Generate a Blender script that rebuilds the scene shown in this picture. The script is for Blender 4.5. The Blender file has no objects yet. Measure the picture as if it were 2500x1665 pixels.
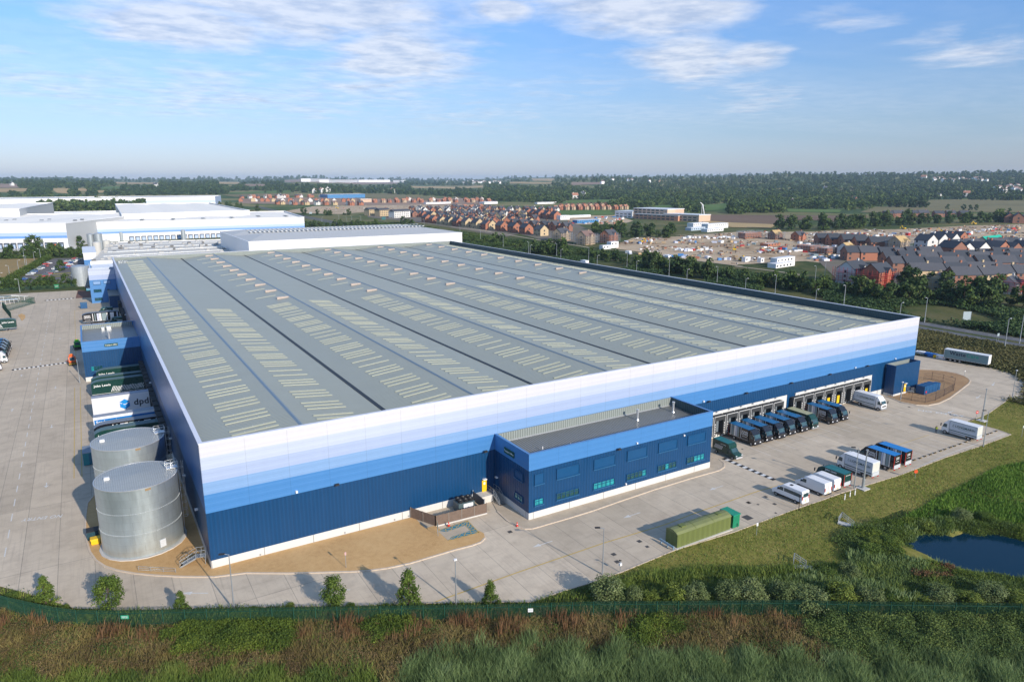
import bpy, math, random
import numpy as np
from mathutils import Vector, Matrix
from mathutils.geometry import tessellate_polygon
R = math.radians
rnd = random.Random(7)
sc = bpy.context.scene
COL = sc.collection

# ---------------------------------------------------------------- survey: camera station and a helper that
# turns sight lines read off the photograph into real ground points (z = height above the yard, metres)
YAW, PITCH, ROLL, F, CX, CY, CZ = 0.54446, 0.22558, -0.00025, 1712.73, -10.352, -102.012, 55.508
def _ax():
    fw = Vector((math.sin(YAW) * math.cos(PITCH), math.cos(YAW) * math.cos(PITCH), -math.sin(PITCH)))
    r = Vector((math.cos(YAW), -math.sin(YAW), 0)); u = r.cross(fw)
    return r * math.cos(ROLL) + u * math.sin(ROLL), -r * math.sin(ROLL) + u * math.cos(ROLL), fw
AR, AU, AF = _ax()
CAM = Vector((CX, CY, CZ))
ZK = {'z': (2000, 680, 4.238), 'T': (1650, 850, 3.485), 'O': (1150, 950, 3.364), 'A': (600, 1100, 3.623), 'L': (150, 1000, 3.484),
      'l': (100, 800, 4.48), 'Y': (0, 600, 3.92), 'F': (0, 0, 0.9416), 'R': (1900, 1100, 2.775), 'B': (1300, 1300, 3.364),
      'b': (0, 1300, 3.364), 'c': (650, 1350, 3.364), '1': (0, 400, 3.364), '2': (500, 400, 3.364), '3': (1100, 400, 3.364),
      '4': (1800, 400, 3.364), 'V': (1950, 1050, 7.85), 'v': (2200, 1000, 7.84), 'y': (0, 700, 6.27), 'w': (150, 620, 8.711),
      'x': (200, 790, 7.467), 'P': (280, 580, 4.71), 'Q': (450, 850, 4.71), 'q': (1500, 700, 3.925), 'S': (1000, 1160, 7.85),
      'K': (0, 560, 7.85), 'M': (880, 560, 3.798), 's': (0, 0, 1)}
def ray(k, x, y):
    a, b, s = ZK[k]
    X, Y = a + x / s, b + y / s
    return (AF * F + AR * (X - 1250) - AU * (Y - 832.5)).normalized()
def G(k, x, y, z=0.0):
    d = ray(k, x, y)
    t = (z - CZ) / d.z
    return CAM + d * t

# ---------------------------------------------------------------- terrain
def sstep(a, b, x):
    t = np.clip((x - a) / (b - a), 0, 1)
    return t * t * (3 - 2 * t)
def _wave(a, s, ph):
    return np.sin(a * s + ph)
POND_C = None
def terrain(x, y):
    x = np.asarray(x, float); y = np.asarray(y, float)
    dx, dy = x - CX, y - CY
    d = np.hypot(dx, dy); az = np.degrees(np.arctan2(dx, dy)) - 31.2       # 0 = straight ahead, + = right
    right = sstep(-6, 8, az); rb = sstep(14, 24, az)
    n1 = 0.5 * _wave(az, .35, 1.) + .3 * _wave(az, .83, 2.2) + .2 * _wave(az, 1.9, .4)
    n2 = 0.5 * _wave(az, .28, 4.) + .3 * _wave(az, .71, .5) + .2 * _wave(az, 2.3, 1.7)
    left = 1 - sstep(-16, -8, az)
    h = sstep(1700, 3900, d) * (12 + 30 * right + 22 * left + 5 * n1)
    h = h + sstep(3300, 5200, d) * (10 + 16 * right + 24 * rb - 6 * left + 5 * n2)
    h = h + sstep(6500, 9500, d) * (32 + 10 * n1)
    h = h - 60 * sstep(10500, 15000, d)
    h = h + (1.5 * np.sin(x / 210.) * np.cos(y / 260.)) * sstep(1300, 2200, d)
    # pond hollow to the right of the yard
    px, py = x - 103.6, y + 56.9
    ca, sa = math.cos(.66), math.sin(.66)
    u, v = px * ca - py * sa, px * sa + py * ca
    e = np.sqrt((u / 11.4) ** 2 + (v / 6.0) ** 2) + .05 * np.sin(u * 1.1) + .05 * np.cos(v * 1.3 + u * .4)
    h = h - 2.0 * (1 - sstep(.95, 1.45, e))
    return h
def GT(k, x, y):
    """first point where a sight line meets the terrain"""
    d = ray(k, x, y); t = 60.0; step = 12.0
    while t < 16000:
        p = CAM + d * t
        if p.z < float(terrain(p.x, p.y)):
            lo, hi = t - step, t
            for _ in range(18):
                m = (lo + hi) / 2; p = CAM + d * m
                if p.z < float(terrain(p.x, p.y)): hi = m
                else: lo = m
            p = CAM + d * hi
            return Vector((p.x, p.y, float(terrain(p.x, p.y))))
        t += step; step = max(12, t * .012)
    return None

# ---------------------------------------------------------------- mesh building
class MB:
    def __init__(s): s.v = []; s.f = []; s.m = []
    def poly(s, pts, m=0):
        n = len(s.v); s.v += [tuple(p) for p in pts]; s.f.append(tuple(range(n, n + len(pts)))); s.m.append(m); return s
    def box(s, x0, x1, y0, y1, z0, z1, m=0, M=None, top=None):
        if x0 > x1: x0, x1 = x1, x0
        if y0 > y1: y0, y1 = y1, y0
        if z0 > z1: z0, z1 = z1, z0
        P = [(x0, y0, z0), (x1, y0, z0), (x1, y1, z0), (x0, y1, z0), (x0, y0, z1), (x1, y0, z1), (x1, y1, z1), (x0, y1, z1)]
        if M is not None: P = [tuple(M @ Vector(p)) for p in P]
        n = len(s.v); s.v += P
        for i, q in enumerate(((0, 3, 2, 1), (4, 5, 6, 7), (0, 1, 5, 4), (1, 2, 6, 5), (2, 3, 7, 6), (3, 0, 4, 7))):
            s.f.append(tuple(n + k for k in q)); s.m.append(top if (top is not None and i == 1) else m)
        return s
    def bar(s, p, q, w=.05, h=None, m=0):
        p, q = Vector(p), Vector(q); d = (q - p)
        if d.length < 1e-6: return s
        d.normalize(); h = h or w
        a = d.cross(Vector((0, 0, 1)))
        a = a.normalized() if a.length > 1e-4 else Vector((1, 0, 0))
        b = a.cross(d).normalized()
        n = len(s.v)
        for c in (p, q):
            for (i, j) in ((-1, -1), (1, -1), (1, 1), (-1, 1)): s.v.append(tuple(c + a * i * w / 2 + b * j * h / 2))
        for q4 in ((0, 1, 2, 3), (7, 6, 5, 4), (0, 4, 5, 1), (1, 5, 6, 2), (2, 6, 7, 3), (3, 7, 4, 0)):
            s.f.append(tuple(n + k for k in q4)); s.m.append(m)
        return s
    def tube(s, p, q, r0, r1=None, n=10, m=0, cap=True):
        r1 = r0 if r1 is None else r1
        p, q = Vector(p), Vector(q); d = (q - p).normalized()
        a = d.cross(Vector((0, 0, 1))); a = a.normalized() if a.length > 1e-4 else Vector((1, 0, 0)); b = d.cross(a).normalized()
        k = len(s.v)
        for c, r in ((p, r0), (q, r1)):
            for i in range(n):
                t = 2 * math.pi * i / n; s.v.append(tuple(c + (a * math.cos(t) + b * math.sin(t)) * r))
        for i in range(n):
            j = (i + 1) % n; s.f.append((k + i, k + j, k + n + j, k + n + i)); s.m.append(m)
        if cap:
            s.f.append(tuple(k + i for i in reversed(range(n)))); s.m.append(m)
            s.f.append(tuple(k + n + i for i in range(n))); s.m.append(m)
        return s
    def prism(s, prof, y0, y1, m=0, axis='y', mf=None):
        """extrude a closed (u, z) profile along an axis"""
        n = len(prof); k = len(s.v)
        for yy in (y0, y1):
            for (u, z) in prof: s.v.append((u, yy, z) if axis == 'y' else (yy, u, z))
        for i in range(n):
            j = (i + 1) % n; s.f.append((k + i, k + j, k + n + j, k + n + i)); s.m.append(mf[i] if mf else m)
        s.f.append(tuple(k + i for i in reversed(range(n)))); s.m.append(m)
        s.f.append(tuple(k + n + i for i in range(n))); s.m.append(m)
        return s
    def slab(s, pts, z0, z1, m=0, side=None):
        """flat-topped area from an outline, with its rim down to z0"""
        P = [Vector((p[0], p[1], 0)) for p in pts]
        ar = sum(P[i].x * P[(i + 1) % len(P)].y - P[(i + 1) % len(P)].x * P[i].y for i in range(len(P)))
        if ar < 0: P.reverse()
        k = len(s.v); n = len(P)
        s.v += [(p.x, p.y, z1) for p in P]
        for t in tessellate_polygon([P]):
            a, b, c = t
            if (P[b] - P[a]).cross(P[c] - P[a]).z < 0: b, c = c, b
            s.f.append((k + a, k + b, k + c)); s.m.append(m)
        if z1 > z0 + .015:
            s.v += [(p.x, p.y, z0) for p in P]
            for i in range(n):
                j = (i + 1) % n; s.f.append((k + n + i, k + n + j, k + j, k + i)); s.m.append(m if side is None else side)
        return s
    def build(s, name, mats, parent=None, smooth=False, bevel=0):
        me = bpy.data.meshes.new(name)
        me.from_pydata(s.v, [], s.f); me.update()
        if not isinstance(mats, (list, tuple)): mats = [mats]
        for mm in mats: me.materials.append(mm)
        if len(mats) > 1: me.polygons.foreach_set('material_index', s.m)
        if smooth: me.polygons.foreach_set('use_smooth', [True] * len(me.polygons))
        o = bpy.data.objects.new(name, me); COL.objects.link(o)
        if parent is not None: o.parent = parent
        if bevel:
            b = o.modifiers.new('edge', 'BEVEL'); b.width = bevel; b.segments = 2; b.limit_method = 'ANGLE'
        return o

def np_mesh(name, V, Fq, mat, tint=None, parent=None):
    me = bpy.data.meshes.new(name)
    nv, nf, k = len(V), len(Fq), Fq.shape[1]
    me.vertices.add(nv); me.vertices.foreach_set('co', np.ascontiguousarray(V, np.float32).ravel())
    me.loops.add(nf * k); me.loops.foreach_set('vertex_index', np.ascontiguousarray(Fq, np.int32).ravel())
    me.polygons.add(nf); me.polygons.foreach_set('loop_start', np.arange(0, nf * k, k, dtype=np.int32))
    me.update(calc_edges=True)
    if tint is not None:
        at = me.attributes.new('tint', 'FLOAT', 'FACE'); at.data.foreach_set('value', np.ascontiguousarray(tint, np.float32))
    me.materials.append(mat)
    o = bpy.data.objects.new(name, me); COL.objects.link(o)
    if parent is not None: o.parent = parent
    return o

def tag(o, label=None, cat=None, group=None, kind=None):
    if label: o['label'] = label
    if cat: o['category'] = cat
    if group: o['group'] = group
    if kind: o['kind'] = kind
    return o
def empty(name, loc=(0, 0, 0), rz=0.0):
    o = bpy.data.objects.new(name, None); COL.objects.link(o)
    o.location = loc; o.rotation_euler = (0, 0, rz); o.empty_display_size = .5
    return o
def thing(name, label, cat, loc=(0, 0, 0), rz=0.0, group=None):
    return tag(empty(name, loc, rz), label, cat, group)
def copy_tree(o, parent=None, loc=None, rz=None, label=None, scale=None, group=None):
    c = o.copy(); COL.objects.link(c); c.parent = parent
    if loc is not None: c.location = loc
    if rz is not None: c.rotation_euler = (0, 0, rz)
    if scale is not None: c.scale = scale if hasattr(scale, '__len__') else (scale,) * 3
    if label: c['label'] = label
    if group: c['group'] = group
    for ch in list(o.children):
        copy_tree(ch, c)
    return c
ORD = ['first', 'second', 'third', 'fourth', 'fifth', 'sixth', 'seventh', 'eighth', 'ninth', 'tenth', 'eleventh', 'twelfth', 'thirteenth',
       'fourteenth', 'fifteenth', 'sixteenth', 'seventeenth', 'eighteenth', 'nineteenth', 'twentieth']
def ordw(i):
    if i < 20: return ORD[i]
    t = ['twenty', 'thirty', 'forty', 'fifty', 'sixty', 'seventy', 'eighty', 'ninety'][(i + 1) // 10 - 2]
    u = (i + 1) % 10
    return (t[:-1] + 'ieth') if u == 0 else t + '-' + ORD[u - 1]

_txt = {}
def text_mesh(s, size=1.0, align='CENTER'):
    key = (s, size, align)
    if key not in _txt:
        cu = bpy.data.curves.new('txt', 'FONT'); cu.body = s; cu.size = size; cu.align_x = align; cu.align_y = 'CENTER'
        cu.resolution_u = 3; cu.space_line = .8; cu.offset = .022 * size; cu.space_character = 1.06
        o = bpy.data.objects.new('txt', cu); COL.objects.link(o)
        bpy.context.view_layer.update()
        me = bpy.data.meshes.new_from_object(o.evaluated_get(bpy.context.evaluated_depsgraph_get()))
        bpy.data.objects.remove(o); _txt[key] = me
    return _txt[key].copy()
def lettering(s, size, M, mat, parent, name='lettering', align='CENTER', bold=0):
    me = text_mesh(s, size, align); me.materials.clear(); me.materials.append(mat); me.name = name
    me.transform(M)
    o = bpy.data.objects.new(name, me); COL.objects.link(o); o.parent = parent
    return o
def frame(o, xa, ya):
    """matrix whose local x,y go along xa,ya, origin o"""
    xa, ya = Vector(xa).normalized(), Vector(ya).normalized(); za = xa.cross(ya)
    return Matrix(((xa.x, ya.x, za.x, o[0]), (xa.y, ya.y, za.y, o[1]), (xa.z, ya.z, za.z, o[2]), (0, 0, 0, 1)))
# ---------------------------------------------------------------- materials
_mats = {}
def nodes(name):
    m = bpy.data.materials.new(name); m.use_nodes = True
    nt = m.node_tree; b = nt.nodes['Principled BSDF']
    return m, nt, b
def N(nt, t, **kw):
    n = nt.nodes.new(t)
    for k, v in kw.items():
        if k.startswith('i_'): n.inputs[k[2:].replace('_', ' ')].default_value = v
        else: setattr(n, k, v)
    return n
def L(nt, a, b): nt.links.new(a, b)
def math_(nt, op, a, b=None, clamp=False):
    n = nt.nodes.new('ShaderNodeMath'); n.operation = op; n.use_clamp = clamp
    for i, v in enumerate((a, b)):
        if v is None: continue
        if hasattr(v, 'is_linked'): L(nt, v, n.inputs[i])
        else: n.inputs[i].default_value = v
    return n.outputs[0]
def noise(nt, co, scale, detail=4, rough=.55, dist=0):
    n = N(nt, 'ShaderNodeTexNoise'); n.inputs['Scale'].default_value = scale; n.inputs['Detail'].default_value = detail
    n.inputs['Roughness'].default_value = rough; n.inputs['Distortion'].default_value = dist
    if co is not None: L(nt, co, n.inputs['Vector'])
    return n.outputs['Fac']
def ramp(nt, fac, stops, interp='LINEAR'):
    n = N(nt, 'ShaderNodeValToRGB'); n.color_ramp.interpolation = interp
    e = n.color_ramp.elements
    while len(e) < len(stops): e.new(.5)
    for el, (p, c) in zip(e, stops):
        el.position = p; el.color = (*c[:3], 1) if hasattr(c, '__len__') else (c, c, c, 1)
    L(nt, fac, n.inputs[0]); return n.outputs[0]
def mix(nt, fac, a, b, mode='MIX'):
    n = N(nt, 'ShaderNodeMix'); n.data_type = 'RGBA'; n.blend_type = mode
    for sock, v in ((n.inputs[0], fac), (n.inputs[6], a), (n.inputs[7], b)):
        if hasattr(v, 'is_linked'): L(nt, v, sock)
        elif hasattr(v, '__len__'): sock.default_value = (*v[:3], 1)
        else: sock.default_value = v
    return n.outputs[2]
def coords(nt, kind='Object'):
    return N(nt, 'ShaderNodeTexCoord').outputs[kind]
def worldpos(nt): return N(nt, 'ShaderNodeNewGeometry').outputs['Position']
def stretch(nt, co, s):
    n = N(nt, 'ShaderNodeMapping'); n.inputs['Scale'].default_value = s; L(nt, co, n.inputs[0]); return n.outputs[0]

def P(name, c, rough=.55, metal=0.0, var=.10, vs=1.5, rv=.1, bump=0, bs=30, spec=.5, coat=0):
    """plain paint / metal / plastic with uneven tone and gloss"""
    if name in _mats: return _mats[name]
    m, nt, b = nodes(name)
    co = worldpos(nt)
    f = noise(nt, co, vs, 5)
    f2 = noise(nt, co, vs * 9, 3)
    s = math_(nt, 'ADD', math_(nt, 'MULTIPLY', math_(nt, 'SUBTRACT', f, .5), 2 * var), math_(nt, 'MULTIPLY', math_(nt, 'SUBTRACT', f2, .5), var))
    col = mix(nt, 1.0, c, N(nt, 'ShaderNodeCombineXYZ').outputs[0], 'MULTIPLY')
    k = math_(nt, 'ADD', s, 1.0)
    cx = N(nt, 'ShaderNodeCombineColor'); [L(nt, k, cx.inputs[i]) for i in range(3)]
    col = mix(nt, 1.0, c, cx.outputs[0], 'MULTIPLY')
    L(nt, col, b.inputs['Base Color'])
    L(nt, math_(nt, 'ADD', rough, math_(nt, 'MULTIPLY', math_(nt, 'SUBTRACT', f, .5), rv * 2), True), b.inputs['Roughness'])
    b.inputs['Metallic'].default_value = metal
    b.inputs['Specular IOR Level'].default_value = spec
    b.inputs['Coat Weight'].default_value = coat
    if bump:
        bn = N(nt, 'ShaderNodeBump'); bn.inputs['Strength'].default_value = bump; bn.inputs['Distance'].default_value = .05
        L(nt, noise(nt, co, bs, 3), bn.inputs['Height']); L(nt, bn.outputs[0], b.inputs['Normal'])
    _mats[name] = m; return m

def sheet_metal(name, c, axis, pitch=.33, rough=.4, depth=.035, seam=None, var=.04, dark=.0, metal=0.0, spec=.5, soft=False):
    """profiled cladding / roof sheet: ribs repeat along a world axis, panel seams optional"""
    if name in _mats: return _mats[name]
    m, nt, b = nodes(name)
    co = worldpos(nt)
    sp = N(nt, 'ShaderNodeSeparateXYZ'); L(nt, co, sp.inputs[0])
    ax = {'x': sp.outputs[0], 'y': sp.outputs[1], 'z': sp.outputs[2], 'xy': math_(nt, 'ADD', sp.outputs[0], sp.outputs[1])}[axis]
    fr = math_(nt, 'FRACT', math_(nt, 'DIVIDE', ax, pitch))
    tri = math_(nt, 'ABSOLUTE', math_(nt, 'SUBTRACT', fr, .5))            # 0 mid .. 0.5 edge
    h = math_(nt, 'MULTIPLY', math_(nt, 'SUBTRACT', tri, .22), 8, True)
    f = noise(nt, co, .22, 5)
    fs = noise(nt, stretch(nt, co, (1, 1, .08)), 1.1, 4)                  # streaks running down
    if 'roof' in name:                                                    # dirt runs down the slope, sheet to sheet shade
        fs = noise(nt, stretch(nt, co, (.12, 1.6, 1)), 1.0, 6, .7)
        wn_ = N(nt, 'ShaderNodeTexWhiteNoise'); cq = N(nt, 'ShaderNodeCombineXYZ'); L(nt, math_(nt, 'FLOOR', math_(nt, 'DIVIDE', sp.outputs[1], 3.05)), cq.inputs[0]); L(nt, math_(nt, 'FLOOR', math_(nt, 'DIVIDE', sp.outputs[0], 7.5)), cq.inputs[1]); L(nt, cq.outputs[0], wn_.inputs[0])
        fs = math_(nt, 'ADD', math_(nt, 'MULTIPLY', fs, .75), math_(nt, 'MULTIPLY', wn_.outputs[0], .25))
    k = math_(nt, 'ADD', 1 - var, math_(nt, 'MULTIPLY', math_(nt, 'ADD', math_(nt, 'MULTIPLY', f, .6), math_(nt, 'MULTIPLY', fs, .4)), 2 * var))
    if dark: k = math_(nt, 'MULTIPLY', k, math_(nt, 'SUBTRACT', 1, math_(nt, 'MULTIPLY', math_(nt, 'SUBTRACT', 1, h), dark)))
    if seam:
        for (sax, w, per, amt) in seam:
            a2 = {'x': sp.outputs[0], 'y': sp.outputs[1], 'z': sp.outputs[2], 'xy': math_(nt, 'ADD', sp.outputs[0], sp.outputs[1])}[sax]
            s2 = math_(nt, 'LESS_THAN', math_(nt, 'FRACT', math_(nt, 'DIVIDE', a2, per)), w / per)
            k = math_(nt, 'MULTIPLY', k, math_(nt, 'SUBTRACT', 1, math_(nt, 'MULTIPLY', s2, amt)))
    cx = N(nt, 'ShaderNodeCombineColor'); [L(nt, k, cx.inputs[i]) for i in range(3)]
    L(nt, mix(nt, 1.0, c, cx.outputs[0], 'MULTIPLY'), b.inputs['Base Color'])
    L(nt, math_(nt, 'ADD', rough - .08, math_(nt, 'MULTIPLY', fs, .16)), b.inputs['Roughness'])
    b.inputs['Metallic'].default_value = metal; b.inputs['Specular IOR Level'].default_value = spec
    bn = N(nt, 'ShaderNodeBump'); bn.inputs['Strength'].default_value = 1; bn.inputs['Distance'].default_value = depth
    L(nt, h, bn.inputs['Height']); L(nt, bn.outputs[0], b.inputs['Normal'])
    _mats[name] = m; return m

def foliage(name, c1, c2, c3=None, rough=.75, trans=.15):
    """leaves: each leaf face carries its own natural tint"""
    if name in _mats: return _mats[name]
    m, nt, b = nodes(name)
    at = N(nt, 'ShaderNodeAttribute'); at.attribute_name = 'tint'
    info = N(nt, 'ShaderNodeObjectInfo')
    f = math_(nt, 'ADD', math_(nt, 'MULTIPLY', at.outputs['Fac'], .8), math_(nt, 'MULTIPLY', info.outputs['Random'], .2))
    stops = [(0.0, c1), (1.0, c2)] if c3 is None else [(0.0, c1), (.55, c2), (1.0, c3)]
    col = ramp(nt, f, stops)
    L(nt, col, b.inputs['Base Color']); b.inputs['Roughness'].default_value = rough; b.inputs['Specular IOR Level'].default_value = .25
    tr = N(nt, 'ShaderNodeBsdfTranslucent'); L(nt, col, tr.inputs[0])
    mx = N(nt, 'ShaderNodeMixShader'); mx.inputs[0].default_value = trans
    out = nt.nodes['Material Output']
    L(nt, b.outputs[0], mx.inputs[1]); L(nt, tr.outputs[0], mx.inputs[2]); L(nt, mx.outputs[0], out.inputs[0])
    _mats[name] = m; return m

def concrete_yard():
    m, nt, b = nodes('yard concrete')
    co = worldpos(nt); sp = N(nt, 'ShaderNodeSeparateXYZ'); L(nt, co, sp.inputs[0])
    big = noise(nt, co, .035, 5, .6); mid = noise(nt, co, .35, 6, .65); fine = noise(nt, co, 6, 4, .7)
    col = ramp(nt, big, [(.3, (.46, .385, .285)), (.5, (.54, .455, .345)), (.7, (.61, .52, .40))])
    col = mix(nt, math_(nt, 'MULTIPLY', math_(nt, 'SUBTRACT', mid, .45), 2.2, True), col, (.35, .29, .22))
    # tyre scrub: long streaks, both along and across the yard
    t1 = noise(nt, stretch(nt, co, (2.2, .06, 1)), 1, 4, .7); t2 = noise(nt, stretch(nt, co, (.05, 1.8, 1)), 1, 4, .7)
    col = mix(nt, math_(nt, 'MULTIPLY', math_(nt, 'SUBTRACT', t1, .54), 2.4, True), col, (.30, .25, .20))
    col = mix(nt, math_(nt, 'MULTIPLY', math_(nt, 'SUBTRACT', t2, .55), 2.2, True), col, (.31, .26, .205))
    # oil spots
    v = N(nt, 'ShaderNodeTexVoronoi'); v.inputs['Scale'].default_value = .16; L(nt, co, v.inputs['Vector'])
    sp2 = math_(nt, 'MULTIPLY', math_(nt, 'SUBTRACT', .11, v.outputs['Distance']), 9, True)
    col = mix(nt, math_(nt, 'MULTIPLY', sp2, math_(nt, 'MULTIPLY', mid, .7)), col, (.10, .095, .09))
    # slab joints
    def line(ax, per, w, off=0):
        return math_(nt, 'LESS_THAN', math_(nt, 'FRACT', math_(nt, 'DIVIDE', math_(nt, 'ADD', ax, 200 + off), per)), w / per)
    # slabs slightly different in tone
    def idx(ax, per, off): return math_(nt, 'FLOOR', math_(nt, 'DIVIDE', math_(nt, 'ADD', ax, 200 + off), per))
    cc = N(nt, 'ShaderNodeCombineXYZ'); L(nt, idx(sp.outputs[0], 4.65, .6), cc.inputs[0]); L(nt, idx(sp.outputs[1], 24, 3), cc.inputs[1])
    wn = N(nt, 'ShaderNodeTexWhiteNoise'); L(nt, cc.outputs[0], wn.inputs[0])
    tone = math_(nt, 'ADD', .91, math_(nt, 'MULTIPLY', wn.outputs[0], .17))
    cx = N(nt, 'ShaderNodeCombineColor'); [L(nt, tone, cx.inputs[i]) for i in range(3)]
    col = mix(nt, 1, col, cx.outputs[0], 'MULTIPLY')
    jl = math_(nt, 'ADD', line(sp.outputs[0], 4.65, .09, .6), line(sp.outputs[1], 24, .10, 3), True)
    jl = math_(nt, 'MULTIPLY', jl, math_(nt, 'ADD', .25, math_(nt, 'MULTIPLY', mid, .7)))
    col = mix(nt, jl, col, (.16, .145, .13))
    L(nt, mix(nt, math_(nt, 'MULTIPLY', fine, .22), col, (.62, .52, .41)), b.inputs['Base Color'])
    b.inputs['Roughness'].default_value = .85; b.inputs['Specular IOR Level'].default_value = .3
    bn = N(nt, 'ShaderNodeBump'); bn.inputs['Strength'].default_value = .25; bn.inputs['Distance'].default_value = .02
    L(nt, fine, bn.inputs['Height']); L(nt, bn.outputs[0], b.inputs['Normal'])
    return m

def patchy(name, stops, s1=.05, s2=.6, s3=5, rough=.95, bump=.5, bd=.12, w=(.45, .35, .2), aniso=None):
    """earth, grass and gravel: colour from three sizes of noise"""
    if name in _mats: return _mats[name]
    m, nt, b = nodes(name)
    co = worldpos(nt)
    if aniso: co = stretch(nt, co, aniso)
    f = math_(nt, 'ADD', math_(nt, 'ADD', math_(nt, 'MULTIPLY', noise(nt, co, s1, 5, .6, .4), w[0]), math_(nt, 'MULTIPLY', noise(nt, co, s2, 5, .65), w[1])),
              math_(nt, 'MULTIPLY', noise(nt, co, s3, 5, .7), w[2]))
    col = ramp(nt, f, stops)
    L(nt, col, b.inputs['Base Color']); b.inputs['Roughness'].default_value = rough; b.inputs['Specular IOR Level'].default_value = .2
    bn = N(nt, 'ShaderNodeBump'); bn.inputs['Strength'].default_value = bump; bn.inputs['Distance'].default_value = bd
    L(nt, noise(nt, co, s3, 6, .75), bn.inputs['Height']); L(nt, bn.outputs[0], b.inputs['Normal'])
    _mats[name] = m; return m

def glass(name, c=(.02, .05, .06), rough=.08, tint=None):
    if name in _mats: return _mats[name]
    m, nt, b = nodes(name)
    f = noise(nt, worldpos(nt), .8, 3)
    L(nt, ramp(nt, f, [(.35, c), (.65, tuple(min(1, x * 1.7 + .005) for x in c))]), b.inputs['Base Color'])
    b.inputs['Roughness'].default_value = rough; b.inputs['Specular IOR Level'].default_value = .8; b.inputs['Metallic'].default_value = .0
    _mats[name] = m; return m

WHITE = P('white paint', (.80, .80, .80), .35, var=.04)
OFFWHITE = P('off white paint', (.66, .66, .63), .5, var=.08)
BLACK = P('black rubber', (.018, .018, .02), .7, var=.2)
BLACKP = P('black gloss paint', (.010, .012, .018), .22, var=.2, coat=.5)
STEEL = P('galvanised steel', (.42, .45, .47), .42, .55, var=.12, vs=3)
ALU = P('bright aluminium', (.62, .64, .65), .35, .6, var=.08)
GLASS = glass('dark glass')
TEAL = glass('teal glass', (.010, .20, .22), .15)
TEALD = glass('deep green glass', (.006, .045, .045), .1)
YEL = P('yellow paint', (.80, .50, .01), .45)
YLINE = P('yellow road paint', (.52, .36, .10), .8, var=.3, vs=2)
WLINE = P('white road paint', (.62, .61, .58), .8, var=.25, vs=2)
RED = P('red paint', (.55, .03, .02), .4)
ORANGE = P('orange paint', (.72, .14, .03), .4)
REDL = P('red lamp', (.45, .01, .01), .2)
KERB = P('kerb stone', (.58, .48, .37), .85, var=.18, vs=1.2, bump=.3)
DGREEN = P('dark green paint', (.006, .045, .035), .3, var=.12, coat=.3)
GGREEN = P('fence green', (.004, .050, .027), .6, var=.2)
WOODP = P('fence board', (.17, .12, .09), .85, var=.35, vs=2.5)
CONC = P('pale concrete', (.58, .56, .52), .8, var=.12, vs=.5, bump=.2)
SLAB = P('grey concrete slab', (.47, .39, .29), .9, var=.25, vs=.6, bump=.2)
# ---------------------------------------------------------------- camera, sun, sky, air
cd_ = bpy.data.cameras.new('camera'); cam = bpy.data.objects.new('camera', cd_); COL.objects.link(cam)
cam.matrix_world = Matrix(((AR.x, AU.x, -AF.x, CX), (AR.y, AU.y, -AF.y, CY), (AR.z, AU.z, -AF.z, CZ), (0, 0, 0, 1)))
cd_.sensor_width = 36; cd_.lens = F / 2500 * 36; cd_.clip_end = 40000; cd_.clip_start = 1
sc.camera = cam
SUN_AZ, SUN_EL = R(171.0), R(23.0)
sdir = Vector((math.sin(SUN_AZ) * math.cos(SUN_EL), math.cos(SUN_AZ) * math.cos(SUN_EL), math.sin(SUN_EL)))
ld = bpy.data.lights.new('sun', 'SUN'); ld.energy = 3.5; ld.angle = R(.55); ld.color = (1, .90, .78)
lo = bpy.data.objects.new('sun', ld); COL.objects.link(lo)
lo.rotation_euler = (-sdir).to_track_quat('-Z', 'Y').to_euler()
sc.view_settings.view_transform = 'Standard'; sc.view_settings.look = 'None'; sc.view_settings.gamma = 1
sc.view_settings.exposure = 0.55
sc.cycles.use_denoising = True
sc.cycles.max_bounces = 5; sc.cycles.diffuse_bounces = 2; sc.cycles.glossy_bounces = 2; sc.cycles.transmission_bounces = 2
sc.cycles.volume_bounces = 0; sc.cycles.transparent_max_bounces = 6; sc.cycles.caustics_reflective = False; sc.cycles.caustics_refractive = False

W = bpy.data.worlds.new('World'); sc.world = W; W.use_nodes = True
nt = W.node_tree; nt.nodes.clear()
out = N(nt, 'ShaderNodeOutputWorld')
sky = N(nt, 'ShaderNodeTexSky'); sky.sky_type = 'NISHITA'; sky.sun_disc = False; sky.sun_elevation = SUN_EL; sky.sun_rotation = SUN_AZ
sky.altitude = 60; sky.air_density = 1.0; sky.dust_density = .35; sky.ozone_density = 3.0
tc0 = N(nt, 'ShaderNodeTexCoord'); sp0 = N(nt, 'ShaderNodeSeparateXYZ'); L(nt, tc0.outputs['Generated'], sp0.inputs[0])
grade = ramp(nt, math_(nt, 'MAXIMUM', sp0.outputs[2], 0), [(0, (.41, .44, .66)), (.03, (.42, .45, .64)), (.07, (.44, .475, .61)), (.13, (.50, .55, .68)), (.24, (.40, .60, .84)), (.6, (.9, .95, .95))])
skyc = mix(nt, 1.0, sky.outputs[0], grade, 'MULTIPLY')
bg = N(nt, 'ShaderNodeBackground'); bg.inputs[1].default_value = .15; L(nt, skyc, bg.inputs[0])
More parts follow.
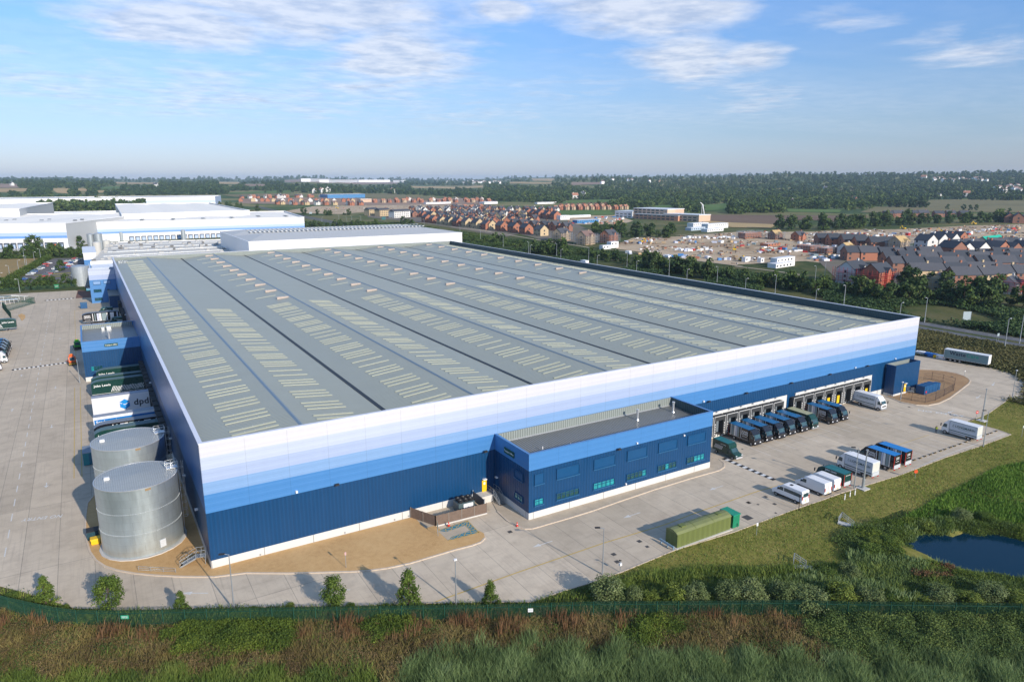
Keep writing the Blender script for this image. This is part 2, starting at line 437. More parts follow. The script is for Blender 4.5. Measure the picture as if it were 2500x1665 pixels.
# clouds: a layer overhead seen in perspective, so direction / height gives the layer's own plan position
tc = N(nt, 'ShaderNodeTexCoord'); sp = N(nt, 'ShaderNodeSeparateXYZ'); L(nt, tc.outputs['Generated'], sp.inputs[0])
hz = math_(nt, 'ADD', math_(nt, 'MAXIMUM', sp.outputs[2], 0), .03)
pxx, pyy = math_(nt, 'DIVIDE', sp.outputs[0], hz), math_(nt, 'DIVIDE', sp.outputs[1], hz)
pv = N(nt, 'ShaderNodeCombineXYZ'); L(nt, pxx, pv.inputs[0]); L(nt, pyy, pv.inputs[1])
wob = N(nt, 'ShaderNodeTexNoise'); wob.inputs['Scale'].default_value = .7; wob.inputs['Detail'].default_value = 4; L(nt, pv.outputs[0], wob.inputs['Vector'])
def plan(x, y):
    d = ray('s', x, y); h = max(d.z, 0) + .03
    return d.x / h, d.y / h
def bank(x, y, rx, ry, rot=0, soft=1.0):
    """an elongated cloud bank centred where the layer is met by one sight line (rx along the view, ry across)"""
    cx_, cy_ = plan(x, y)
    a = math.atan2(cy_, cx_) + rot
    mp = N(nt, 'ShaderNodeVectorMath'); mp.operation = 'SUBTRACT'; mp.inputs[1].default_value = (cx_, cy_, 0)
    wv = N(nt, 'ShaderNodeVectorMath'); wv.operation = 'SCALE'; wv.inputs['Scale'].default_value = 1.1 * min(rx, ry)
    w0 = N(nt, 'ShaderNodeVectorMath'); w0.operation = 'SUBTRACT'; w0.inputs[1].default_value = (.5, .5, .5)
    L(nt, wob.outputs['Color'], w0.inputs[0]); L(nt, w0.outputs[0], wv.inputs[0])
    ad = N(nt, 'ShaderNodeVectorMath'); ad.operation = 'ADD'
    L(nt, pv.outputs[0], ad.inputs[0]); L(nt, wv.outputs[0], ad.inputs[1]); L(nt, ad.outputs[0], mp.inputs[0])
    s2 = N(nt, 'ShaderNodeSeparateXYZ'); L(nt, mp.outputs[0], s2.inputs[0])
    ca, sa = math.cos(a), math.sin(a)
    u = math_(nt, 'ADD', math_(nt, 'MULTIPLY', s2.outputs[0], ca / rx), math_(nt, 'MULTIPLY', s2.outputs[1], sa / rx))
    v = math_(nt, 'ADD', math_(nt, 'MULTIPLY', s2.outputs[0], -sa / ry), math_(nt, 'MULTIPLY', s2.outputs[1], ca / ry))
    e = math_(nt, 'SQRT', math_(nt, 'ADD', math_(nt, 'MULTIPLY', u, u), math_(nt, 'MULTIPLY', v, v)))
    return math_(nt, 'MULTIPLY', math_(nt, 'SUBTRACT', 1, e), soft)
#CLOUDBANKS
banks = [bank(760, 40, 1.1, 1.25, .0), bank(980, 150, 1.6, .75, .1), bank(450, 60, .9, .75, 0), bank(1560, 30, .9, .75, .0),
         bank(1680, 150, 1.5, .55, -.12), bank(1840, 140, .7, .35, 0), bank(1225, 30, .35, .22, 0),
         bank(2050, 55, .4, .35, 0, .45), bank(2420, 130, .9, .5, 0, .45), bank(2300, 100, .5, .4, 0, .35), bank(1850, 250, 1.6, .6, 0, .35),
         bank(60, 190, 2.5, 1.5, 0, .34), bank(600, 240, 3.0, 2.2, 0, .40), bank(900, 210, 1.8, .9, 0, .45), bank(1130, 300, 5, 2.0, 0, .2), bank(1880, 245, .6, .4, 0, .5)]
bm = banks[0]
for x_ in banks[1:]: bm = math_(nt, 'MAXIMUM', bm, x_)
puff = noise(nt, stretch(nt, pv.outputs[0], (2.3, 2.3, 1)), 1, 10, .58, .5)
str_ = noise(nt, pv.outputs[0], .9, 7, .6, 1.2)
dens = math_(nt, 'ADD', math_(nt, 'MULTIPLY', bm, 2.1), math_(nt, 'MULTIPLY', math_(nt, 'SUBTRACT', math_(nt, 'ADD', math_(nt, 'MULTIPLY', puff, .6), math_(nt, 'MULTIPLY', str_, .4)), .5), 3.6))
dens = math_(nt, 'MULTIPLY', dens, math_(nt, 'ADD', math_(nt, 'MULTIPLY', bm, 3.0), .6, True))
thin = math_(nt, 'MULTIPLY', math_(nt, 'SUBTRACT', noise(nt, stretch(nt, pv.outputs[0], (.22, .5, 1)), 1, 6, .6, .6), .36), 1.0, True)   # faint veil
cm = math_(nt, 'MAXIMUM', math_(nt, 'MULTIPLY', dens, .62, True), math_(nt, 'MULTIPLY', thin, .72))
cm = math_(nt, 'MULTIPLY', cm, math_(nt, 'MULTIPLY', math_(nt, 'SUBTRACT', sp.outputs[2], .015), 14, True))
cm = math_(nt, 'MINIMUM', cm, .80)
shade = ramp(nt, noise(nt, stretch(nt, pv.outputs[0], (4.5, 4.5, 1)), 1, 7, .6), [(.36, (.50, .58, .74)), (.60, (.80, .83, .90))])
cb = N(nt, 'ShaderNodeBackground'); cb.inputs[1].default_value = .74; L(nt, shade, cb.inputs[0])
mxs = N(nt, 'ShaderNodeMixShader'); L(nt, cm, mxs.inputs[0]); L(nt, bg.outputs[0], mxs.inputs[1]); L(nt, cb.outputs[0], mxs.inputs[2])
L(nt, mxs.outputs[0], out.inputs[0])

# haze
hm = bpy.data.materials.new('haze air'); hm.use_nodes = True; hn = hm.node_tree; hn.nodes.clear()
ho = N(hn, 'ShaderNodeOutputMaterial'); hv = N(hn, 'ShaderNodeVolumePrincipled')
hv.inputs['Color'].default_value = (.58, .78, 1, 1); hv.inputs['Density'].default_value = 6.0e-5; hv.inputs['Anisotropy'].default_value = 0.0
L(hn, hv.outputs[0], ho.inputs['Volume'])
tag(MB().box(-13500, 16500, -3000, 17000, -70, 150).build('haze', hm), kind='stuff')

# ---------------------------------------------------------------- ground sheet
def ground_mat():
    m, nt, b = nodes('open ground')
    co = worldpos(nt)
    big = noise(nt, co, .0035, 5, .6, .5); mid = noise(nt, co, .03, 6, .65, .3); f = noise(nt, co, .6, 5, .7)
    a = ramp(nt, mid, [(.32, (.030, .050, .014)), (.46, (.060, .085, .022)), (.56, (.115, .115, .040)), (.72, (.17, .145, .065))])
    c = ramp(nt, big, [(.35, (.04, .08, .025)), (.48, (.085, .14, .035)), (.55, (.30, .25, .11)), (.66, (.13, .17, .05))])
    vl = N(nt, 'ShaderNodeVectorMath'); vl.operation = 'LENGTH'; L(nt, co, vl.inputs[0])
    far = math_(nt, 'MULTIPLY', math_(nt, 'SUBTRACT', vl.outputs['Value'], 500), .001, True)
    col = mix(nt, far, a, c)
    col = mix(nt, math_(nt, 'MULTIPLY', math_(nt, 'SUBTRACT', f, .4), 1.4, True), col, (.02, .035, .012))
    L(nt, col, b.inputs['Base Color']); b.inputs['Roughness'].default_value = .95; b.inputs['Specular IOR Level'].default_value = .15
    bn = N(nt, 'ShaderNodeBump'); bn.inputs['Distance'].default_value = .15; L(nt, noise(nt, co, 2.2, 6, .75), bn.inputs['Height']); L(nt, bn.outputs[0], b.inputs['Normal'])
    return m
def build_ground():
    az0 = 31.2
    angs = np.concatenate([np.arange(-180, -60, 4.0), np.arange(-60, 60, .45), np.arange(60, 180, 4.0)])
    rad = [0, 25, 45]
    r = 60.0
    while r < 230: rad.append(r); r += 1.6
    while r < 15000: rad.append(r); r *= 1.035
    rad = np.array(rad)
    A, Rr = np.meshgrid(np.radians(angs + az0), rad)
    X = CX + np.sin(A) * Rr; Y = CY + np.cos(A) * Rr; Z = terrain(X, Y)
    V = np.stack([X, Y, Z], -1).reshape(-1, 3); na, nr = len(angs), len(rad)
    i, j = np.meshgrid(np.arange(nr - 1), np.arange(na), indexing='ij'); j2 = (j + 1) % na
    Fq = np.stack([i * na + j, (i + 1) * na + j, (i + 1) * na + j2, i * na + j2], -1).reshape(-1, 4)[:, ::-1]
    o = np_mesh('ground', V, Fq, ground_mat()); o.data.polygons.foreach_set('use_smooth', [True] * nr * 0 + [True] * len(o.data.polygons))
    return tag(o, kind='structure')
build_ground()

def pts(*a, z=0.0):
    """('key', (x,y), (x,y), ...) groups -> ground points"""
    r = []; k = None
    for t in a:
        if isinstance(t, str): k = t
        elif k == 'W': r.append(Vector((t[0], t[1], 0)))
        else: r.append(G(k, t[0], t[1], z))
    return r
def drape(name, P_, mat, dz=.05, res=25, kind='structure'):
    """an area laid over the terrain"""
    P_ = [Vector((p[0], p[1], 0)) for p in P_]
    import bmesh
    bm = bmesh.new(); vs = [bm.verts.new(p) for p in P_]; es = [bm.edges.new((vs[i], vs[(i + 1) % len(vs)])) for i in range(len(vs))]
    bmesh.ops.triangle_fill(bm, edges=es, use_beauty=True)
    xs = [p.x for p in P_]; ys = [p.y for p in P_]; span = max(max(xs) - min(xs), max(ys) - min(ys)); n = max(res, span / 26)
    for ax, lo_, hi_ in ((0, min(xs), max(xs)), (1, min(ys), max(ys))):
        c = lo_ + n
        while c < hi_:
            no = Vector((1, 0, 0)) if ax == 0 else Vector((0, 1, 0)); cp = Vector((c, 0, 0)) if ax == 0 else Vector((0, c, 0))
            bmesh.ops.bisect_plane(bm, geom=bm.verts[:] + bm.edges[:] + bm.faces[:], plane_co=cp, plane_no=no); c += n
    for v in bm.verts: v.co.z = float(terrain(v.co.x, v.co.y)) + dz
    for f in bm.faces:
        f.normal_update()
        if f.normal.z < 0: f.normal_flip()
    me = bpy.data.meshes.new(name); bm.to_mesh(me); bm.free(); me.materials.append(mat)
    o = bpy.data.objects.new(name, me); COL.objects.link(o); return tag(o, kind=kind)

YARD_M = concrete_yard()
yard = pts('W', (-95, 328), 'Y', (0, 470), (720, 428), 'W', (-8, 300), (5, 290), (5, 10), (170, 10), (184, 60), (195, 75),
           'z', (1000, 790), (1300, 838), (1800, 930), (2000, 985), (2119, 1060), 's', (2508, 950), (2490, 985), 'z', (1980, 1235), (1750, 1395), (1560, 1472),
           'v', (1430, 178), (1235, 232), (1540, 300), (1850, 388), (2100, 480), (1540, 690), (860, 910), (0, 1245),
           'T', (1600, 1172), (1400, 1235), (1245, 1292), (985, 1380), (500, 1562), 'B', (1180, 140), (730, 325), (450, 420), (250, 480), (0, 568),
           'c', (1900, 402), (1300, 412), (700, 432), (0, 440), 'b', (1700, 618), (1000, 635), (620, 620), (480, 575), (250, 505), (0, 440), 'W', (-95, 62))
tag(MB().slab(yard, 0, .03).build('yard', YARD_M), kind='structure')

GRAVEL = patchy('tan gravel', [(.32, (.36, .21, .085)), (.47, (.55, .34, .15)), (.6, (.64, .42, .20)), (.75, (.42, .26, .11))], .12, 1.2, 9, bump=.7, bd=.06, w=(.3, .25, .45))
GRAVEL2 = patchy('brown bark gravel', [(.32, (.20, .12, .06)), (.5, (.38, .24, .13)), (.7, (.46, .31, .17))], .12, 1.2, 9, bump=.7, bd=.06, w=(.3, .25, .45))
grav = pts('W', (0, 0), (-.0, 40), (-11.5, 42), 'L', (270, 740), (220, 800), (206, 900), (203, 1020), (215, 1120), (245, 1215), (295, 1285), (370, 1335), (470, 1368), (620, 1395), (800, 1412), (1000, 1422), (1300, 1425),
           'A', (0, 1085), (380, 1088), (850, 1076), (1060, 1068), (1250, 1043), (1450, 1000), (1650, 940), (1850, 880), (2000, 842), (2080, 812), (2115, 775), (2105, 735), (2062, 712),
           (1840, 792), (1795, 790), (1693, 672), (1600, 625), (1490, 582), 'W', (34.5, -.3))
tag(MB().slab(grav, 0, .13).build('gravel_bed', GRAVEL), kind='structure')
isl = pts('W', (167, -1.5), 'z', (700, 1222), (850, 1282), (1000, 1311), (1120, 1316), (1240, 1292), (1350, 1240), (1470, 1150), (1545, 1092), (1562, 1062), (1545, 1038), (1500, 1012), (1420, 985), (1300, 962), (1150, 948), (1010, 946), 'W', (181, 15), (181, -1.5))
tag(MB().slab(isl, 0, .13).build('gravel_island', GRAVEL2), kind='structure')
pave = pts('W', (46.5, -.2), (47.8, -.2), (47.8, -11.4), (90.2, -11.4), (90.2, -1.5), (92.3, -1.5), 'O', (2035, 575), (2078, 610), (2078, 640), (2040, 668), (1800, 735), (1500, 828), (1200, 930), (1000, 1000), (800, 1062), (640, 1108), (560, 1132), (500, 1148), (440, 1150), (380, 1132), (300, 1085), (215, 1006))
tag(MB().slab(pave, 0, .12).build('pavement', SLAB), kind='structure')
def kerb(name, line, w=.28, h=.17, closed=False, seglen=1.0):
    mb = MB(); P_ = [Vector((p.x, p.y, 0)) for p in line]
    if closed: P_.append(P_[0])
    for a, b in zip(P_, P_[1:]):
        Ld = (b - a).length; n = max(1, round(Ld / seglen)); d = (b - a) / n
        for i in range(n):
            p, q = a + d * i, a + d * (i + 1); g = d.normalized() * .012
            mb.bar(p + g + Vector((0, 0, h / 2)), q - g + Vector((0, 0, h / 2)), w, h)
    return tag(mb.build(name, KERB), kind='structure')
kerb('kerb', grav[3:-8]); kerb('kerb', isl[1:-2]); kerb('kerb', pave[5:])
yk = [p for p in yard[14:-1] if p.x > -60]
kerb('kerb', yk[:-1], .22, .10)

# ---------------------------------------------------------------- grass, fields and other ground areas
LAWN = patchy('mown slope', [(.30, (.095, .115, .020)), (.44, (.175, .185, .032)), (.56, (.28, .25, .062)), (.70, (.40, .31, .12))], .09, .8, 7, bump=.8, bd=.2)
LUSH = patchy('lush grass', [(.32, (.018, .045, .008)), (.5, (.045, .105, .015)), (.7, (.10, .16, .03))], .12, .9, 5, bump=.9, bd=.3)
SCRUBG = patchy('scrub ground', [(.32, (.020, .024, .010)), (.5, (.055, .050, .020)), (.7, (.11, .085, .04))], .09, .8, 5, bump=.9, bd=.3)
SOIL = patchy('builders soil', [(.34, (.20, .125, .07)), (.44, (.40, .29, .18)), (.52, (.56, .44, .30)), (.60, (.34, .24, .15)), (.70, (.16, .15, .07))], .012, .07, .6, bump=.6, bd=.4)
# ---------------------------------------------------------------- the blue warehouse
WL, WD, WH = 180.0, 284.3, 19.34
SEAM = [('x', .10, 6.05, .22)]
BANDC = [('palest', (.585, .585, .625), 17.3, WH), ('pale', (.45, .51, .62), 15.45, 17.3), ('light', (.34, .42, .60), 13.5, 15.45),
         ('mid', (.19, .33, .56), 11.65, 13.5), ('sky', (.055, .20, .46), 8.8, 11.65)]
def bandmat(n, c): return sheet_metal('cladding ' + n, c, 'z', 1.0, .42, .012, [('xy', .07, 6.05, .20)], .05)
BM = {n: bandmat(n, c) for n, c, a, b in BANDC}
NAVY = sheet_metal('cladding navy', (.002, .052, .150), 'xy', .60, .38, .022, [('xy', .08, 12.1, .3)], .12, .14, soft=True)
NAVYF = P('navy panel', (.004, .065, .175), .35, var=.08)
SKYF = BM['sky']
PLINTH = sheet_metal('precast plinth', (.60, .59, .56), 'z', 3, .8, .0, [('xy', .12, 7.45, .55)], .14)
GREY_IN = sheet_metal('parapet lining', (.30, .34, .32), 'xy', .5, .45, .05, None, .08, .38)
SHADED_IN = sheet_metal('shaded parapet lining', (.035, .085, .105), 'xy', .5, .45, .04, None, .08, .2)  # lining colour darkened to carry the shade on the parapets' inner side faces
ROOF = sheet_metal('grey roof sheet', (.365, .378, .308), 'y', .66, .38, .05, [('y', .10, 12.2, .10), ('x', .06, 15, .15)], .10, .16)
ROOF2 = sheet_metal('office roof sheet', (.25, .27, .27), 'y', .5, .4, .05, None, .10, .3)
ROOFL = P('rooflight sheet', (.43, .44, .33), .4, var=.16, vs=2)
RIDGE = P('ridge flashing', (.20, .26, .31), .4, .2)
GUT = P('black gutter', (.012, .014, .016), .5)
WTOP = P('white coping', (.70, .72, .80), .4)

wh = thing('warehouse', 'huge blue banded warehouse with grey pitched roof and rows of rooflights', 'warehouse', (0, 0, 0))
def ring(x0, x1, y0, y1, z0, z1, t=.3, m=0, mb=None, sides='fblr'):
    mb = mb or MB()
    if 'f' in sides: mb.box(x0, x1, y0, y0 + t, z0, z1, m)
    if 'b' in sides: mb.box(x0, x1, y1 - t, y1, z0, z1, m)
    if 'l' in sides: mb.box(x0, x0 + t, y0 + t, y1 - t, z0, z1, m)
    if 'r' in sides: mb.box(x1 - t, x1, y0 + t, y1 - t, z0, z1, m)
    return mb
for n, c, a, b in BANDC:
    # openings are not needed above the docks; one ring of cladding per colour
    ring(0, WL, 0, WD, a, b, sides='fbr').build('cladding_band', BM[n], wh)
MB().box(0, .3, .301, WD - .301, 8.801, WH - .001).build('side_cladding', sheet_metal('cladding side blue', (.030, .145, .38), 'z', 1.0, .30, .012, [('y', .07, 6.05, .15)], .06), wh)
# navy lower wall with the two dock openings left out of the front
mb = MB()
DO = [(93.0, 127.4), (130.4, 161.1)]
for a, b in ((0, 93.0), (127.4, 130.4), (161.1, WL)): mb.box(a, b, .003, .3, 1.35, 8.8)
for a, b in DO: mb.box(a, b, .003, .3, 6.05, 8.8)
ring(0.003, WL - .003, 0, WD, 1.35, 8.8, mb=mb, sides='blr')
mb.build('lower_cladding', NAVY, wh)
mb = MB()
for a, b in ((0, 93.0), (127.4, 130.4), (161.1, WL)): mb.box(a, b, -.03, .3, -.1, 1.35)
ring(-.03, WL + .03, .3, WD, -.1, 1.35, mb=mb, sides='blr')
mb.build('plinth', PLINTH, wh)
DOCKP = sheet_metal('white dock panel', (.62, .62, .60), 'z', 3, .5, .0, [('x', .06, 3.87, .25)], .06)
for a, b in DO: MB().box(a, b, .05, .3, -.1, 6.05).build('dock_wall', DOCKP, wh)
# parapets
mb = MB(); ring(-.06, WL + .06, -.06, WD + .06, WH, WH + .12, .62, mb=mb); mb.build('coping', WTOP, wh)
MB().box(WL - .45, WL - .303, .6, WD - .6, 16.9, WH - .002).build('parapet_lining', SHADED_IN, wh)
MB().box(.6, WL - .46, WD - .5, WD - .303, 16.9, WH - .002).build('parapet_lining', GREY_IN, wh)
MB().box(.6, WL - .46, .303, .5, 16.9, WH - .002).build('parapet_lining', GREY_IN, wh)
# roof: six pitched bays
def rz_(x):
    xx = x % 30
    if x < 15: return 17.75 + (18.7 - 17.75) * x / 15
    return 17.2 + 1.5 * (1 - abs(xx - 15) / 15)
mb = MB(); xs = [.31, 15] + [15 + 15 * k for k in range(1, 11)] + [WL - .5]
for a, b in zip(xs, xs[1:]):
    za, zb = rz_(a), rz_(b - 1e-6 if abs(b % 30) < 1e-6 else b)
    mb.poly([(a, .5, za), (b, .5, zb), (b, WD - .5, zb), (a, WD - .5, za)])
mb.build('roof', ROOF, wh)
for k in range(6):
    MB().prism([(15 + 30 * k - .32, rz_(15) - .01), (15 + 30 * k, 18.86), (15 + 30 * k + .32, rz_(15) - .01)], .52, WD - .52).build('ridge_cap', RIDGE, wh)
for k in range(1, 6):
    MB().box(30 * k - .38, 30 * k + .38, .52, WD - .52, 17.0, 17.29).build('valley_gutter', GUT, wh)
MB().box(.31, .62, .5, WD - .5, 17.3, 17.95).build('valley_gutter', RIDGE, wh)
# rooflights, strip by strip
strips = []
def lights(xa, xb, y_end, y0=5.0):
    ys = [5.0]
    y = 12.6; out_ = [(5.0, 3)]
    while y < y_end:
        for dy, n in ((0, 3), (7.7, 3), (16.0, 3), (22.0, 1), (26.0, 1)):
            if y + dy < y_end: out_.append((y + dy, n))
        y += 32.05
    for yc, n in out_:
        for i in range(n):
            yy = yc + ((i - 1) * 1.9 if n == 3 else 0)
            if yy < y_end + 1: strips.append((xa, xb, yy))
lights(5.15, 12.1, 275)
for k in range(1, 11):
    s = 15 * k
    if k % 2 == 1: lights(s + 3.0, s + 9.6, 119.5)
    else: lights(s + 5.1, s + 11.8, 119.5)
lights(168, 174.6, 275)
VY = [127.2 + 16.6 * i for i in range(10)]
for k in range(1, 6):
    for y in VY: strips.append((30 * k + 5.2, 30 * k + 11.7, y + 7.6))
def strip_mb(mb, xa, xb, y):
    za, zb = rz_(xa) + .05, rz_(xb) + .05
    n = 4
    k = len(mb.v)
    w = .25
    for (x, z) in ((xa, za), (xb, zb)):
        for yy, dz in ((y - w, -.04), (y - w, .05), (y + w, .05), (y + w, -.04)): mb.v.append((x, yy, z + dz))
    for q in ((0, 4, 5, 1), (1, 5, 6, 2), (2, 6, 7, 3), (0, 1, 2, 3), (4, 7, 6, 5)): mb.f.append(tuple(k + i for i in q)); mb.m.append(0)
    # raised fixing laps
    for t in (.28, .5, .74):
        x = xa + (xb - xa) * t; z = rz_(x) + .1
        mb.box(x - .07, x + .07, y - w - .03, y + w + .03, z - .01, z + .04, 1)
strips.sort(key=lambda s: (Vector((s[0], s[2], 18)) - CAM).length)
LAP = P('rooflight lap', (.50, .50, .43), .4)
for s in strips[:99]:
    mb = MB(); strip_mb(mb, *s); mb.build('rooflight', [ROOFL, LAP], wh)
mb = MB()
for s in strips[99:]: strip_mb(mb, *s)
tag(mb.build('rooflight', [ROOFL, LAP], wh), kind='stuff')
# ridge smoke vents
VENT = P('vent housing', (.44, .36, .31), .45, var=.1); VENTT = P('vent top', (.50, .44, .39), .4)
for k in range(1, 6):
    for y in VY:
        x0, x1 = 30 * k + 10.3, 30 * k + 13.9; zb = rz_(x0) - .05
        MB().box(x0, x1, y - .34, y + .34, zb, rz_(x1) + .30, 0).box(x0 - .1, x1 + .1, y - .42, y + .42, rz_(x1) + .301, rz_(x1) + .36, 1).build('roof_vent', [VENT, VENTT], wh)
mb = MB()
for i in range(5): mb.box(2 + i * .8, 2.5 + i * .8, 270 + (i % 3), 271 + (i % 3), 17.95, 18.9).bar((2 + i * .8, 270, 18.5), (3 + i * .8, 272, 19.1), .12)
mb.build('roof_plant', STEEL, wh)
# dock shelters on the front
SHEL = P('dock shelter fabric', (.030, .032, .033), .8, var=.2); SFR = P('dock shelter frame', (.60, .60, .58), .5)
DOORG = P('dock door', (.16, .19, .21), .5)
CHEV = P('white dock marker', (.70, .70, .68), .6)
fx = [99.86 - 3.87] + [99.86 + 3.87 * k for k in range(0, 7)] + [130.1 + 3.87 * k for k in range(8)]
opened = {6, 13}
for i, x in enumerate(fx):
    if x < 95: continue
    sh = MB()
    y = -1.25; z1 = 5.35; hw = 1.72
    sh.box(x - hw, x + hw, y, .04, z1 - .95, z1, 0)
    sh.box(x - hw, x - hw + .62, y, .04, .95, z1 - .952, 0).box(x + hw - .62, x + hw, y, .04, .95, z1 - .952, 0)
    o = sh.build('dock_shelter', SHEL, wh)
    fr = MB().box(x - hw - .05, x + hw + .05, y - .04, y - .002, z1 - .03, z1 + .09, 0).box(x - hw - .05, x - hw + .05, y - .04, y - .002, .95, z1 - .032).box(x + hw - .05, x + hw + .05, y - .04, y - .002, .95, z1 - .032)
    fr.build('shelter_frame', SFR, o)
    ck = MB()
    for s_ in (-1, 1):
        for j in range(5): ck.box(x + s_ * 1.42 - .10, x + s_ * 1.42 + .10, y - .03, y - .003, 1.3 + j * .55, 1.58 + j * .55)
    ck.build('guide_marks', CHEV, o)
    d = MB().box(x - 1.08, x + 1.08, -.04, .046, 1.25, 4.4).build('dock_door', DOORG, wh)
    MB().box(x - 1.3, x + 1.3, -.5, .045, 1.0, 1.245).box(x - 1.25, x - .95, -.75, -.502, .5, 1.2).box(x + .95, x + 1.25, -.75, -.502, .5, 1.2).build('dock_leveller', BLACK, wh)
    if i in (11, 12, 15): MB().box(x - .2, x + .75, -1.05, -.95, 1.25, 3.2).build('bay_door', YEL, wh)
    elif i == 10: MB().box(x - .2, x + .75, -1.05, -.95, 1.25, 2.6).build('bay_door', YEL, wh)
    MB().box(x - .12, x + .12, -.30, .048, z1 + .5, z1 + .72).build('bay_lamp', STEEL, wh)
def yellow_door(x, y, z, parent, face='f', w=.95, h=2.2):
    if face == 'f':
        d = MB().box(x, x + w, y - .12, y - .002, z, z + h).build('yellow_door', YEL, parent)
        MB().box(x + .3, x + .65, y - .14, y - .121, z + 1.35, z + 1.8).build('notice', WHITE, d)
        MB().box(x + .1, x + w - .1, y - .5, y - .003, z + h + .1, z + h + .25).build('door_canopy', WHITE, d)
yellow_door(45.1, -.03, 1.33, wh); yellow_door(128.6, 0, 1.3, wh)
for x in (19.1, 45.7, 100.8, 112.6, 128.0, 142.5, 157.9): MB().bar((x - .3, -.5, 9.0), (x + .3, -.5, 9.0), .35, .3).bar((x, 0, 8.8), (x, -.5, 9.0), .1).build('flood_light', BLACK, wh)
for x in (12.9, 99.4, 153.0, 170.5): MB().box(x - .15, x + .15, -.35, -.002, 9.0, 9.35).build('wall_camera', WHITE, wh)
for x in (6.9, 20.0, 31, 28.5): MB().box(x - .1, x + .1, -.2, -.031, .3, .5).build('drain_outlet', STEEL, wh)
for y in (10, 25, 46, 92, 165, 200): MB().box(-.5, -.032, y - .2, y + .2, 5.2, 5.5).build('wall_lamp', WHITE, wh)
# docks on the west side
for y in [51 + 4.4 * k for k in range(16)] + [206, 211, 216, 232, 237]:
    sh = MB().box(-1.2, -.031, y - 1.7, y + 1.7, 4.3, 5.3).box(-1.2, -.031, y - 1.7, y - 1.1, 1, 4.29).box(-1.2, -.031, y + 1.1, y + 1.7, 1, 4.29)
    sh.build('dock_shelter', SHEL, wh)

# ---------------------------------------------------------------- office block on the front
FRM = P('navy window frame', (.004, .06, .16), .4); SILL = P('sill', (.03, .13, .26), .4)
def window(parent, x0, x1, z0, z1, y, panes=4, mats=None, face='f', blind=False, yy=None):
    """framed opening on a south wall; panes one by one"""
    def bx(mb, a, b, d0, d1, c, d):
        if face == 'f': mb.box(a, b, y - d1, y - d0, c, d)
        else: mb.box(y - d1, y - d0, a, b, c, d)          # west wall (a,b along y)
        return mb
    fr = MB(); t = .1
    for (a, b, c, d) in ((x0, x1, z0, z0 + t), (x0, x1, z1 - t, z1), (x0, x0 + t, z0 + t, z1 - t), (x1 - t, x1, z0 + t, z1 - t)): bx(fr, a, b, .003, .16, c, d)
    if not blind:
        for i in range(1, panes):
            xx = x0 + t + (x1 - x0 - 2 * t) * i / panes; bx(fr, xx - .05, xx + .05, .003, .13, z0 + t, z1 - t)
        zz = z1 - (z1 - z0) * .36
        for i in range(panes):
            xa = x0 + t + (x1 - x0 - 2 * t) * i / panes + .051; xb = x0 + t + (x1 - x0 - 2 * t) * (i + 1) / panes - .051
            bx(fr, xa, xb, .003, .12, zz - .035, zz + .035)
    w = fr.build('window', FRM, parent)
    bx(MB(), x0 - .05, x1 + .05, .002, .24, z0 - .09, z0 - .002).build('sill', SILL, w)
    if blind:
        bx(MB(), x0 + t, x1 - t, .004, .06, z0 + t, z1 - t).build('blank_panel', NAVYF if blind is True else blind, w)
    else:
        for i in range(panes):
            xa = x0 + t + (x1 - x0 - 2 * t) * i / panes + .05; xb = x0 + t + (x1 - x0 - 2 * t) * (i + 1) / panes - .05
            mm = mats[i] if isinstance(mats, list) else (mats or TEAL)
            bx(MB(), xa, xb, .004, .05, z0 + t, z1 - t).build('pane', mm, w)
    return w
def blockmat(): return
ofc = thing('office_block', 'navy and light blue office block built onto the sunlit front of the warehouse', 'office', (0, 0, 0))
ox0, ox1, oy0, oy1, oh = 47.8, 90.2, -11.35, -.062, 11.65
MB().box(ox0, ox1, oy0, oy0 + .3, 8.8, oh).box(ox0, ox0 + .3, oy0 + .3, oy1, 8.8, oh).box(ox1 - .3, ox1, oy0 + .3, oy1, 8.8, oh).build('cladding_band', SKYF, ofc)
MB().box(ox0, ox1, oy0, oy0 + .3, 1.3, 8.8).box(ox0, ox0 + .3, oy0 + .3, oy1, 1.3, 8.8).box(ox1 - .3, ox1, oy0 + .3, oy1, 1.3, 8.8).build('wall', NAVY, ofc)
MB().box(ox0 - .03, ox1 + .03, oy0 - .03, oy0 + .3, -.05, 1.3).box(ox0 - .03, ox0 + .3, oy0 + .3, oy1, -.05, 1.3).box(ox1 - .3, ox1 + .03, oy0 + .3, oy1, -.05, 1.3).build('plinth', PLINTH, ofc)
MB().box(ox0 - .04, ox1 + .04, oy0 - .04, oy0 + .42, oh, oh + .1).box(ox0 - .04, ox0 + .42, oy0 + .42, oy1, oh, oh + .1).box(ox1 - .42, ox1 + .04, oy0 + .42, oy1, oh, oh + .1).build('coping', SKYF, ofc)
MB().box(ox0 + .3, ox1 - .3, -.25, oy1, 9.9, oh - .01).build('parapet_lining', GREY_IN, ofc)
MB().box(ox1 - .42, ox1 - .301, oy0 + .45, -.26, 9.9, oh - .01).build('parapet_lining', SHADED_IN, ofc)
MB().box(ox0 + .301, ox0 + .4, oy0 + .45, -.26, 9.9, oh - .01).build('parapet_lining', SHADED_IN, ofc)
ORF = sheet_metal('dark office roof', (.19, .20, .20), 'x', .5, .4, .06, None, .10, .5)
MB().poly([(ox0 + .3, oy0 + .3, 9.6), (ox1 - .3, oy0 + .3, 9.6), (ox1 - .3, -.25, 10.05), (ox0 + .3, -.25, 10.05)]).build('roof', ORF, ofc)
MB().box(ox0 + .41, ox1 - .43, -.55, -.26, 10.0, 10.16).build('roof_gutter', ALU, ofc)
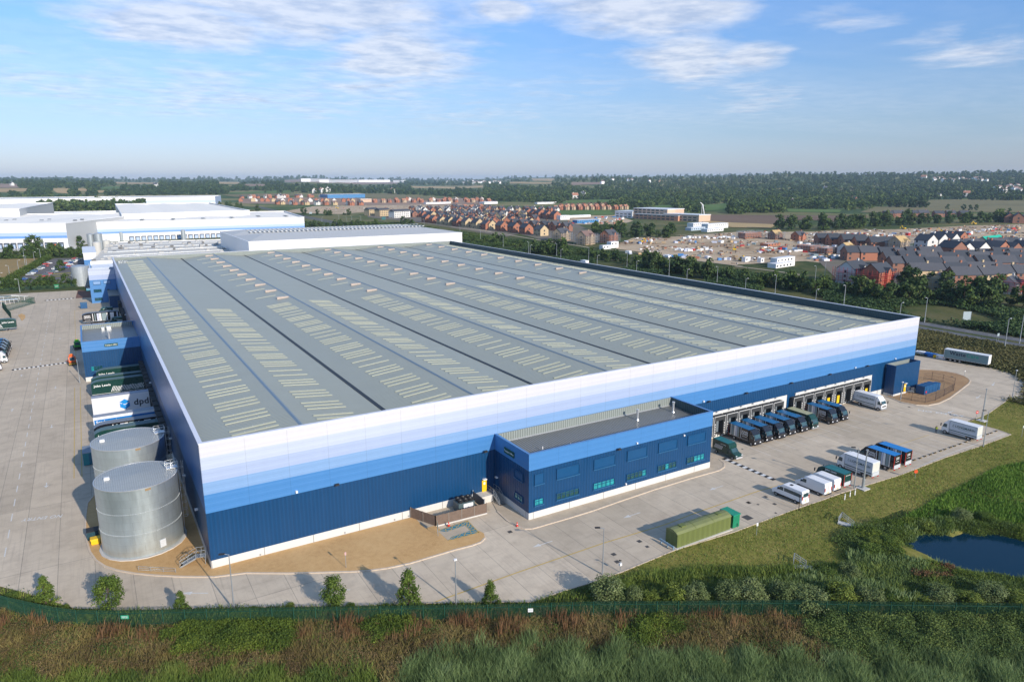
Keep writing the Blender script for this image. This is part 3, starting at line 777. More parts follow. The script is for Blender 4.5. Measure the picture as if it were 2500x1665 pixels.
for x, y in ((77.8, -3.6), (87.1, -3.7)): MB().tube((x, y, 9.7), (x, y, 11.9), .22, n=12).tube((x, y, 11.9), (x, y, 12.1), .3, n=12).tube((x, y, 9.8), (x, y, 10.1), .4, .25, n=12).build('flue', ALU, ofc, smooth=False)
MB().tube((53.3, -7.1, 9.7), (53.3, -7.1, 10.6), .09, n=8).tube((57.5, -9.5, 9.7), (57.5, -9.5, 11.2), .05, n=8).build('roof_pipe', WHITE, ofc)
MB().box(49.3, 50.5, -10.4, -9.5, 9.6, 10.4).build('roof_box', ALU, ofc)
y = oy0
window(ofc, 48.85, 50.8, 6.1, 8.0, y, blind=True); window(ofc, 48.85, 50.7, 2.35, 3.55, y, 2, TEAL)
pat = [[TEALD] * 5, [TEAL, TEAL, TEAL, TEAL, TEAL], [TEALD, TEALD, TEALD, TEALD, TEAL], [TEALD, TEALD, TEAL, TEALD, TEALD], [TEALD, TEALD, TEAL, TEAL, TEAL]]
for (a, b), mm in zip(((53.3, 58.1), (61.2, 66.0), (68.75, 73.5), (76.25, 81.0), (83.7, 88.45)), pat):
    window(ofc, a, b, 6.1, 8.0, y, blind=True); window(ofc, a, b, 2.3, 3.55, y, 5, mm)
window(ofc, -9.6, -6.9, 6.2, 7.7, ox0, blind=True, face='w'); window(ofc, -9.55, -6.9, 2.4, 3.55, ox0, 3, TEAL, face='w')
sg = MB().box(ox0 - .14, ox0 - .002, -6.75, -3.5, 9.5, 10.5).build('sign', P('sign green', (.006, .06, .03), .4), ofc)
lettering('Transport Office', .42, frame((ox0 - .16, -5.12, 10.0), (0, -1, 0), (0, 0, 1)), WHITE, sg)
MB().box(ox0 - .1, ox0 - .003, -1.3, -.4, 1.35, 3.5).build('door', NAVYF, ofc); MB().box(ox0 - .35, ox0 - .003, -1.2, -.6, 3.75, 3.95).build('door_lamp', WHITE, ofc)
for x in (66.5,): MB().bar((x - .3, y - .5, 9.0), (x + .3, y - .5, 9.0), .35, .3).bar((x, y, 8.8), (x, y - .5, 9.0), .1).build('flood_light', BLACK, ofc)
for x, z in ((70.9, 9.0), (82.6, 8.2), (68.6, 1.6)): MB().box(x - .13, x + .13, y - .3, y - .035, z, z + .3).build('wall_camera', WHITE, ofc)

# ---------------------------------------------------------------- pavilion at the far end of the front
pv_ = thing('plant_room', 'plain navy annexe with open parapet at the right end of the warehouse front', 'annexe')
px0, px1, py0 = 166.4, 177.6, -3.0
ring(px0, px1, py0, -.062, .6, 8.3, .3, sides='flr').build('wall', NAVY, pv_)
ring(px0 - .03, px1 + .03, py0 - .03, -.062, -.05, .6, .3, sides='flr').build('plinth', PLINTH, pv_)
MB().poly([(px0 + .3, py0 + .3, 7.3), (px1 - .3, py0 + .3, 7.3), (px1 - .3, -.1, 7.3), (px0 + .3, -.1, 7.3)]).build('roof', ROOF2, pv_)
MB().box(px0 + .3, px1 - .3, -.3, -.062, 7.3, 8.25).build('parapet_lining', GREY_IN, pv_)
MB().box(px0 + 1, px1 - 1, -1.6, -1.4, 7.35, 7.6).build('roof_rail', ALU, pv_)
yellow_door(171.0, py0, .6, pv_)

# ---------------------------------------------------------------- west side blocks
wo = thing('dock_office', 'two tone blue block with green sign jutting from the shaded warehouse wall', 'office')
ax0, ax1, ay0, ay1, ah = -14.5, -.035, 123.0, 150.5, 11.4
ring(ax0, ax1, ay0, ay1, 8.55, ah, .3, sides='fbl').build('cladding_band', SKYF, wo)
ring(ax0, ax1, ay0, ay1, 1.3, 8.55, .3, sides='fbl').build('wall', NAVY, wo)
ring(ax0 - .03, ax1, ay0 - .03, ay1 + .03, -.05, 1.3, .3, sides='fbl').build('plinth', PLINTH, wo)
ring(ax0 - .04, ax1, ay0 - .04, ay1 + .04, ah, ah + .1, .45, sides='fbl').build('coping', SKYF, wo)
MB().poly([(ax0 + .3, ay0 + .3, 9.9), (ax1, ay0 + .3, 9.9), (ax1, ay1 - .3, 10.1), (ax0 + .3, ay1 - .3, 10.1)]).build('roof', ROOF2, wo)
MB().box(ax0 + .3, ax1 - .3, ay1 - .42, ay1 - .301, 10, ah - .01).build('parapet_lining', GREY_IN, wo)
MB().tube((-7.4, 131.5, 9.9), (-7.4, 131.5, 12.2), .25, n=12).build('flue', ALU, wo)
MB().box(-9, -8.2, 146, 147, 10, 11).box(-7.6, -6.4, 145.6, 146.8, 10, 11.2).build('roof_plant', ALU, wo)
sg = MB().box(-8.95, -5.6, ay0 - .14, ay0 - .002, 9.5, 10.3).build('sign', P('sign green', (0, 0, 0)), wo)
lettering('Transport Office', .42, frame((-7.28, ay0 - .16, 9.9), (1, 0, 0), (0, 0, 1)), WHITE, sg)
window(wo, -13.0, -10.0, 2.9, 4.3, ay0, 4, [TEAL, TEALD, TEALD, TEALD])
tw = thing('stair_block', 'sky blue block with small dark windows near the far end of the shaded wall', 'office')
bx0, by0, by1, bh = -10.6, 271.2, 282.0, 15.2
ring(bx0, -.035, by0, by1, 12.9, bh, .3, sides='fbl').build('cladding_band', BM['pale'], tw)
ring(bx0, -.035, by0, by1, 10.7, 12.9, .3, sides='fbl').build('cladding_band', BM['light'], tw)
ring(bx0, -.035, by0, by1, 0, 10.7, .3, sides='fbl').build('wall', SKYF, tw)
MB().poly([(bx0 + .3, by0 + .3, 14), (-.04, by0 + .3, 14), (-.04, by1 - .3, 14.2), (bx0 + .3, by1 - .3, 14.2)]).build('roof', ROOF2, tw)
for z in (1.2, 5.1): window(tw, -9.4, -6.2, z, z + 1.3, by0, 4, TEALD)
window(tw, -4.0, -3.0, 5.1, 6.2, by0, 1, TEALD)
window(tw, -9.2, -6.2, 8.6, 10.2, by0, blind=BM['mid']); window(tw, -5.0, -2.2, 8.8, 10.2, by0, blind=BM['mid'])
MB().box(bx0 - 1.6, bx0 - .002, 272, 279, 6.0, 6.2).build('entrance_canopy', TEAL, tw)
lowb = thing('low_annexe', 'low dark navy annexe in the corner beside the sky blue office block', 'annexe')
MB().box(-3.9, -.035, 252.6, 271.16, 0, 5.4).build('wall', NAVY, lowb); MB().box(-3.95, -.035, 252.5, 271.16, 5.4, 5.7).build('roof', GREY_IN, lowb)
# ---------------------------------------------------------------- vehicles (length along +x = forwards, built round the origin)
TYRE = BLACK; HUB = P('wheel hub', (.38, .39, .40), .4, .4)
HEAD = P('headlamp', (.75, .77, .8), .15); AMB = P('amber marker', (.75, .28, .02), .3)
def wheel(parent, x, y, r=.48, w=.28, name='wheel'):
    o = MB().tube((x, y - w / 2, r), (x, y + w / 2, r), r, n=18).build(name, TYRE, parent)
    s = -1 if y < 0 else 1
    MB().tube((x, y + s * (w / 2 - .02), r), (x, y + s * (w / 2 + .015), r), r * .55, n=12).build('hub', HUB, o)
    return o
def side(parent, x, y, z, s):
    """matrix for artwork on a vehicle side; s=+1 left side (+y), s=-1 right side (-y); reads left to right"""
    return frame((x, y, z), (-s, 0, 0), (0, 0, 1))
def rounded_top(x0, x1, z0, z1, r):
    return [(x0, z0), (x1, z0), (x1, z1 - r), (x1 - r * .3, z1 - r * .3), (x1 - r, z1), (x0, z1)]
GREYART = P('grey artwork', (.20, .27, .29), .4); LILAC = P('pale lilac artwork', (.50, .54, .66), .4)
BLUER = P('blue lorry roof', (.010, .13, .30), .45, var=.25, vs=.8); TEALR = P('teal lorry roof', (.008, .14, .15), .5, var=.2)
CREAMR = P('cream lorry roof', (.36, .36, .22), .6, var=.15); LGREY = P('light grey panel', (.50, .53, .55), .45, var=.06)
PALEBLUE = P('pale blue white box', (.55, .60, .66), .4, var=.05); GTXT = P('green text', (.003, .06, .045), .4)
NTXT = P('navy text', (.01, .02, .06), .4)
def cab(parent, x0, col, w=2.25, h=2.7, l=1.55, fair=None, fh=3.3):
    """forward-control lorry cab with raked screen, deflector, mirrors, lamps and bumper"""
    hw = w / 2
    prof = [(x0, .55), (x0 + l, .55), (x0 + l + .03, 1.45), (x0 + l - .10, 1.75), (x0 + l - .38, h - .18), (x0 + l - .6, h), (x0, h)]
    c = MB().prism(prof, -hw + .04, hw - .04).build('cab', col, parent, bevel=.06)
    # windscreen, side windows
    MB().poly([(x0 + l - .075, -hw + .16, 1.74), (x0 + l - .075, hw - .16, 1.74), (x0 + l - .355, hw - .22, h - .22), (x0 + l - .355, -hw + .22, h - .22)]).build('windscreen', GLASS, c)
    for s in (-1, 1):
        yy = s * (hw - .03)
        mb = MB().poly([(x0 + .45, yy, 1.62), (x0 + l - .16, yy, 1.62), (x0 + l - .42, yy, h - .3), (x0 + .45, yy, h - .3)][::s])
        mb.build('side_window', GLASS, c)
        MB().bar((x0 + l - .1, s * (hw - .05), 2.3), (x0 + l + .12, s * (hw + .2), 2.3), .05).box(x0 + l + .02, x0 + l + .16, s * (hw + .1), s * (hw + .3), 1.75, 2.35).build('mirror', BLACK, c)
        MB().box(x0 + l - .02, x0 + l + .07, s * (hw - .5), s * (hw - .12), .72, .95).build('headlight', HEAD, c)
    MB().box(x0 + l - .25, x0 + l + .1, -hw, hw, .35, .68).build('bumper', BLACKP if col is BLACKP else P('grey bumper', (.25, .26, .27), .5), c)
    MB().box(x0 + l + .005, x0 + l + .045, -hw + .35, hw - .35, 1.0, 1.38).build('grille', BLACK, c)
    if fair:
        MB().prism([(x0 + .02, h - .02), (x0 + l - .62, h - .02), (x0 + .35, fh), (x0 + .02, fh)], -hw + .12, hw - .12).build('wind_deflector', fair, c)
    return c
def box_lorry(name, label, cat, L_=7.1, roof=BLUER, body=BLACKP, cabc=BLACKP, art='jl', rear=True, h=3.35, group=None, w=2.3, tail=True):
    t = thing(name, label, cat, group=group)
    hw = w / 2; xb = -L_ / 2; xc = L_ / 2 - 1.6
    b = MB().box(xb, xc - .12, -hw, hw, .95, h).build('box_body', body, t, bevel=.03)
    MB().box(xb + .03, xc - .15, -hw + .05, hw - .05, h - .015, h + .035).build('body_roof', roof, b)
    c = cab(t, xc, cabc, w - .05, fair=cabc, fh=h - .05)
    MB().box(xb + .1, xc + 1.2, -.45, .45, .55, .94).build('chassis', BLACK, t)
    for x in (xb + 1.6, xc + .75):
        for y in (-hw + .2, hw - .2): wheel(t, x, y, .46)
    for s in (-1, 1):
        MB().box(xb + 2.3, xc - .25, s * (hw - .06), s * (hw - .02), .55, .85).build('side_guard', BLACKP if body is BLACKP else LGREY, t)
        yy = s * (hw + .012)
        Ls = xc - .12 - xb
        def bar_(x0, x1, z0, z1, m):
            # measured from the front end of the box backwards
            MB().box(xc - .12 - x1, xc - .12 - x0, yy - .006, yy + .006, z0, z1).build('stripe', m, b)
        if art == 'jl':
            for (a, e, m) in ((1.95, 2.05, WHITE), (2.45, 2.95, GREYART), (3.0, 3.32, LILAC), (3.38, 3.85, WHITE), (3.95, 4.55, GREYART), (4.62, 4.78, WHITE)): bar_(a, e, 1.0, h - .03, m)
            M_ = side(None, xc - .12 - .95, s * (hw + .015), 2.55, -s if False else s)
            lettering('JOHN\nLEWIS', .62, frame((xc - 1.05, s * (hw + .016), 2.35), (-s, 0, 0), (0, 0, 1)), WHITE, b)
            MB().box(xc - 1.75, xc - .4, yy - .004, yy + .004, 1.55, 1.63).build('stripe', WHITE, b)
            MB().box(xb, xc - .12, yy - .004, yy + .006, .96, 1.0).build('stripe', WHITE, b)
        elif art == 'wave':
            for k in range(9):
                x = xb + .5 + k * .27; zt = 2.25 - .07 * (k % 3)
                p, q = (x, yy, 1.2 + .06 * (k % 2)), (x + .38, yy, zt)
                MB().bar(p, q, .02, .1).build('stripe', WHITE, b)
            lettering('John Lewis', .5, frame((xc - 1.6, s * (hw + .016), 2.75), (-s, 0, 0), (0, 0, 1)), WHITE, b)
        elif art == 'long':
            MB().box(xb + .05, xc - .17, yy - .004, yy + .004, 1.25, 1.42).build('stripe', GTXT, b)
            MB().box(xb, xc - .12, yy - .006, yy + .006, h - .1, h).build('stripe', GREYART, b)
            cxm = (xb + xc) / 2
            lettering('LONGMARSH', .66, frame((cxm - s * .45, s * (hw + .016), 2.45), (-s, 0, 0), (0, 0, 1)), GTXT, b)
            MB().box(cxm - 1.4, cxm + 1.0, yy - .003, yy + .003, 2.02, 2.08).build('stripe', GREYART, b)
            ex = cxm + s * 2.0
            for q in ((-.16, 2.2, -.02, 2.75), (.16, 2.2, .02, 2.75), (-.18, 2.35, -.05, 2.15), (.18, 2.35, .05, 2.15)):
                MB().bar((ex + q[0], yy, q[1]), (ex + q[2], yy, q[3]), .02, .06).build('emblem', GREYART, b)
    # rear: doors, lift, lamps
    rd = MB().box(xb - .03, xb - .002, -hw + .12, hw - .12, 1.55, h - .12).build('rear_door', body if art != 'long' else P('ivory door', (.62, .62, .56), .4), b)
    MB().box(xb - .12, xb - .032, -hw + .1, hw - .1, .75, 1.5).build('tail_lift', LGREY, t)
    for s in (-1, 1): MB().box(xb - .05, xb - .003, s * (hw - .02), s * (hw - .11), .8, h - .1).build('rear_post', RED if art in ('wave', 'jl') else LGREY, b)
    for s in (-1, 1): MB().box(xb - .13, xb - .05, s * (hw - .1), s * (hw - .6), .5, .66).build('tail_light', REDL, t)
    if art == 'jl':
        lettering('JOHN\nLEWIS', .34, frame((xb - .035, 0, 2.75), (0, -1, 0), (0, 0, 1)), WHITE, rd)
        lettering('& PARTNERS', .2, frame((xb - .035, 0, 2.1), (0, -1, 0), (0, 0, 1)), WHITE, rd)
    if art == 'wave': lettering('John Lewis', .3, frame((xb - .035, 0, 2.7), (0, -1, 0), (0, 0, 1)), WHITE, rd)
    return t
QUP, QDN = R(90), R(-90)
g1 = 'black lorries backed onto the front docks'
proto = box_lorry('lorry', 'black box lorry with striped sides, first from the office block on the front docks', 'lorry', group=g1)
DX = [107.6 + 3.87 * k for k in range(5)]
proto.location = (DX[0], -4.95, 0.03); proto.rotation_euler = (0, 0, QDN)
for k in range(1, 5):
    copy_tree(proto, None, (DX[k], -4.95 + [0, .1, -.1, .15, 0][k], .03), QDN + R([0, .4, -.5, .3, .5][k]), 'black box lorry with striped sides, %s from the office block on the front docks' % ORD[k])
gl = box_lorry('lorry', 'dark green lorry with cream roof backed onto a front dock', 'lorry', 7.2, CREAMR, DGREEN, DGREEN, 'wave')
gl.location = (126.95, -4.9, .03); gl.rotation_euler = (0, 0, QDN)
copy_tree(proto, None, (134.0, -5.0, .03), QDN, 'left of two black striped lorries at the docks beyond the yellow door')
copy_tree(proto, None, (138.0, -4.9, .03), QDN + R(.5), 'right of two black striped lorries at the docks beyond the yellow door')
lm_ = box_lorry('lorry', 'white lorry with green lettering backed onto a front dock beside yellow doors', 'lorry', 7.4, WHITE, PALEBLUE, WHITE, 'long', h=3.45)
lm_.location = (153.1, -5.0, .03); lm_.rotation_euler = (0, 0, QDN)
copy_tree(lm_, None, (113.0, -27.8, .03), QUP - R(1), 'white lorry with green lettering parked along the grass edge between tall lamp posts')
copy_tree(lm_, None, (150.7, -27.9, .03), QUP, 'white lorry with green lettering parked near the far end beside a worker')
b1 = box_lorry('lorry', 'black lorry with bright blue roof parked next to the white lettered lorry', 'lorry', 7.3, P('bright blue lorry roof', (.005, .20, .55), .45, var=.08), h=3.45)
b1.location = (119.9, -27.9, .03); b1.rotation_euler = (0, 0, QUP)
copy_tree(b1, None, (123.7, -27.9, .03), QUP, 'rightmost black lorry with bright blue roof in the grass edge row')
g3 = box_lorry('lorry', 'dark green box lorry with teal roof parked between white vans and white lorry', 'lorry', 5.9, TEALR, DGREEN, DGREEN, 'wave', h=3.05)
g3.location = (104.5, -28.4, .03); g3.rotation_euler = (0, 0, QUP)

def van(name, label, mini=False):
    t = thing(name, label, 'minibus' if mini else 'van')
    L_, hw, h = 6.2, 1.0, 2.62
    x0, x1 = -L_ / 2, L_ / 2
    prof = [(x0, .42), (x1 - .05, .42), (x1, .95), (x1 - .35, 1.25), (x1 - 1.05, 1.45), (x1 - 1.75, 2.3), (x1 - 2.15, h - .05), (x1 - 2.6, h), (x0 + .15, h), (x0 + .03, h - .2)]
    b = MB().prism(prof, -hw, hw).build('body', WHITE, t, bevel=.09)
    e = .012
    MB().poly([(x1 - 1.10 + e, -.82, 1.50), (x1 - 1.10 + e, .82, 1.50), (x1 - 1.72 + e, .74, 2.28), (x1 - 1.72 + e, -.74, 2.28)]).build('windscreen', GLASS, b)
    for s in (-1, 1):
        yy = s * (hw + .008)
        q = [(x1 - 1.25, yy, 1.42), (x1 - 1.75, yy, 2.08), (x1 - 2.35, yy, 2.08), (x1 - 2.35, yy, 1.42)]
        MB().poly(q if s > 0 else q[::-1]).build('side_window', GLASS, b)
        if mini:
            q = [(x0 + .55, yy, 1.45), (x1 - 2.5, yy, 1.45), (x1 - 2.5, yy, 2.1), (x0 + .55, yy, 2.1)]
            MB().poly(q if s < 0 else q[::-1]).build('side_window', GLASS, b)
        MB().box(x0 + .3, x1 - .5, s * (hw - .01), s * (hw + .03), .45, .62).build('sill_trim', BLACK, b)
        MB().box(x0 - .02, x0 + .04, s * (hw - .2), s * (hw + .01), 1.1, 1.75).build('tail_light', REDL, b)
        MB().box(x1 - .3, x1 - .02, s * (hw - .35), s * (hw - .02), .95, 1.15).build('headlight', HEAD, b)
        MB().box(x1 - 1.45, x1 - 1.3, s * (hw + .02), s * (hw + .25), 1.45, 1.8).build('mirror', BLACK, b)
        for x in (x0 + 1.3, x1 - .95): wheel(t, x, s * (hw - .12), .36, .24)
    MB().box(x0 - .1, x0 + .02, -hw + .05, hw - .05, .4, .62).build('bumper', BLACK if not mini else WHITE, b)
    MB().box(x0 - .012, x0 - .002, -.02, .02, .7, 2.45).build('door_seam', BLACK, b)
    MB().box(x0 - .03, x0 - .003, -.26, .26, .72, .85).build('number_plate', P('yellow plate', (.65, .5, .05), .4), b)
    if mini:
        MB().box(x0 - .006, x0 + .02, -.75, .75, 1.5, 2.2).build('rear_window', GLASS, b)
        MB().box(-.4, .1, -.3, .3, h - .01, h + .05).build('roof_hatch', BLACK, b)
    return t
VANP = v = van('van', 'white panel van parked beside the white minibus'); v.location = (98.6, -28.5, .03); v.rotation_euler = (0, 0, QUP)
copy_tree(v, None, (101.6, -28.3, .03), QUP, 'white panel van parked between another white van and a green lorry')
v = van('minibus', 'white minibus with dark side windows parked on the yard by the grass', True); v.location = (92.2, -28.5, .03); v.rotation_euler = (0, 0, QUP + R(2))

def luton(name, label):
    t = thing(name, label, 'van')
    hw = 1.1
    b = MB().prism([(-3.1, .75), (1.0, .75), (1.0, 2.0), (1.45, 2.1), (1.3, 2.75), (.9, 3.0), (-3.1, 3.0)], -hw, hw).build('box_body', DGREEN, t, bevel=.05)
    MB().box(-3.05, .85, -hw + .05, hw - .05, 3.0, 3.04).build('body_roof', TEALR, b)
    c = MB().prism([(1.0, .42), (3.1, .42), (3.15, .95), (2.85, 1.2), (2.15, 1.4), (1.5, 2.08), (1.0, 2.1)], -.98, .98).build('cab', DGREEN, t, bevel=.08)
    MB().poly([(2.16, -.8, 1.44), (2.16, .8, 1.44), (1.56, .74, 2.08), (1.56, -.74, 2.08)]).build('windscreen', GLASS, c)
    for s in (-1, 1):
        q = [(2.0, s * .99, 1.35), (1.6, s * .99, 1.9), (1.1, s * .99, 1.9), (1.1, s * .99, 1.35)]
        MB().poly(q if s > 0 else q[::-1]).build('side_window', GLASS, c)
        MB().box(2.8, 3.13, s * .6, s * .95, .85, 1.05).build('headlight', HEAD, c)
        for k in range(8):
            x = -2.6 + k * .27
            MB().bar((x, s * (hw + .012), 1.25), (x + .4, s * (hw + .012), 2.1), .02, .1).build('stripe', WHITE, b)
        lettering('John Lewis', .3, frame((-.2, s * (hw + .014), 2.5), (-s, 0, 0), (0, 0, 1)), WHITE, b)
        for x in (-2.0, 2.2): wheel(t, x, s * .9, .36, .24)
    MB().box(3.0, 3.22, -.9, .9, .4, .7).build('bumper', P('silver bumper', (.5, .5, .52), .3), c)
    return t
lu = luton('van', 'dark green box van with white diagonal stripes beside the office block'); lu.location = (98.2, -8.6, .03); lu.rotation_euler = (0, 0, QDN)

def trailer(name, label, body, roof, art, L_=12.7, h=4.5, curved=True, w=2.4, cat='trailer', legs=True, side_col=None):
    """box semitrailer, nose towards +x"""
    t = thing(name, label, cat); hw = w / 2; x0, x1 = -L_ / 2, L_ / 2; zb = 1.0
    if curved:
        prof = [(x0, zb), (x1, zb), (x1, h - .75), (x1 - .5, h - .38), (x1 - 1.3, h - .12), (x1 - 2.4, h), (x0 + 1.2, h), (x0, h - .22)]
    else: prof = [(x0, zb), (x1, zb), (x1, h), (x0, h)]
    b = MB().prism(prof, -hw, hw).build('box_body', body, t, bevel=.03)
    rp = prof[2:] if curved else [(x1, h), (x0, h)]
    mb = MB()
    for p, q in zip(rp, rp[1:]):
        mb.poly([(p[0], -hw + .04, p[1] + .02), (p[0], hw - .04, p[1] + .02), (q[0], hw - .04, q[1] + .02), (q[0], -hw + .04, q[1] + .02)][::-1])
    mb.build('body_roof', roof, b)
    MB().box(x0 + .1, x1 - 3.2, -.5, .5, .75, .99).box(x1 - 3.3, x1 - .2, -.5, .5, .85, .99).build('chassis', BLACK, t)
    for i in range(3):
        for s in (-1, 1): wheel(t, x0 + 2.0 + 1.3 * i, s * (hw - .22), .5, .34)
    for s in (-1, 1):
        MB().box(x1 - 3.0, x1 - 2.85, s * .75, s * .95, 0, .98).box(x1 - 3.1, x1 - 2.75, s * .65, s * 1.0, 0, .06).build('landing_leg', BLACK, t)
        yy = s * (hw + .012)
        if art != 'curtain': MB().box(x0 + 5.3, x1 - 3.4, s * (hw - .05), s * (hw - .01), .6, .97).build('side_guard', body, t)
        F_ = frame
        if art in ('jl', 'jlb'):
            MB().box(x0, x1, yy - .004, yy + .004, zb, zb + .07).build('stripe', WHITE, b)
        if art == 'jl':
            lettering('John Lewis', .82, F_((x1 - 2.5, s * (hw + .016), h - 1.25), (-s, 0, 0), (0, 0, 1)), WHITE, b)
            for k in range(21):
                x = x1 - 4.4 - k * .37; lo = 1.35 + .08 * math.sin(k * 1.1); hi = 2.65 + .10 * math.sin(k * 1.1 + 1)
                MB().bar((x, yy, lo), (x - .62, yy, hi), .02, .13).build('stripe', WHITE, b)
        if art == 'jlb':
            lettering('JOHN\nLEWIS', .8, F_((x1 - 1.7, s * (hw + .016), h - 1.5), (-s, 0, 0), (0, 0, 1)), WHITE, b)
            MB().box(x1 - 2.7, x1 - .7, yy - .004, yy + .004, 1.6, 1.68).build('stripe', WHITE, b)
            for (a, e, m) in ((3.5, 3.7, WHITE), (4.2, 4.5, GREYART), (5.0, 5.7, LILAC), (5.8, 6.5, WHITE), (6.7, 8.3, GREYART), (8.4, 8.7, WHITE), (9.6, 10.9, WHITE), (11.9, 12.3, LILAC)):
                MB().box(x1 - e, x1 - a, yy - .004, yy + .004, zb + .1, h - .35).build('stripe', m, b)
        if art == 'dpd':
            lettering('dpd', 2.1, F_((.6 + (-s) * 3.4 if False else -3.9 * (1 if s < 0 else 1), s * (hw + .016), 2.95), (-s, 0, 0), (0, 0, 1)), P('charcoal text', (.03, .025, .03), .4), b)
            cxb = -.35; DB = P('parcel blue', (.004, .23, .60), .4); DB2 = P('parcel light blue', (.01, .33, .72), .4)
            r_ = 1.28; zc = 2.85
            hexp = [(cxb + r_ * math.cos(R(90 + 60 * i)) * .95, yy, zc + r_ * math.sin(R(90 + 60 * i))) for i in range(6)]
            MB().poly(hexp if s < 0 else hexp).build('emblem', DB, b)
            y2 = s * (hw + .02)
            for p, q in (((cxb, y2, zc - .1), (cxb, y2, zc - .95)), ((cxb, y2, zc - .1), (cxb - 1.05, y2, zc + .45)), ((cxb, y2, zc - .1), (cxb + .35, y2, zc + .08)), ((cxb + .55, y2, zc + .2), (cxb + 1.05, y2, zc + .45))):
                MB().bar(p, q, .01, .13).build('emblem_line', WHITE, b)
        if art == 'post':
            MB().box(x0 + .1, x1 - .15, yy - .004, yy + .004, 1.1, h - .55).build('stripe', P('post blue', (.004, .16, .48), .4), b)
            lettering('Send, receive', .85, F_((x1 - 2.9, s * (hw + .03), h - 1.15), (-s, 0, 0), (0, 0, 1)), WHITE, b)
            for xx, m in ((-.0, ORANGE), (-1.2, RED)):
                MB().tube((xx, s * (hw + .01), 3.2), (xx, s * (hw + .03), 3.2), .42, n=14).build('emblem', m, b)
            MB().box(-3.6, -2.6, s * (hw + .012), s * (hw + .02), 3.35, 3.5).build('emblem', WHITE, b)
        if art == 'curtain':
            MB().box(x0 + .1, x1 - .1, yy - .006, yy + .008, 1.1, h - .15).build('side_curtain', side_col, b)
            lettering('Waste', 1.6, F_((2.3 * s, s * (hw + .034), 2.75), (-s, 0, 0), (0, 0, 1)), NTXT, b)
            lettering('Care', 1.6, F_((-1.8 * s, s * (hw + .034), 2.75), (-s, 0, 0), (0, 0, 1)), P('curtain green text', (.02, .30, .22), .5), b)
            for k in range(9): MB().box(x0 + .8 + k * 1.35, x0 + .84 + k * 1.35, s * (hw + .01), s * (hw + .03), 1.0, 1.35).build('strap', BLACK, b)
    MB().box(x0 - .03, x0 - .002, -hw + .08, hw - .08, zb + .1, h - .25).build('rear_door', WHITE if art in ('curtain', 'dpd') else body, b)
    for s in (-1, 1): MB().box(x0 - .1, x0, s * (hw - .1), s * (hw - .7), .55, .75).build('tail_light', REDL, t)
    return t
DKG = P('deep green trailer', (.004, .040, .032), .3, coat=.4); GRT = P('dusty teal roof', (.10, .17, .18), .6, var=.2, vs=.7)
GRB = P('dusty blue grey roof', (.20, .24, .29), .6, var=.15)
WPI = R(180)
tx = -6.9
tr = trailer('trailer', 'dark green trailer with white diagonal strokes nearest the white parcel trailer', DKG, GRT, 'jl')
tr.location = (tx, 104.9, .03); tr.rotation_euler = (0, 0, WPI)
copy_tree(tr, None, (tx + .1, 109.2, .03), WPI, 'middle one of three dark green trailers docked beside the two tone block')
copy_tree(tr, None, (tx + 1.4, 117.4, .03), WPI, 'farthest of three dark green trailers, closest to the two tone block')
d = trailer('trailer', 'white trailer with blue box emblem and dark lettering, docked on the shaded side', P('parcel white', (.66, .67, .70), .4, var=.03), P('parcel roof grey', (.34, .36, .42), .5), 'dpd', 12.8, 5.2, curved=False)
d.location = (tx, 85.7, .03); d.rotation_euler = (0, 0, WPI)
d = trailer('trailer', 'blue sided trailer with white lettering behind the black striped trailer', WHITE, P('grey van roof', (.30, .33, .38), .5), 'post', 12.7, 4.6, curved=False)
d.location = (tx, 71.8, .03); d.rotation_euler = (0, 0, WPI)
d = trailer('trailer', 'black trailer with pale vertical stripes docked next to the metal tanks', BLACKP, GRB, 'jlb', 12.8, 4.4)
d.location = (tx, 66.7, .03); d.rotation_euler = (0, 0, WPI)
copy_tree(tr, None, (tx, 62.2, .03), WPI, 'dark green trailer half hidden right behind the metal tanks')
copy_tree(d, None, (-8.2, 217.7, .03), WPI, 'black trailer with white stripes beyond the two tone block')
l2 = luton('van', 'green striped box van parked in front of the sky blue block'); l2.location = (-6.5, 237, .03); l2.rotation_euler = (0, 0, WPI)
copy_tree(l2, None, (-3.4, 210.2, .03), WPI, 'green striped box van beside the far black striped trailer')
d = trailer('trailer', 'long white roofed grey trailer with dark lettering beside the far road', WHITE, WHITE, 'curtain', 12.2, 3.75, False, side_col=P('grey green curtain', (.17, .27, .29), .55, var=.15, vs=.6))
pa, pb = G('z', 1760, 925), G('z', 1300, 845); dv = pa - pb
d.location = ((pa.x + pb.x) / 2 + .3, (pa.y + pb.y) / 2 + .3, .03); d.rotation_euler = (0, 0, math.atan2(dv.y, dv.x))
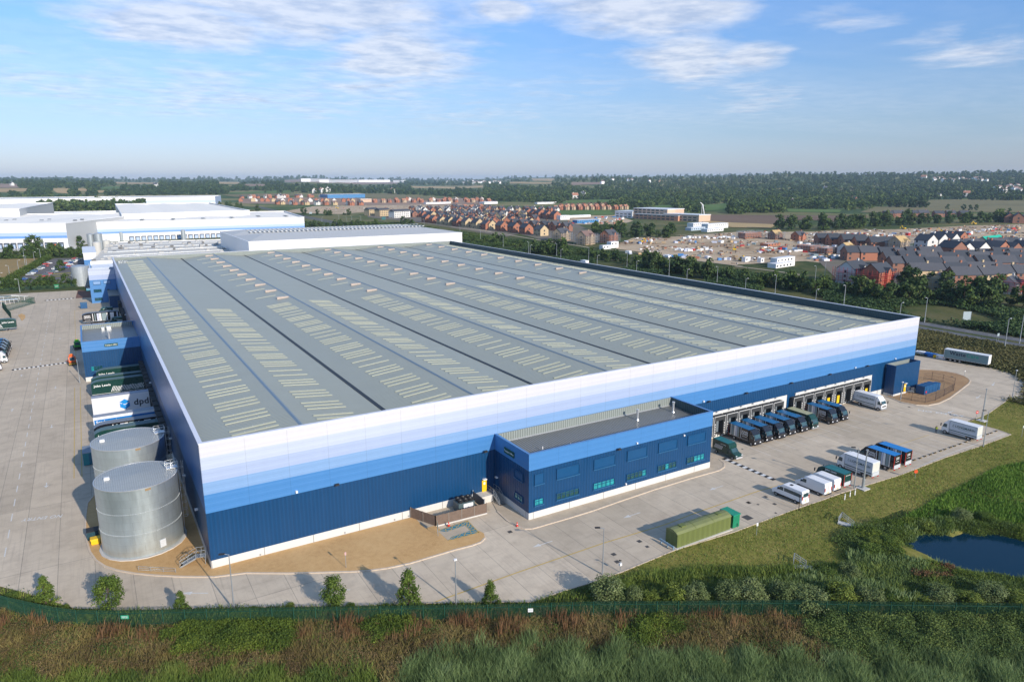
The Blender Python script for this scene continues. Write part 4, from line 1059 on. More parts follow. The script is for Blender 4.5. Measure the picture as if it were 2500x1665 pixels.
# lorries and trailers at the left edge of the photo
d2 = copy_tree(tr, None, (-42.4, 219.2, .03), 0, 'dark green trailer cut by the left edge near the cycle compound')
for i, (yy, lab) in enumerate(((181.5, 'black lorry cab at the left edge, farthest of its row'), (177.0, 'second black lorry cab from the far end at the left edge'), (172.6, 'third black lorry cab from the far end at the left edge'), (168.5, 'black lorry cab nearest the white one at the left edge'))):
    o = copy_tree(proto, None, (-39.4, yy, .03), R(0), lab, scale=(1.1, 1.15, 1.15)); o['group'] = 'lorries parked along the left edge'
wl = box_lorry('lorry', 'white lorry cab at the left edge beyond the speed bump', 'lorry', 7.4, WHITE, WHITE, WHITE, 'none', h=3.6)
wl.location = (-38.8, 161.3, .03)
copy_tree(wl, None, (-39.6, 151, .03), 0, 'white lorry cab at the left edge nearest the speed bump')
def tractor(name, label, c1, bumperc, rz, loc):
    t = thing(name, label, 'yard tractor', loc, rz)
    MB().box(-2.4, 1.6, -.5, .5, .55, 1.0).build('chassis', BLACK, t)
    c = MB().prism([(.1, .95), (1.75, .95), (1.8, 1.6), (1.55, 2.75), (.2, 2.8)], -.95, .95).build('cab', c1, t, bevel=.06)
    MB().poly([(1.80, -.75, 1.62), (1.80, .75, 1.62), (1.59, .7, 2.6), (1.59, -.7, 2.6)]).build('windscreen', GLASS, c)
    for s in (-1, 1):
        q = [(.35, s * .96, 1.6), (1.6, s * .96, 1.6), (1.45, s * .96, 2.6), (.35, s * .96, 2.6)]
        MB().poly(q if s < 0 else q[::-1]).build('side_window', GLASS, c)
        for x in (-1.7, 1.2): wheel(t, x, s * .95, .5, .34)
        MB().box(-2.2, -1.2, s * .75, s * 1.2, 1.05, 1.12).build('mudguard', c1, t)
    MB().prism([(.3, 2.8), (1.1, 2.8), (.35, 3.35), (.3, 3.35)], -.6, .6).build('wind_deflector', c1, c)
    MB().box(.5, .7, -.15, .15, 3.36, 3.55).build('beacon', AMB, c)
    f = MB().box(1.75, 2.3, -1.1, 1.1, .4, 1.05).build('front_bumper', BLACKP, t)
    if bumperc:
        for k in range(6): MB().box(2.301, 2.32, -1.0 + k * .34, -.84 + k * .34, .55, .85).build('warning_stripe', bumperc, f)
    MB().box(-1.0, -.2, -.9, .9, 1.0, 1.6).build('engine_cover', c1, t)
    return t
tractor('yard_tractor', 'orange yard tractor with black and yellow bumper beside the speed bump', ORANGE, YEL, R(-82), (-18.0, 147.5, .03))
tractor('yard_tractor', 'bright green yard tractor parked beside the two tone block', P('leaf green paint', (.04, .32, .02), .4), None, R(-85), (-16.5, 170.5, .03))

# cars in the staff car park
CARG = GLASS
def car(name, label, colr):
    t = thing(name, label, 'car', group='cars in the staff car park')
    b = MB().prism([(-2.1, .35), (2.1, .35), (2.15, .7), (1.9, .86), (1.05, .96), (-1.9, .98), (-2.15, .8)], -.88, .88).build('body', colr, t, bevel=.08)
    r_ = MB().prism([(1.05, .95), (.35, 1.42), (-1.1, 1.46), (-1.85, .97)], -.78, .78).build('window', CARG, t)
    MB().box(-1.12, .36, -.72, .72, 1.42, 1.5).build('roof', colr, t)
    for x in (-1.35, 1.35):
        for y in (-.8, .8): wheel(t, x, y, .32, .2)
    return t
CC = {'blue': (.02, .08, .30), 'navy': (.015, .03, .08), 'silver': (.42, .44, .46), 'white': (.72, .73, .74), 'red': (.42, .02, .02), 'grey': (.12, .13, .14), 'black': (.02, .02, .025)}
cars = [(450, 975, 'blue'), (575, 885, 'silver'), (607, 858, 'white'), (650, 830, 'blue'), (695, 805, 'navy'), (745, 782, 'silver'), (785, 760, 'white'), (815, 738, 'navy'), (868, 722, 'red'), (885, 680, 'red'), (935, 668, 'white'),
        (880, 915, 'red'), (905, 892, 'grey'), (935, 868, 'red'), (1000, 845, 'grey'), (1045, 825, 'silver'), (1062, 772, 'white'), (1262, 748, 'blue'), (1308, 728, 'red'), (1335, 690, 'white'), (1240, 668, 'red'), (1190, 662, 'grey'),
        (1345, 655, 'blue'), (1395, 645, 'white'), (1418, 628, 'white'), (1380, 612, 'silver'), (1455, 610, 'white'), (1500, 592, 'white'), (1440, 575, 'red'), (1290, 630, 'silver'), (1435, 905, 'silver'), (1450, 940, 'black'), (1670, 600, 'navy')]
protos = {}; cnt = {}
for i, (x, y, c) in enumerate(sorted(cars)):
    p = G('K', x, y); k = cnt.get(c, 0); cnt[c] = k + 1
    lab = '%s car in the staff car park, %s %s one from the left' % (c, ORD[k], c)
    if c not in protos:
        protos[c] = car('car', lab, P('car ' + c, CC[c], .3, var=.03, coat=.5)); o = protos[c]
        o.location = (p.x, p.y, .04); o.rotation_euler = (0, 0, R(rnd.choice([2, 182])))
    else: copy_tree(protos[c], None, (p.x, p.y, .04), R(rnd.choice([2, 182]) + rnd.uniform(-2, 2)), lab)
# ---------------------------------------------------------------- tanks
def tank_mat():
    m, nt, b = nodes('galvanised tank')
    co = coords(nt); sp = N(nt, 'ShaderNodeSeparateXYZ'); L(nt, co, sp.inputs[0])
    ang = math_(nt, 'ARCTAN2', sp.outputs[1], sp.outputs[0])
    row = math_(nt, 'FLOOR', math_(nt, 'DIVIDE', sp.outputs[2], 1.2))
    ai = math_(nt, 'FLOOR', math_(nt, 'ADD', math_(nt, 'MULTIPLY', ang, 2.2), math_(nt, 'MULTIPLY', row, .5)))
    cc = N(nt, 'ShaderNodeCombineXYZ'); L(nt, ai, cc.inputs[0]); L(nt, row, cc.inputs[1])
    wn = N(nt, 'ShaderNodeTexWhiteNoise'); L(nt, cc.outputs[0], wn.inputs[0])
    f = noise(nt, stretch(nt, co, (1, 1, .25)), 1.4, 6, .6); f2 = noise(nt, co, 14, 3)
    k = math_(nt, 'ADD', .80, math_(nt, 'ADD', math_(nt, 'MULTIPLY', wn.outputs[0], .06), math_(nt, 'MULTIPLY', f, .35)))
    seam = math_(nt, 'LESS_THAN', math_(nt, 'FRACT', math_(nt, 'DIVIDE', sp.outputs[2], 1.2)), .035)
    seam2 = math_(nt, 'LESS_THAN', math_(nt, 'FRACT', math_(nt, 'ADD', math_(nt, 'MULTIPLY', ang, 2.2), math_(nt, 'MULTIPLY', row, .5))), .02)
    k = math_(nt, 'MULTIPLY', k, math_(nt, 'SUBTRACT', 1, math_(nt, 'MULTIPLY', math_(nt, 'MAXIMUM', seam, seam2), .14)))
    cx = N(nt, 'ShaderNodeCombineColor'); [L(nt, k, cx.inputs[i]) for i in range(3)]
    L(nt, mix(nt, 1, (.60, .68, .70), cx.outputs[0], 'MULTIPLY'), b.inputs['Base Color'])
    b.inputs['Metallic'].default_value = .82
    L(nt, math_(nt, 'ADD', .33, math_(nt, 'MULTIPLY', f, .16)), b.inputs['Roughness'])
    bn = N(nt, 'ShaderNodeBump'); bn.inputs['Strength'].default_value = .3; bn.inputs['Distance'].default_value = .03
    L(nt, f, bn.inputs['Height']); L(nt, bn.outputs[0], b.inputs['Normal'])
    return m
TANKM = tank_mat()
TANKR = sheet_metal('tank roof sheet', (.40, .43, .43), 'x', .30, .45, .03, [('y', .08, 1.9, .15)], .12, .14)
RUST = P('brown plate', (.30, .20, .10), .7)
def tank(label, cx, cy, r, h):
    t = thing('water_tank', label, 'tank', (cx, cy, 0), 0, 'metal water tanks by the warehouse corner')
    MB().tube((0, 0, .1), (0, 0, h), r, n=96, cap=False).build('shell', TANKM, t, smooth=True)
    mb = MB(); n = 96
    ring_ = [(r * math.cos(2 * math.pi * i / n), r * math.sin(2 * math.pi * i / n), h) for i in range(n)]
    for i in range(n): mb.poly([ring_[i], ring_[(i + 1) % n], (0, 0, h + .35)])
    mb.build('roof', TANKR, t)
    MB().tube((0, 0, -.1), (0, 0, .25), r + .45, n=20).build('base_slab', CONC, t)
    mb = MB()
    for i in range(n):
        a, b_ = 2 * math.pi * i / n, 2 * math.pi * (i + 1) / n
        mb.bar((r * math.cos(a), r * math.sin(a), h), (r * math.cos(b_), r * math.sin(b_), h), .10, .14)
    mb.build('rim', ALU, t)
    for z in (h * .36, h * .66):
        mb = MB()
        for i in range(110):
            a = 2 * math.pi * i / 110; mb.box(-.035, .035, -.05, .05, -.05, .05, M=Matrix.Translation((r * 1.004 * math.cos(a), r * 1.004 * math.sin(a), z)) @ Matrix.Rotation(a, 4, 'Z'))
        mb.build('bolt_row', P('bolt heads', (.50, .54, .56), .4), t)
    # ladder with hoops and top platform on the side next to the warehouse
    a = R(5); ca, sa = math.cos(a), math.sin(a)
    def P3(rr, tt, z): return (rr * ca - tt * sa, rr * sa + tt * ca, z)
    mb = MB()
    for tt in (-.25, .25): mb.bar(P3(r + .25, tt, .3), P3(r + .25, tt, h + 1.1), .06)
    for i in range(int(h / .5)): mb.bar(P3(r + .25, -.25, .6 + i * .5), P3(r + .25, .25, .6 + i * .5), .035)
    for i in range(int((h - 2.5) / 1.2) + 1):
        z = 2.6 + i * 1.2; q = [P3(r + .25, -.3, z), P3(r + .8, -.4, z), P3(r + 1.0, 0, z), P3(r + .8, .4, z), P3(r + .25, .3, z)]
        for u, v in zip(q, q[1:]): mb.bar(u, v, .035)
    for q in ((r + .8, -.4), (r + 1.0, 0), (r + .8, .4)): mb.bar(P3(q[0], q[1], 2.6), P3(q[0], q[1], h + .9), .035)
    mb.build('ladder', ALU, t)
    mb = MB().box(r - 1.5, r + .2, -.6, .6, h + .12, h + .2, M=Matrix.Rotation(a, 4, 'Z'))
    for z in (h + .65, h + 1.2):
        q = [P3(r - 1.5, -.6, z), P3(r + .2, -.6, z)]; mb.bar(q[0], q[1], .05)
        mb.bar(P3(r - 1.5, .6, z), P3(r + .2, .6, z), .05); mb.bar(P3(r - 1.5, -.6, z), P3(r - 1.5, .6, z), .05)
    for q in ((r - 1.5, -.6), (r - .65, -.6), (r + .2, -.6), (r - 1.5, .6), (r - .65, .6), (r + .2, .6)): mb.bar(P3(q[0], q[1], h + .2), P3(q[0], q[1], h + 1.22), .05)
    mb.build('platform', ALU, t)
    a = R(-66); MB().box(r - .03, r + .08, -.45, .45, 1.0, 2.2, M=Matrix.Rotation(a, 4, 'Z')).build('hatch', P('hatch plate', (.55, .58, .6), .4), t)
    a = R(-78); MB().box(r - .03, r + .05, -.4, .4, h - .45, h - .15, M=Matrix.Rotation(a, 4, 'Z')).build('number_plate', RUST, t)
    MB().box(-r * .75, -r * .62, .1, .6, h + .1, h + .5).build('roof_vent', WHITE, t)
    return t
TK1 = tank('near metal water tank with ladder at the warehouse corner', -7.75, 14.2, 5.72, 11.1)
TK2 = tank('far metal water tank, half hidden behind the nearer one', -7.85, 32.8, 5.72, 11.1)
MB2 = MB
t = thing('storage_container', 'teal storage container standing beyond the two tanks', 'container', (-13.4, 55.9, .03))
MB().box(-2.2, 2.2, -2.2, 2.2, .1, 2.6).build('body', P('container teal', (.01, .17, .20), .5, var=.2), t, bevel=.04)
MB().box(-2.25, 2.25, -2.25, 2.25, 2.6, 2.72).build('roof', GRB, t)
MB().box(-1.2, 1.2, -2.26, -2.21, .2, 2.4).build('door', P('container door', (.01, .10, .16), .5), t)
t = thing('grit_bin', 'yellow grit bin tucked against the near tank', 'bin', (-14.3, 17.3, .13))
MB().prism([(-.6, 0), (.6, 0), (.65, .8), (-.65, .8)], -.5, .5).build('bin', YEL, t, bevel=.05); MB().box(-.7, .7, -.55, .55, .8, .95).build('lid', YEL, t)
t = thing('pump_box', 'dark teal pump cabinet tucked against the near tank', 'cabinet', (-14.6, 19.6, .13))
MB().box(-.8, .8, -.8, .8, 0, 1.3).build('cabinet', P('cabinet dark', (.01, .05, .07), .5), t); MB().box(-.86, .86, -.86, .86, 1.3, 1.4).build('lid', BLACK, t)

def steps(name, label, loc, rz, n=8, rise=.17, go=.26, w=1.0, land=1.2, mat=STEEL, cat='steps'):
    """flight going down along +x from a landing at the origin side"""
    t = thing(name, label, cat, loc, rz); H = n * rise
    mb = MB().box(-land, 0, -w / 2, w / 2, H - .06, H)
    mb.build('landing', mat, t)
    tr_ = MB()
    for i in range(n): tr_.box(i * go, (i + 1) * go, -w / 2, w / 2, H - (i + 1) * rise - .04, H - (i + 1) * rise)
    tr_.build('treads', mat, t)
    mb = MB()
    for s in (-1, 1):
        y = s * (w / 2 + .04)
        mb.bar((0, y, H - .1), (n * go, y, 0.02), .05, .2)
        for dz in (.5, 1.05):
            mb.bar((-land, y, H + dz), (0, y, H + dz), .05); mb.bar((0, y, H + dz), (n * go, y, dz), .05)
        for x, z in ((-land, H), (-land / 2, H), (0, H), (n * go / 2, H / 2), (n * go, 0)): mb.bar((x, y, max(z - .1, 0)), (x, y, z + 1.07), .05)
    mb.build('handrail', mat, t)
    lg = MB()
    for s in (-1, 1): lg.bar((-land + .1, s * w / 2, 0), (-land + .1, s * w / 2, H), .08)
    lg.build('support', mat, t)
    return t
steps('metal_steps', 'galvanised steps beside the shaded wall near the warehouse corner', (-1.6, 2.6, .13), R(166), 8, .155, .28, 1.1, 1.35)
steps('metal_steps', 'galvanised steps up to the yellow door beside the office block', (46.88, -2.15, .12), R(-90), 9, .135, .24, 1.1, 2.0)
steps('metal_steps', 'small galvanised steps by the yellow door of the navy annexe', (173.6, -3.7, .13), R(0), 4, .15, .28, 1.0, 1.0)
t = thing('guard_rail', 'low mesh guard rail lying on the gravel by the near tank', 'railing', (0, 0, 0))
a, b_ = G('b', 1140, 315, .1), G('b', 1445, 330, .1)
mb = MB()
for i in range(4):
    p = a.lerp(b_, i / 3); mb.bar((p.x, p.y, .13), (p.x, p.y, .85), .05)
for z in (.3, .55, .85): mb.bar((a.x, a.y, z), (b_.x, b_.y, z), .04)
mb.build('rail', STEEL, t)

# chiller compound beside the office
t = thing('timber_fence', 'weathered timber screen fence round the chiller by the office block', 'fence')
fz = 1.85
fp = [Vector((31.3, -.3, .1)), Vector((G('S', 500, 985).x, G('S', 500, 985).y, .1)), Vector((G('S', 1480, 735).x, G('S', 1480, 735).y, .1))]
for a, b_ in zip(fp, fp[1:]):
    Ld = (b_ - a).length; n = int(Ld / .155); d_ = (b_ - a) / n
    mb = MB()
    for i in range(n):
        p = a + d_ * i; q = p + d_ * .93; h = fz + .03 * rnd.uniform(-1, 1)
        mb.bar((p.x, p.y, .1 + h / 2), (q.x, q.y, .1 + h / 2), .03 + .008 * (i % 2), h)
    mb.build('boards', WOODP, t)
    mb = MB(); n2 = max(1, int(Ld / 2.2))
    for i in range(n2 + 1): p = a + (b_ - a) * (i / n2); mb.bar((p.x, p.y, .0), (p.x, p.y, fz + .15), .12)
    mb.build('posts', P('fence post', (.22, .19, .16), .9), t)
MB().bar(fp[1] + Vector((0, 0, -.0)), fp[2], .3, .22).build('gravel_board', CONC, t)
t = thing('chiller', 'white and teal chiller unit with dark fans behind the timber fence', 'chiller', (40.2, -2.6, .1), R(-2))
MB().box(-1.5, 1.5, -1.1, 1.1, .1, 1.9).build('casing', P('chiller casing', (.07, .11, .12), .5), t, bevel=.03)
MB().box(-.6, 1.2, -1.14, -1.101, .3, 1.75).build('access_panel', WHITE, t)
for x in (-.9, .1, 1.0):
    for y in (-.5, .5): 
        f_ = MB().tube((x, y, 1.9), (x, y, 2.35), .42, .48, n=14).build('fan', BLACK, t); MB().tube((x, y, 2.351), (x, y, 2.37), .16, n=10).build('fan_hub', P('fan hub', (.3, .27, .22), .6), f_)
t = thing('louvre_screen', 'dark louvred screen between the chiller and the yellow door steps', 'screen', (43.1, -2.4, .1), R(90))
mb = MB()
for i in range(9): mb.box(-2.2, 1.9, -.05, .05, .3 + i * .2, .42 + i * .2)
mb.build('slats', P('screen grey', (.09, .09, .10), .5), t); MB().box(-2.25, -2.15, -.08, .08, 0, 2.2).box(1.9, 2.0, -.08, .08, 0, 2.2).build('posts', STEEL, t)
MB().box(44.0, 46.3, -2.0, -.04, .0, 1.32).build('x', CONC)
bpy.data.objects['x'].name = 'door_platform'; tag(bpy.data.objects['door_platform'], 'pale concrete platform below the yellow door by the office', 'platform')
MB().box(31.8, 44, -5.0, -.05, .1, .14).build('pad', SLAB); tag(bpy.data.objects['pad'], kind='structure'); bpy.data.objects['pad'].name = 'concrete_pad'
def cone(label, p, z=.03):
    t = thing('traffic_cone', label, 'cone', (p.x, p.y, z), 0, 'traffic cones')
    c = MB().tube((0, 0, .05), (0, 0, .75), .2, .04, n=12).build('cone', P('cone red', (.62, .03, .015), .4), t)
    MB().tube((0, 0, .35), (0, 0, .55), .133, .083, n=12, cap=False).build('band', WHITE, c)
    MB().box(-.22, .22, -.22, .22, 0, .06).build('base', RED, t)
    return t
cone('red cone standing on the blue hatched bay by the timber fence', G('S', 750, 985), .16)
cone('red and white cone on the pavement corner of the office block', G('S', 2060, 985), .12)
# sign boards
def post_sign(label, p, h, face, w=.7, hh=.5, rz=0, posts=1, disc=None, z0=0, cat='sign', name='road_sign'):
    t = thing(name, label, cat, (p.x, p.y, z0), rz)
    mb = MB()
    for i in range(posts):
        y = 0 if posts == 1 else (-w / 2 + w * i / (posts - 1)); mb.tube((0, y, 0), (0, y, h), .04, n=8)
    mb.build('post', STEEL, t)
    if disc: MB().tube((.05, 0, h - .1), (.08, 0, h - .1), disc, n=20).build('sign_face', face, t)
    else: MB().box(.045, .075, -w / 2, w / 2, h - hh, h).build('sign_face', face, t)
    return t
post_sign('green sign board on two posts beside the blue hatched bay', G('S', 540, 1150), 2.2, P('board green', (.02, .08, .03), .5), 1.0, .95, R(160), 2, z0=.1)
post_sign('slim pole with small pink sign on the front gravel', G('A', 888, 1040), 2.55, P('pink sign', (.55, .35, .33), .5), .25, .5, R(-95), z0=.1)
s_ = post_sign('red no entry sign near the tall lamp post at the far bend', G('v', 1428, 210), 2.2, RED, disc=.38, rz=R(-110))
MB().box(.081, .095, -.26, .26, 2.04, 2.16).build('sign_bar', WHITE, s_)
post_sign('orange red round sign standing on the mown grass slope', G('v', 262, 1330), 1.7, P('signal orange', (.75, .10, .03), .4), disc=.36, rz=R(-120), z0=0)
post_sign('thin white sign on the far gravel island', G('z', 1500, 1015), 1.7, WHITE, .3, .3, R(-110), z0=.1)
post_sign('white topped marker post on the grass at the right edge', G('v', 2305, 520), 2.6, WHITE, .16, .5, R(-110))
post_sign('slim post with pale sign below the green skip container', G('T', 685, 1590), 2.2, WHITE, .3, .55, R(-110))
t = thing('gas_meter_kiosk', 'small green kiosk with a round dial at the yard edge by the hedge', 'meter post', tuple(G('B', 720, 325)))
MB().tube((0, 0, 0), (0, 0, 1.9), .05, n=8).build('post', STEEL, t); MB().box(-.18, .18, -.15, .15, 1.1, 1.5).build('box', WHITE, t); MB().tube((-.25, 0, 2.0), (.1, 0, 1.85), .1, n=8).build('lamp', BLACK, t)
t = thing('cctv_pole', 'short cctv pole at the rear of the white minibus', 'camera pole', tuple(G('T', 1045, 1380)))
MB().tube((0, 0, 0), (0, 0, 2.6), .06, n=8).build('post', BLACK, t); MB().tube((0, 0, 2.5), (0, 0, 2.9), .22, n=10).build('camera', BLACK, t)
for i, q in enumerate(((1435, 1290), (1480, 1265), (1522, 1250))):
    p = G('T', *q); t = thing('marker_post', '%s white marker post on the grass behind the parked vans' % ['left', 'middle', 'right'][i], 'post', (p.x, p.y, 0), 0, 'white marker posts on the grass')
    MB().box(-.09, .09, -.05, .05, 0, 1.15).build('post', WHITE, t); MB().box(-.095, .095, -.055, .055, .95, 1.05).build('reflector', BLACK, t)

# lamp posts
def lamp_post(h, arm=1.1, dirz=0.0, thick=.09, head=BLACK, double=False, mast=False):
    t = empty('lamp_post')
    if mast:
        MB().tube((0, 0, 0), (0, 0, 2.0), .28, .24, n=12).tube((0, 0, 2.0), (0, 0, h), .17, .09, n=12).build('pole', STEEL, t); MB().box(-.9, .9, -.9, .9, -.05, .18).build('base', CONC, t)
    else:
        MB().tube((0, 0, 0), (0, 0, 1.8), thick * 1.35, n=10).tube((0, 0, 1.8), (0, 0, h), thick, thick * .6, n=10).build('pole', STEEL, t)
    if arm:
        for s in ((1, -1) if double else (1,)):
            MB().bar((0, 0, h - .05), (s * arm * .6, 0, h + .12), .07).build('arm', STEEL, t)
            MB().box(s * arm * .5, s * (arm * .5 + .75), -.16, .16, h + .08, h + .2).build('lamp_head', head, t)
    else: MB().box(-.2, .2, -.15, .15, h, h + .18).build('lamp_head', head, t)
    t.rotation_euler = (0, 0, dirz); return t
LH = []
def hgt(p, k, x, y):
    a, b_, s = ZK[k]; Y = b_ + y / s
    best = (1e9, 5)
    for i in range(20, 260):
        z = i * .1; d = Vector((p.x, p.y, z)) - CAM; yy = 832.5 - F * d.dot(AU) / d.dot(AF)
        if abs(yy - Y) < best[0]: best = (abs(yy - Y), z)
    return best[1]
def lamp(label, k, bx, by, tk, tx_, ty_, arm=1.1, dz=0, head=BLACK, mast=False, cat='street lamp', h=None, group=None):
    p = G(k, bx, by); h = h or hgt(p, tk, tx_, ty_)
    o = lamp_post(h, arm, R(dz), head=head, mast=mast); o.location = (p.x, p.y, 0); tag(o, label, cat, group); return o
lamp('tall grey lamp post standing by the fence in front of the warehouse corner', 'b', 1925, 640, 'b', 1890, 180, 1.0, 160)
lamp('thin lamp post with small white head near the tree by the fence', 'c', 1560, 430, 'c', 1568, 60, 0, 0, WHITE)
lamp('tall lamp post with bent black head in the front roadway, by the willow', 'B', 575, 345, 'O', 1080, 1140, 1.1, 150)
lamp('lamp post with bent black head behind the parked white lettered lorry', 'T', 1515, 1200, 'T', 1540, 850, 1.2, 150)
lamp('thick tapered mast on a square base behind the parked white lettered lorry', 'T', 1590, 1195, 'T', 1625, 870, 0, 0, STEEL, True, 'mast')
lamp('thick tapered mast on a square base beside the no entry sign', 'v', 1545, 215, 'z', 1725, 1150, 0, 0, STEEL, True, 'mast')
lamp('lamp post with bent head at the kerb near the far parked white lorry', 'v', 1570, 710, 'v', 1600, 25, 1.1, 150)
lamp('pale lamp post on the right kerb of the loop road', 'z', 1995, 1250, 'z', 2038, 955, 0, 0, WHITE)
lamp('short leaning post beside the two tone block and orange tractor', 'y', 1225, 1475, 'y', 1215, 1180, 0, 0, BLACK, h=7.0)
lamp('dark lamp post on the gravel in front of the navy annexe', 'z', 840, 1260, 'z', 872, 1075, 0, 0, WHITE)

# green site cabin and kiosk
OLIVE = P('olive cabin paint', (.135, .165, .045), .6, var=.2, vs=.7); OLIVR = P('olive roof', (.18, .20, .075), .6, var=.2, vs=.6)
t = thing('pump_house', 'long olive green pump house with shallow curved roof at the grass edge', 'pump house')
cx0, cx1, cy0, cy1 = 62.4, 74.2, -31.0, -28.5
MB().box(cx0, cx1, cy0, cy1, .05, 2.35).build('wall', sheet_metal('olive wall', (.135, .165, .045), 'xy', 1.1, .55, .03, None, .15, .12), t)
pr = [(cy0 - .06, 2.35), (cy1 + .06, 2.35), (cy1 - .3, 2.62), ((cy0 + cy1) / 2 + .3, 2.8), ((cy0 + cy1) / 2 - .3, 2.8), (cy0 + .3, 2.62)]
MB().prism(pr, cx0 - .08, cx1 + .08, axis='x').build('roof', OLIVR, t)
for x in (66.3, 70.3): MB().prism([(a_, b2 + .03) for a_, b2 in pr], x, x + .1, axis='x').build('roof_seam', OLIVE, t)
MB().box(64.0, 65.0, -30.2, -29.3, 2.7, 2.95).build('roof_hatch', OLIVE, t); MB().box(72, 72.8, -30.2, -29.4, 2.75, 2.92).build('roof_hatch', OLIVE, t)
MB().box(cx0 - .3, cx1 + .3, cy0 - .3, cy1 + .2, -.02, .12).build('base', CONC, t)
t = thing('kiosk', 'bright green steel kiosk at the far end of the olive pump house', 'kiosk')
KG = P('kiosk green', (.008, .20, .10), .5, var=.12)
MB().box(74.75, 76.3, -31.0, -28.3, .05, 2.2).build('body', KG, t, bevel=.03); MB().box(74.65, 76.4, -31.1, -28.2, 2.2, 2.38).build('roof', P('kiosk roof', (.01, .26, .16), .5), t)
MB().box(76.301, 76.33, -30.6, -28.8, .2, 2.1).build('door', KG, t)
t = thing('crash_barrier', 'blue grey crash barrier across the near end of the olive pump house', 'barrier')
BB = P('barrier blue', (.22, .34, .44), .4)
mb = MB()
for y in (-31.1, -29.8, -28.4): mb.box(61.5, 61.65, y - .07, y + .07, 0, .75)
mb.build('posts', BB, t); MB().box(61.35, 61.5, -31.3, -28.2, .45, .8).build('rail', BB, t)

# fenced tank compound on the island
t = thing('fuel_tank', 'dark blue panelled tank inside the fenced gravel island', 'tank', (0, 0, 0))
a, b_ = G('z', 1085, 1205, .2), G('z', 1270, 1150, .2)
dv = (b_ - a).normalized(); t.location = (a.x, a.y, .13); t.rotation_euler = (0, 0, math.atan2(dv.y, dv.x)); LT = (b_ - a).length
DB = P('tank blue', (.006, .075, .20), .45, var=.12)
MB().box(0, LT * .72, 0, 2.3, .1, 2.3).build('tank', DB, t, bevel=.05)
for i in range(4): MB().box(LT * .72 * (i + .5) / 4 - .05, LT * .72 * (i + .5) / 4 + .05, -.05, 2.35, .1, 2.36).build('rib', P('tank rib', (.01, .10, .26), .4), t)
MB().tube((LT * .9, 1.1, .1), (LT * .9, 1.1, 1.9), .9, n=18).build('round_tank', DB, t)
MB().tube((.8, -.02, .75), (.8, -.06, .75), .32, n=16).build('warning_sign', RED, t)
t = thing('mesh_fence', 'brown mesh security fence round the gravel island compound', 'fence')
fl = [G('z', *q, .13) for q in ((838, 1235), (955, 1262), (1095, 1285), (1200, 1262), (1290, 1215), (1390, 1160), (1400, 1105), (1280, 1068), (1165, 1042), (1070, 1055))]
FB = P('fence brown', (.10, .07, .06), .6)
for a, b_ in zip(fl, fl[1:]):
    MB().bar((a.x, a.y, .1), (a.x, a.y, 2.3), .09).build('post', FB, t)
    mb = MB(); n = max(3, int((b_ - a).length / .3))
    for i in range(1, n): p = a.lerp(b_, i / n); mb.bar((p.x, p.y, .15), (p.x, p.y, 2.2), .025)
    for z in (.3, 1.2, 2.15): mb.bar((a.x, a.y, z), (b_.x, b_.y, z), .035)
    mb.build('mesh_panel', FB, t)
# stacked pallets of white and blue bales behind the grey trailer
for i in range(9):
    p = G('z', 1030 + i * 31, 785 + i * 6.3); c = [WHITE, WHITE, PALEBLUE, P('bale blue', (.02, .20, .60), .5), P('bale blue', (0, 0, 0)), P('bale blue', (0, 0, 0)), YEL, WHITE, WHITE][i]
    t = thing('bale', '%s wrapped bale from the left in the row by the far kerb' % ORD[i], 'bale', (p.x, p.y, .05), R(-80), 'wrapped bales in a row by the far kerb')
    MB().box(-.9, .9, -.8, .8, .05, 1.1 + .1 * (i % 2)).build('wrap', c, t, bevel=.08); MB().box(-.9, .9, -.8, .8, 0, .05).build('pallet', WOODP, t)

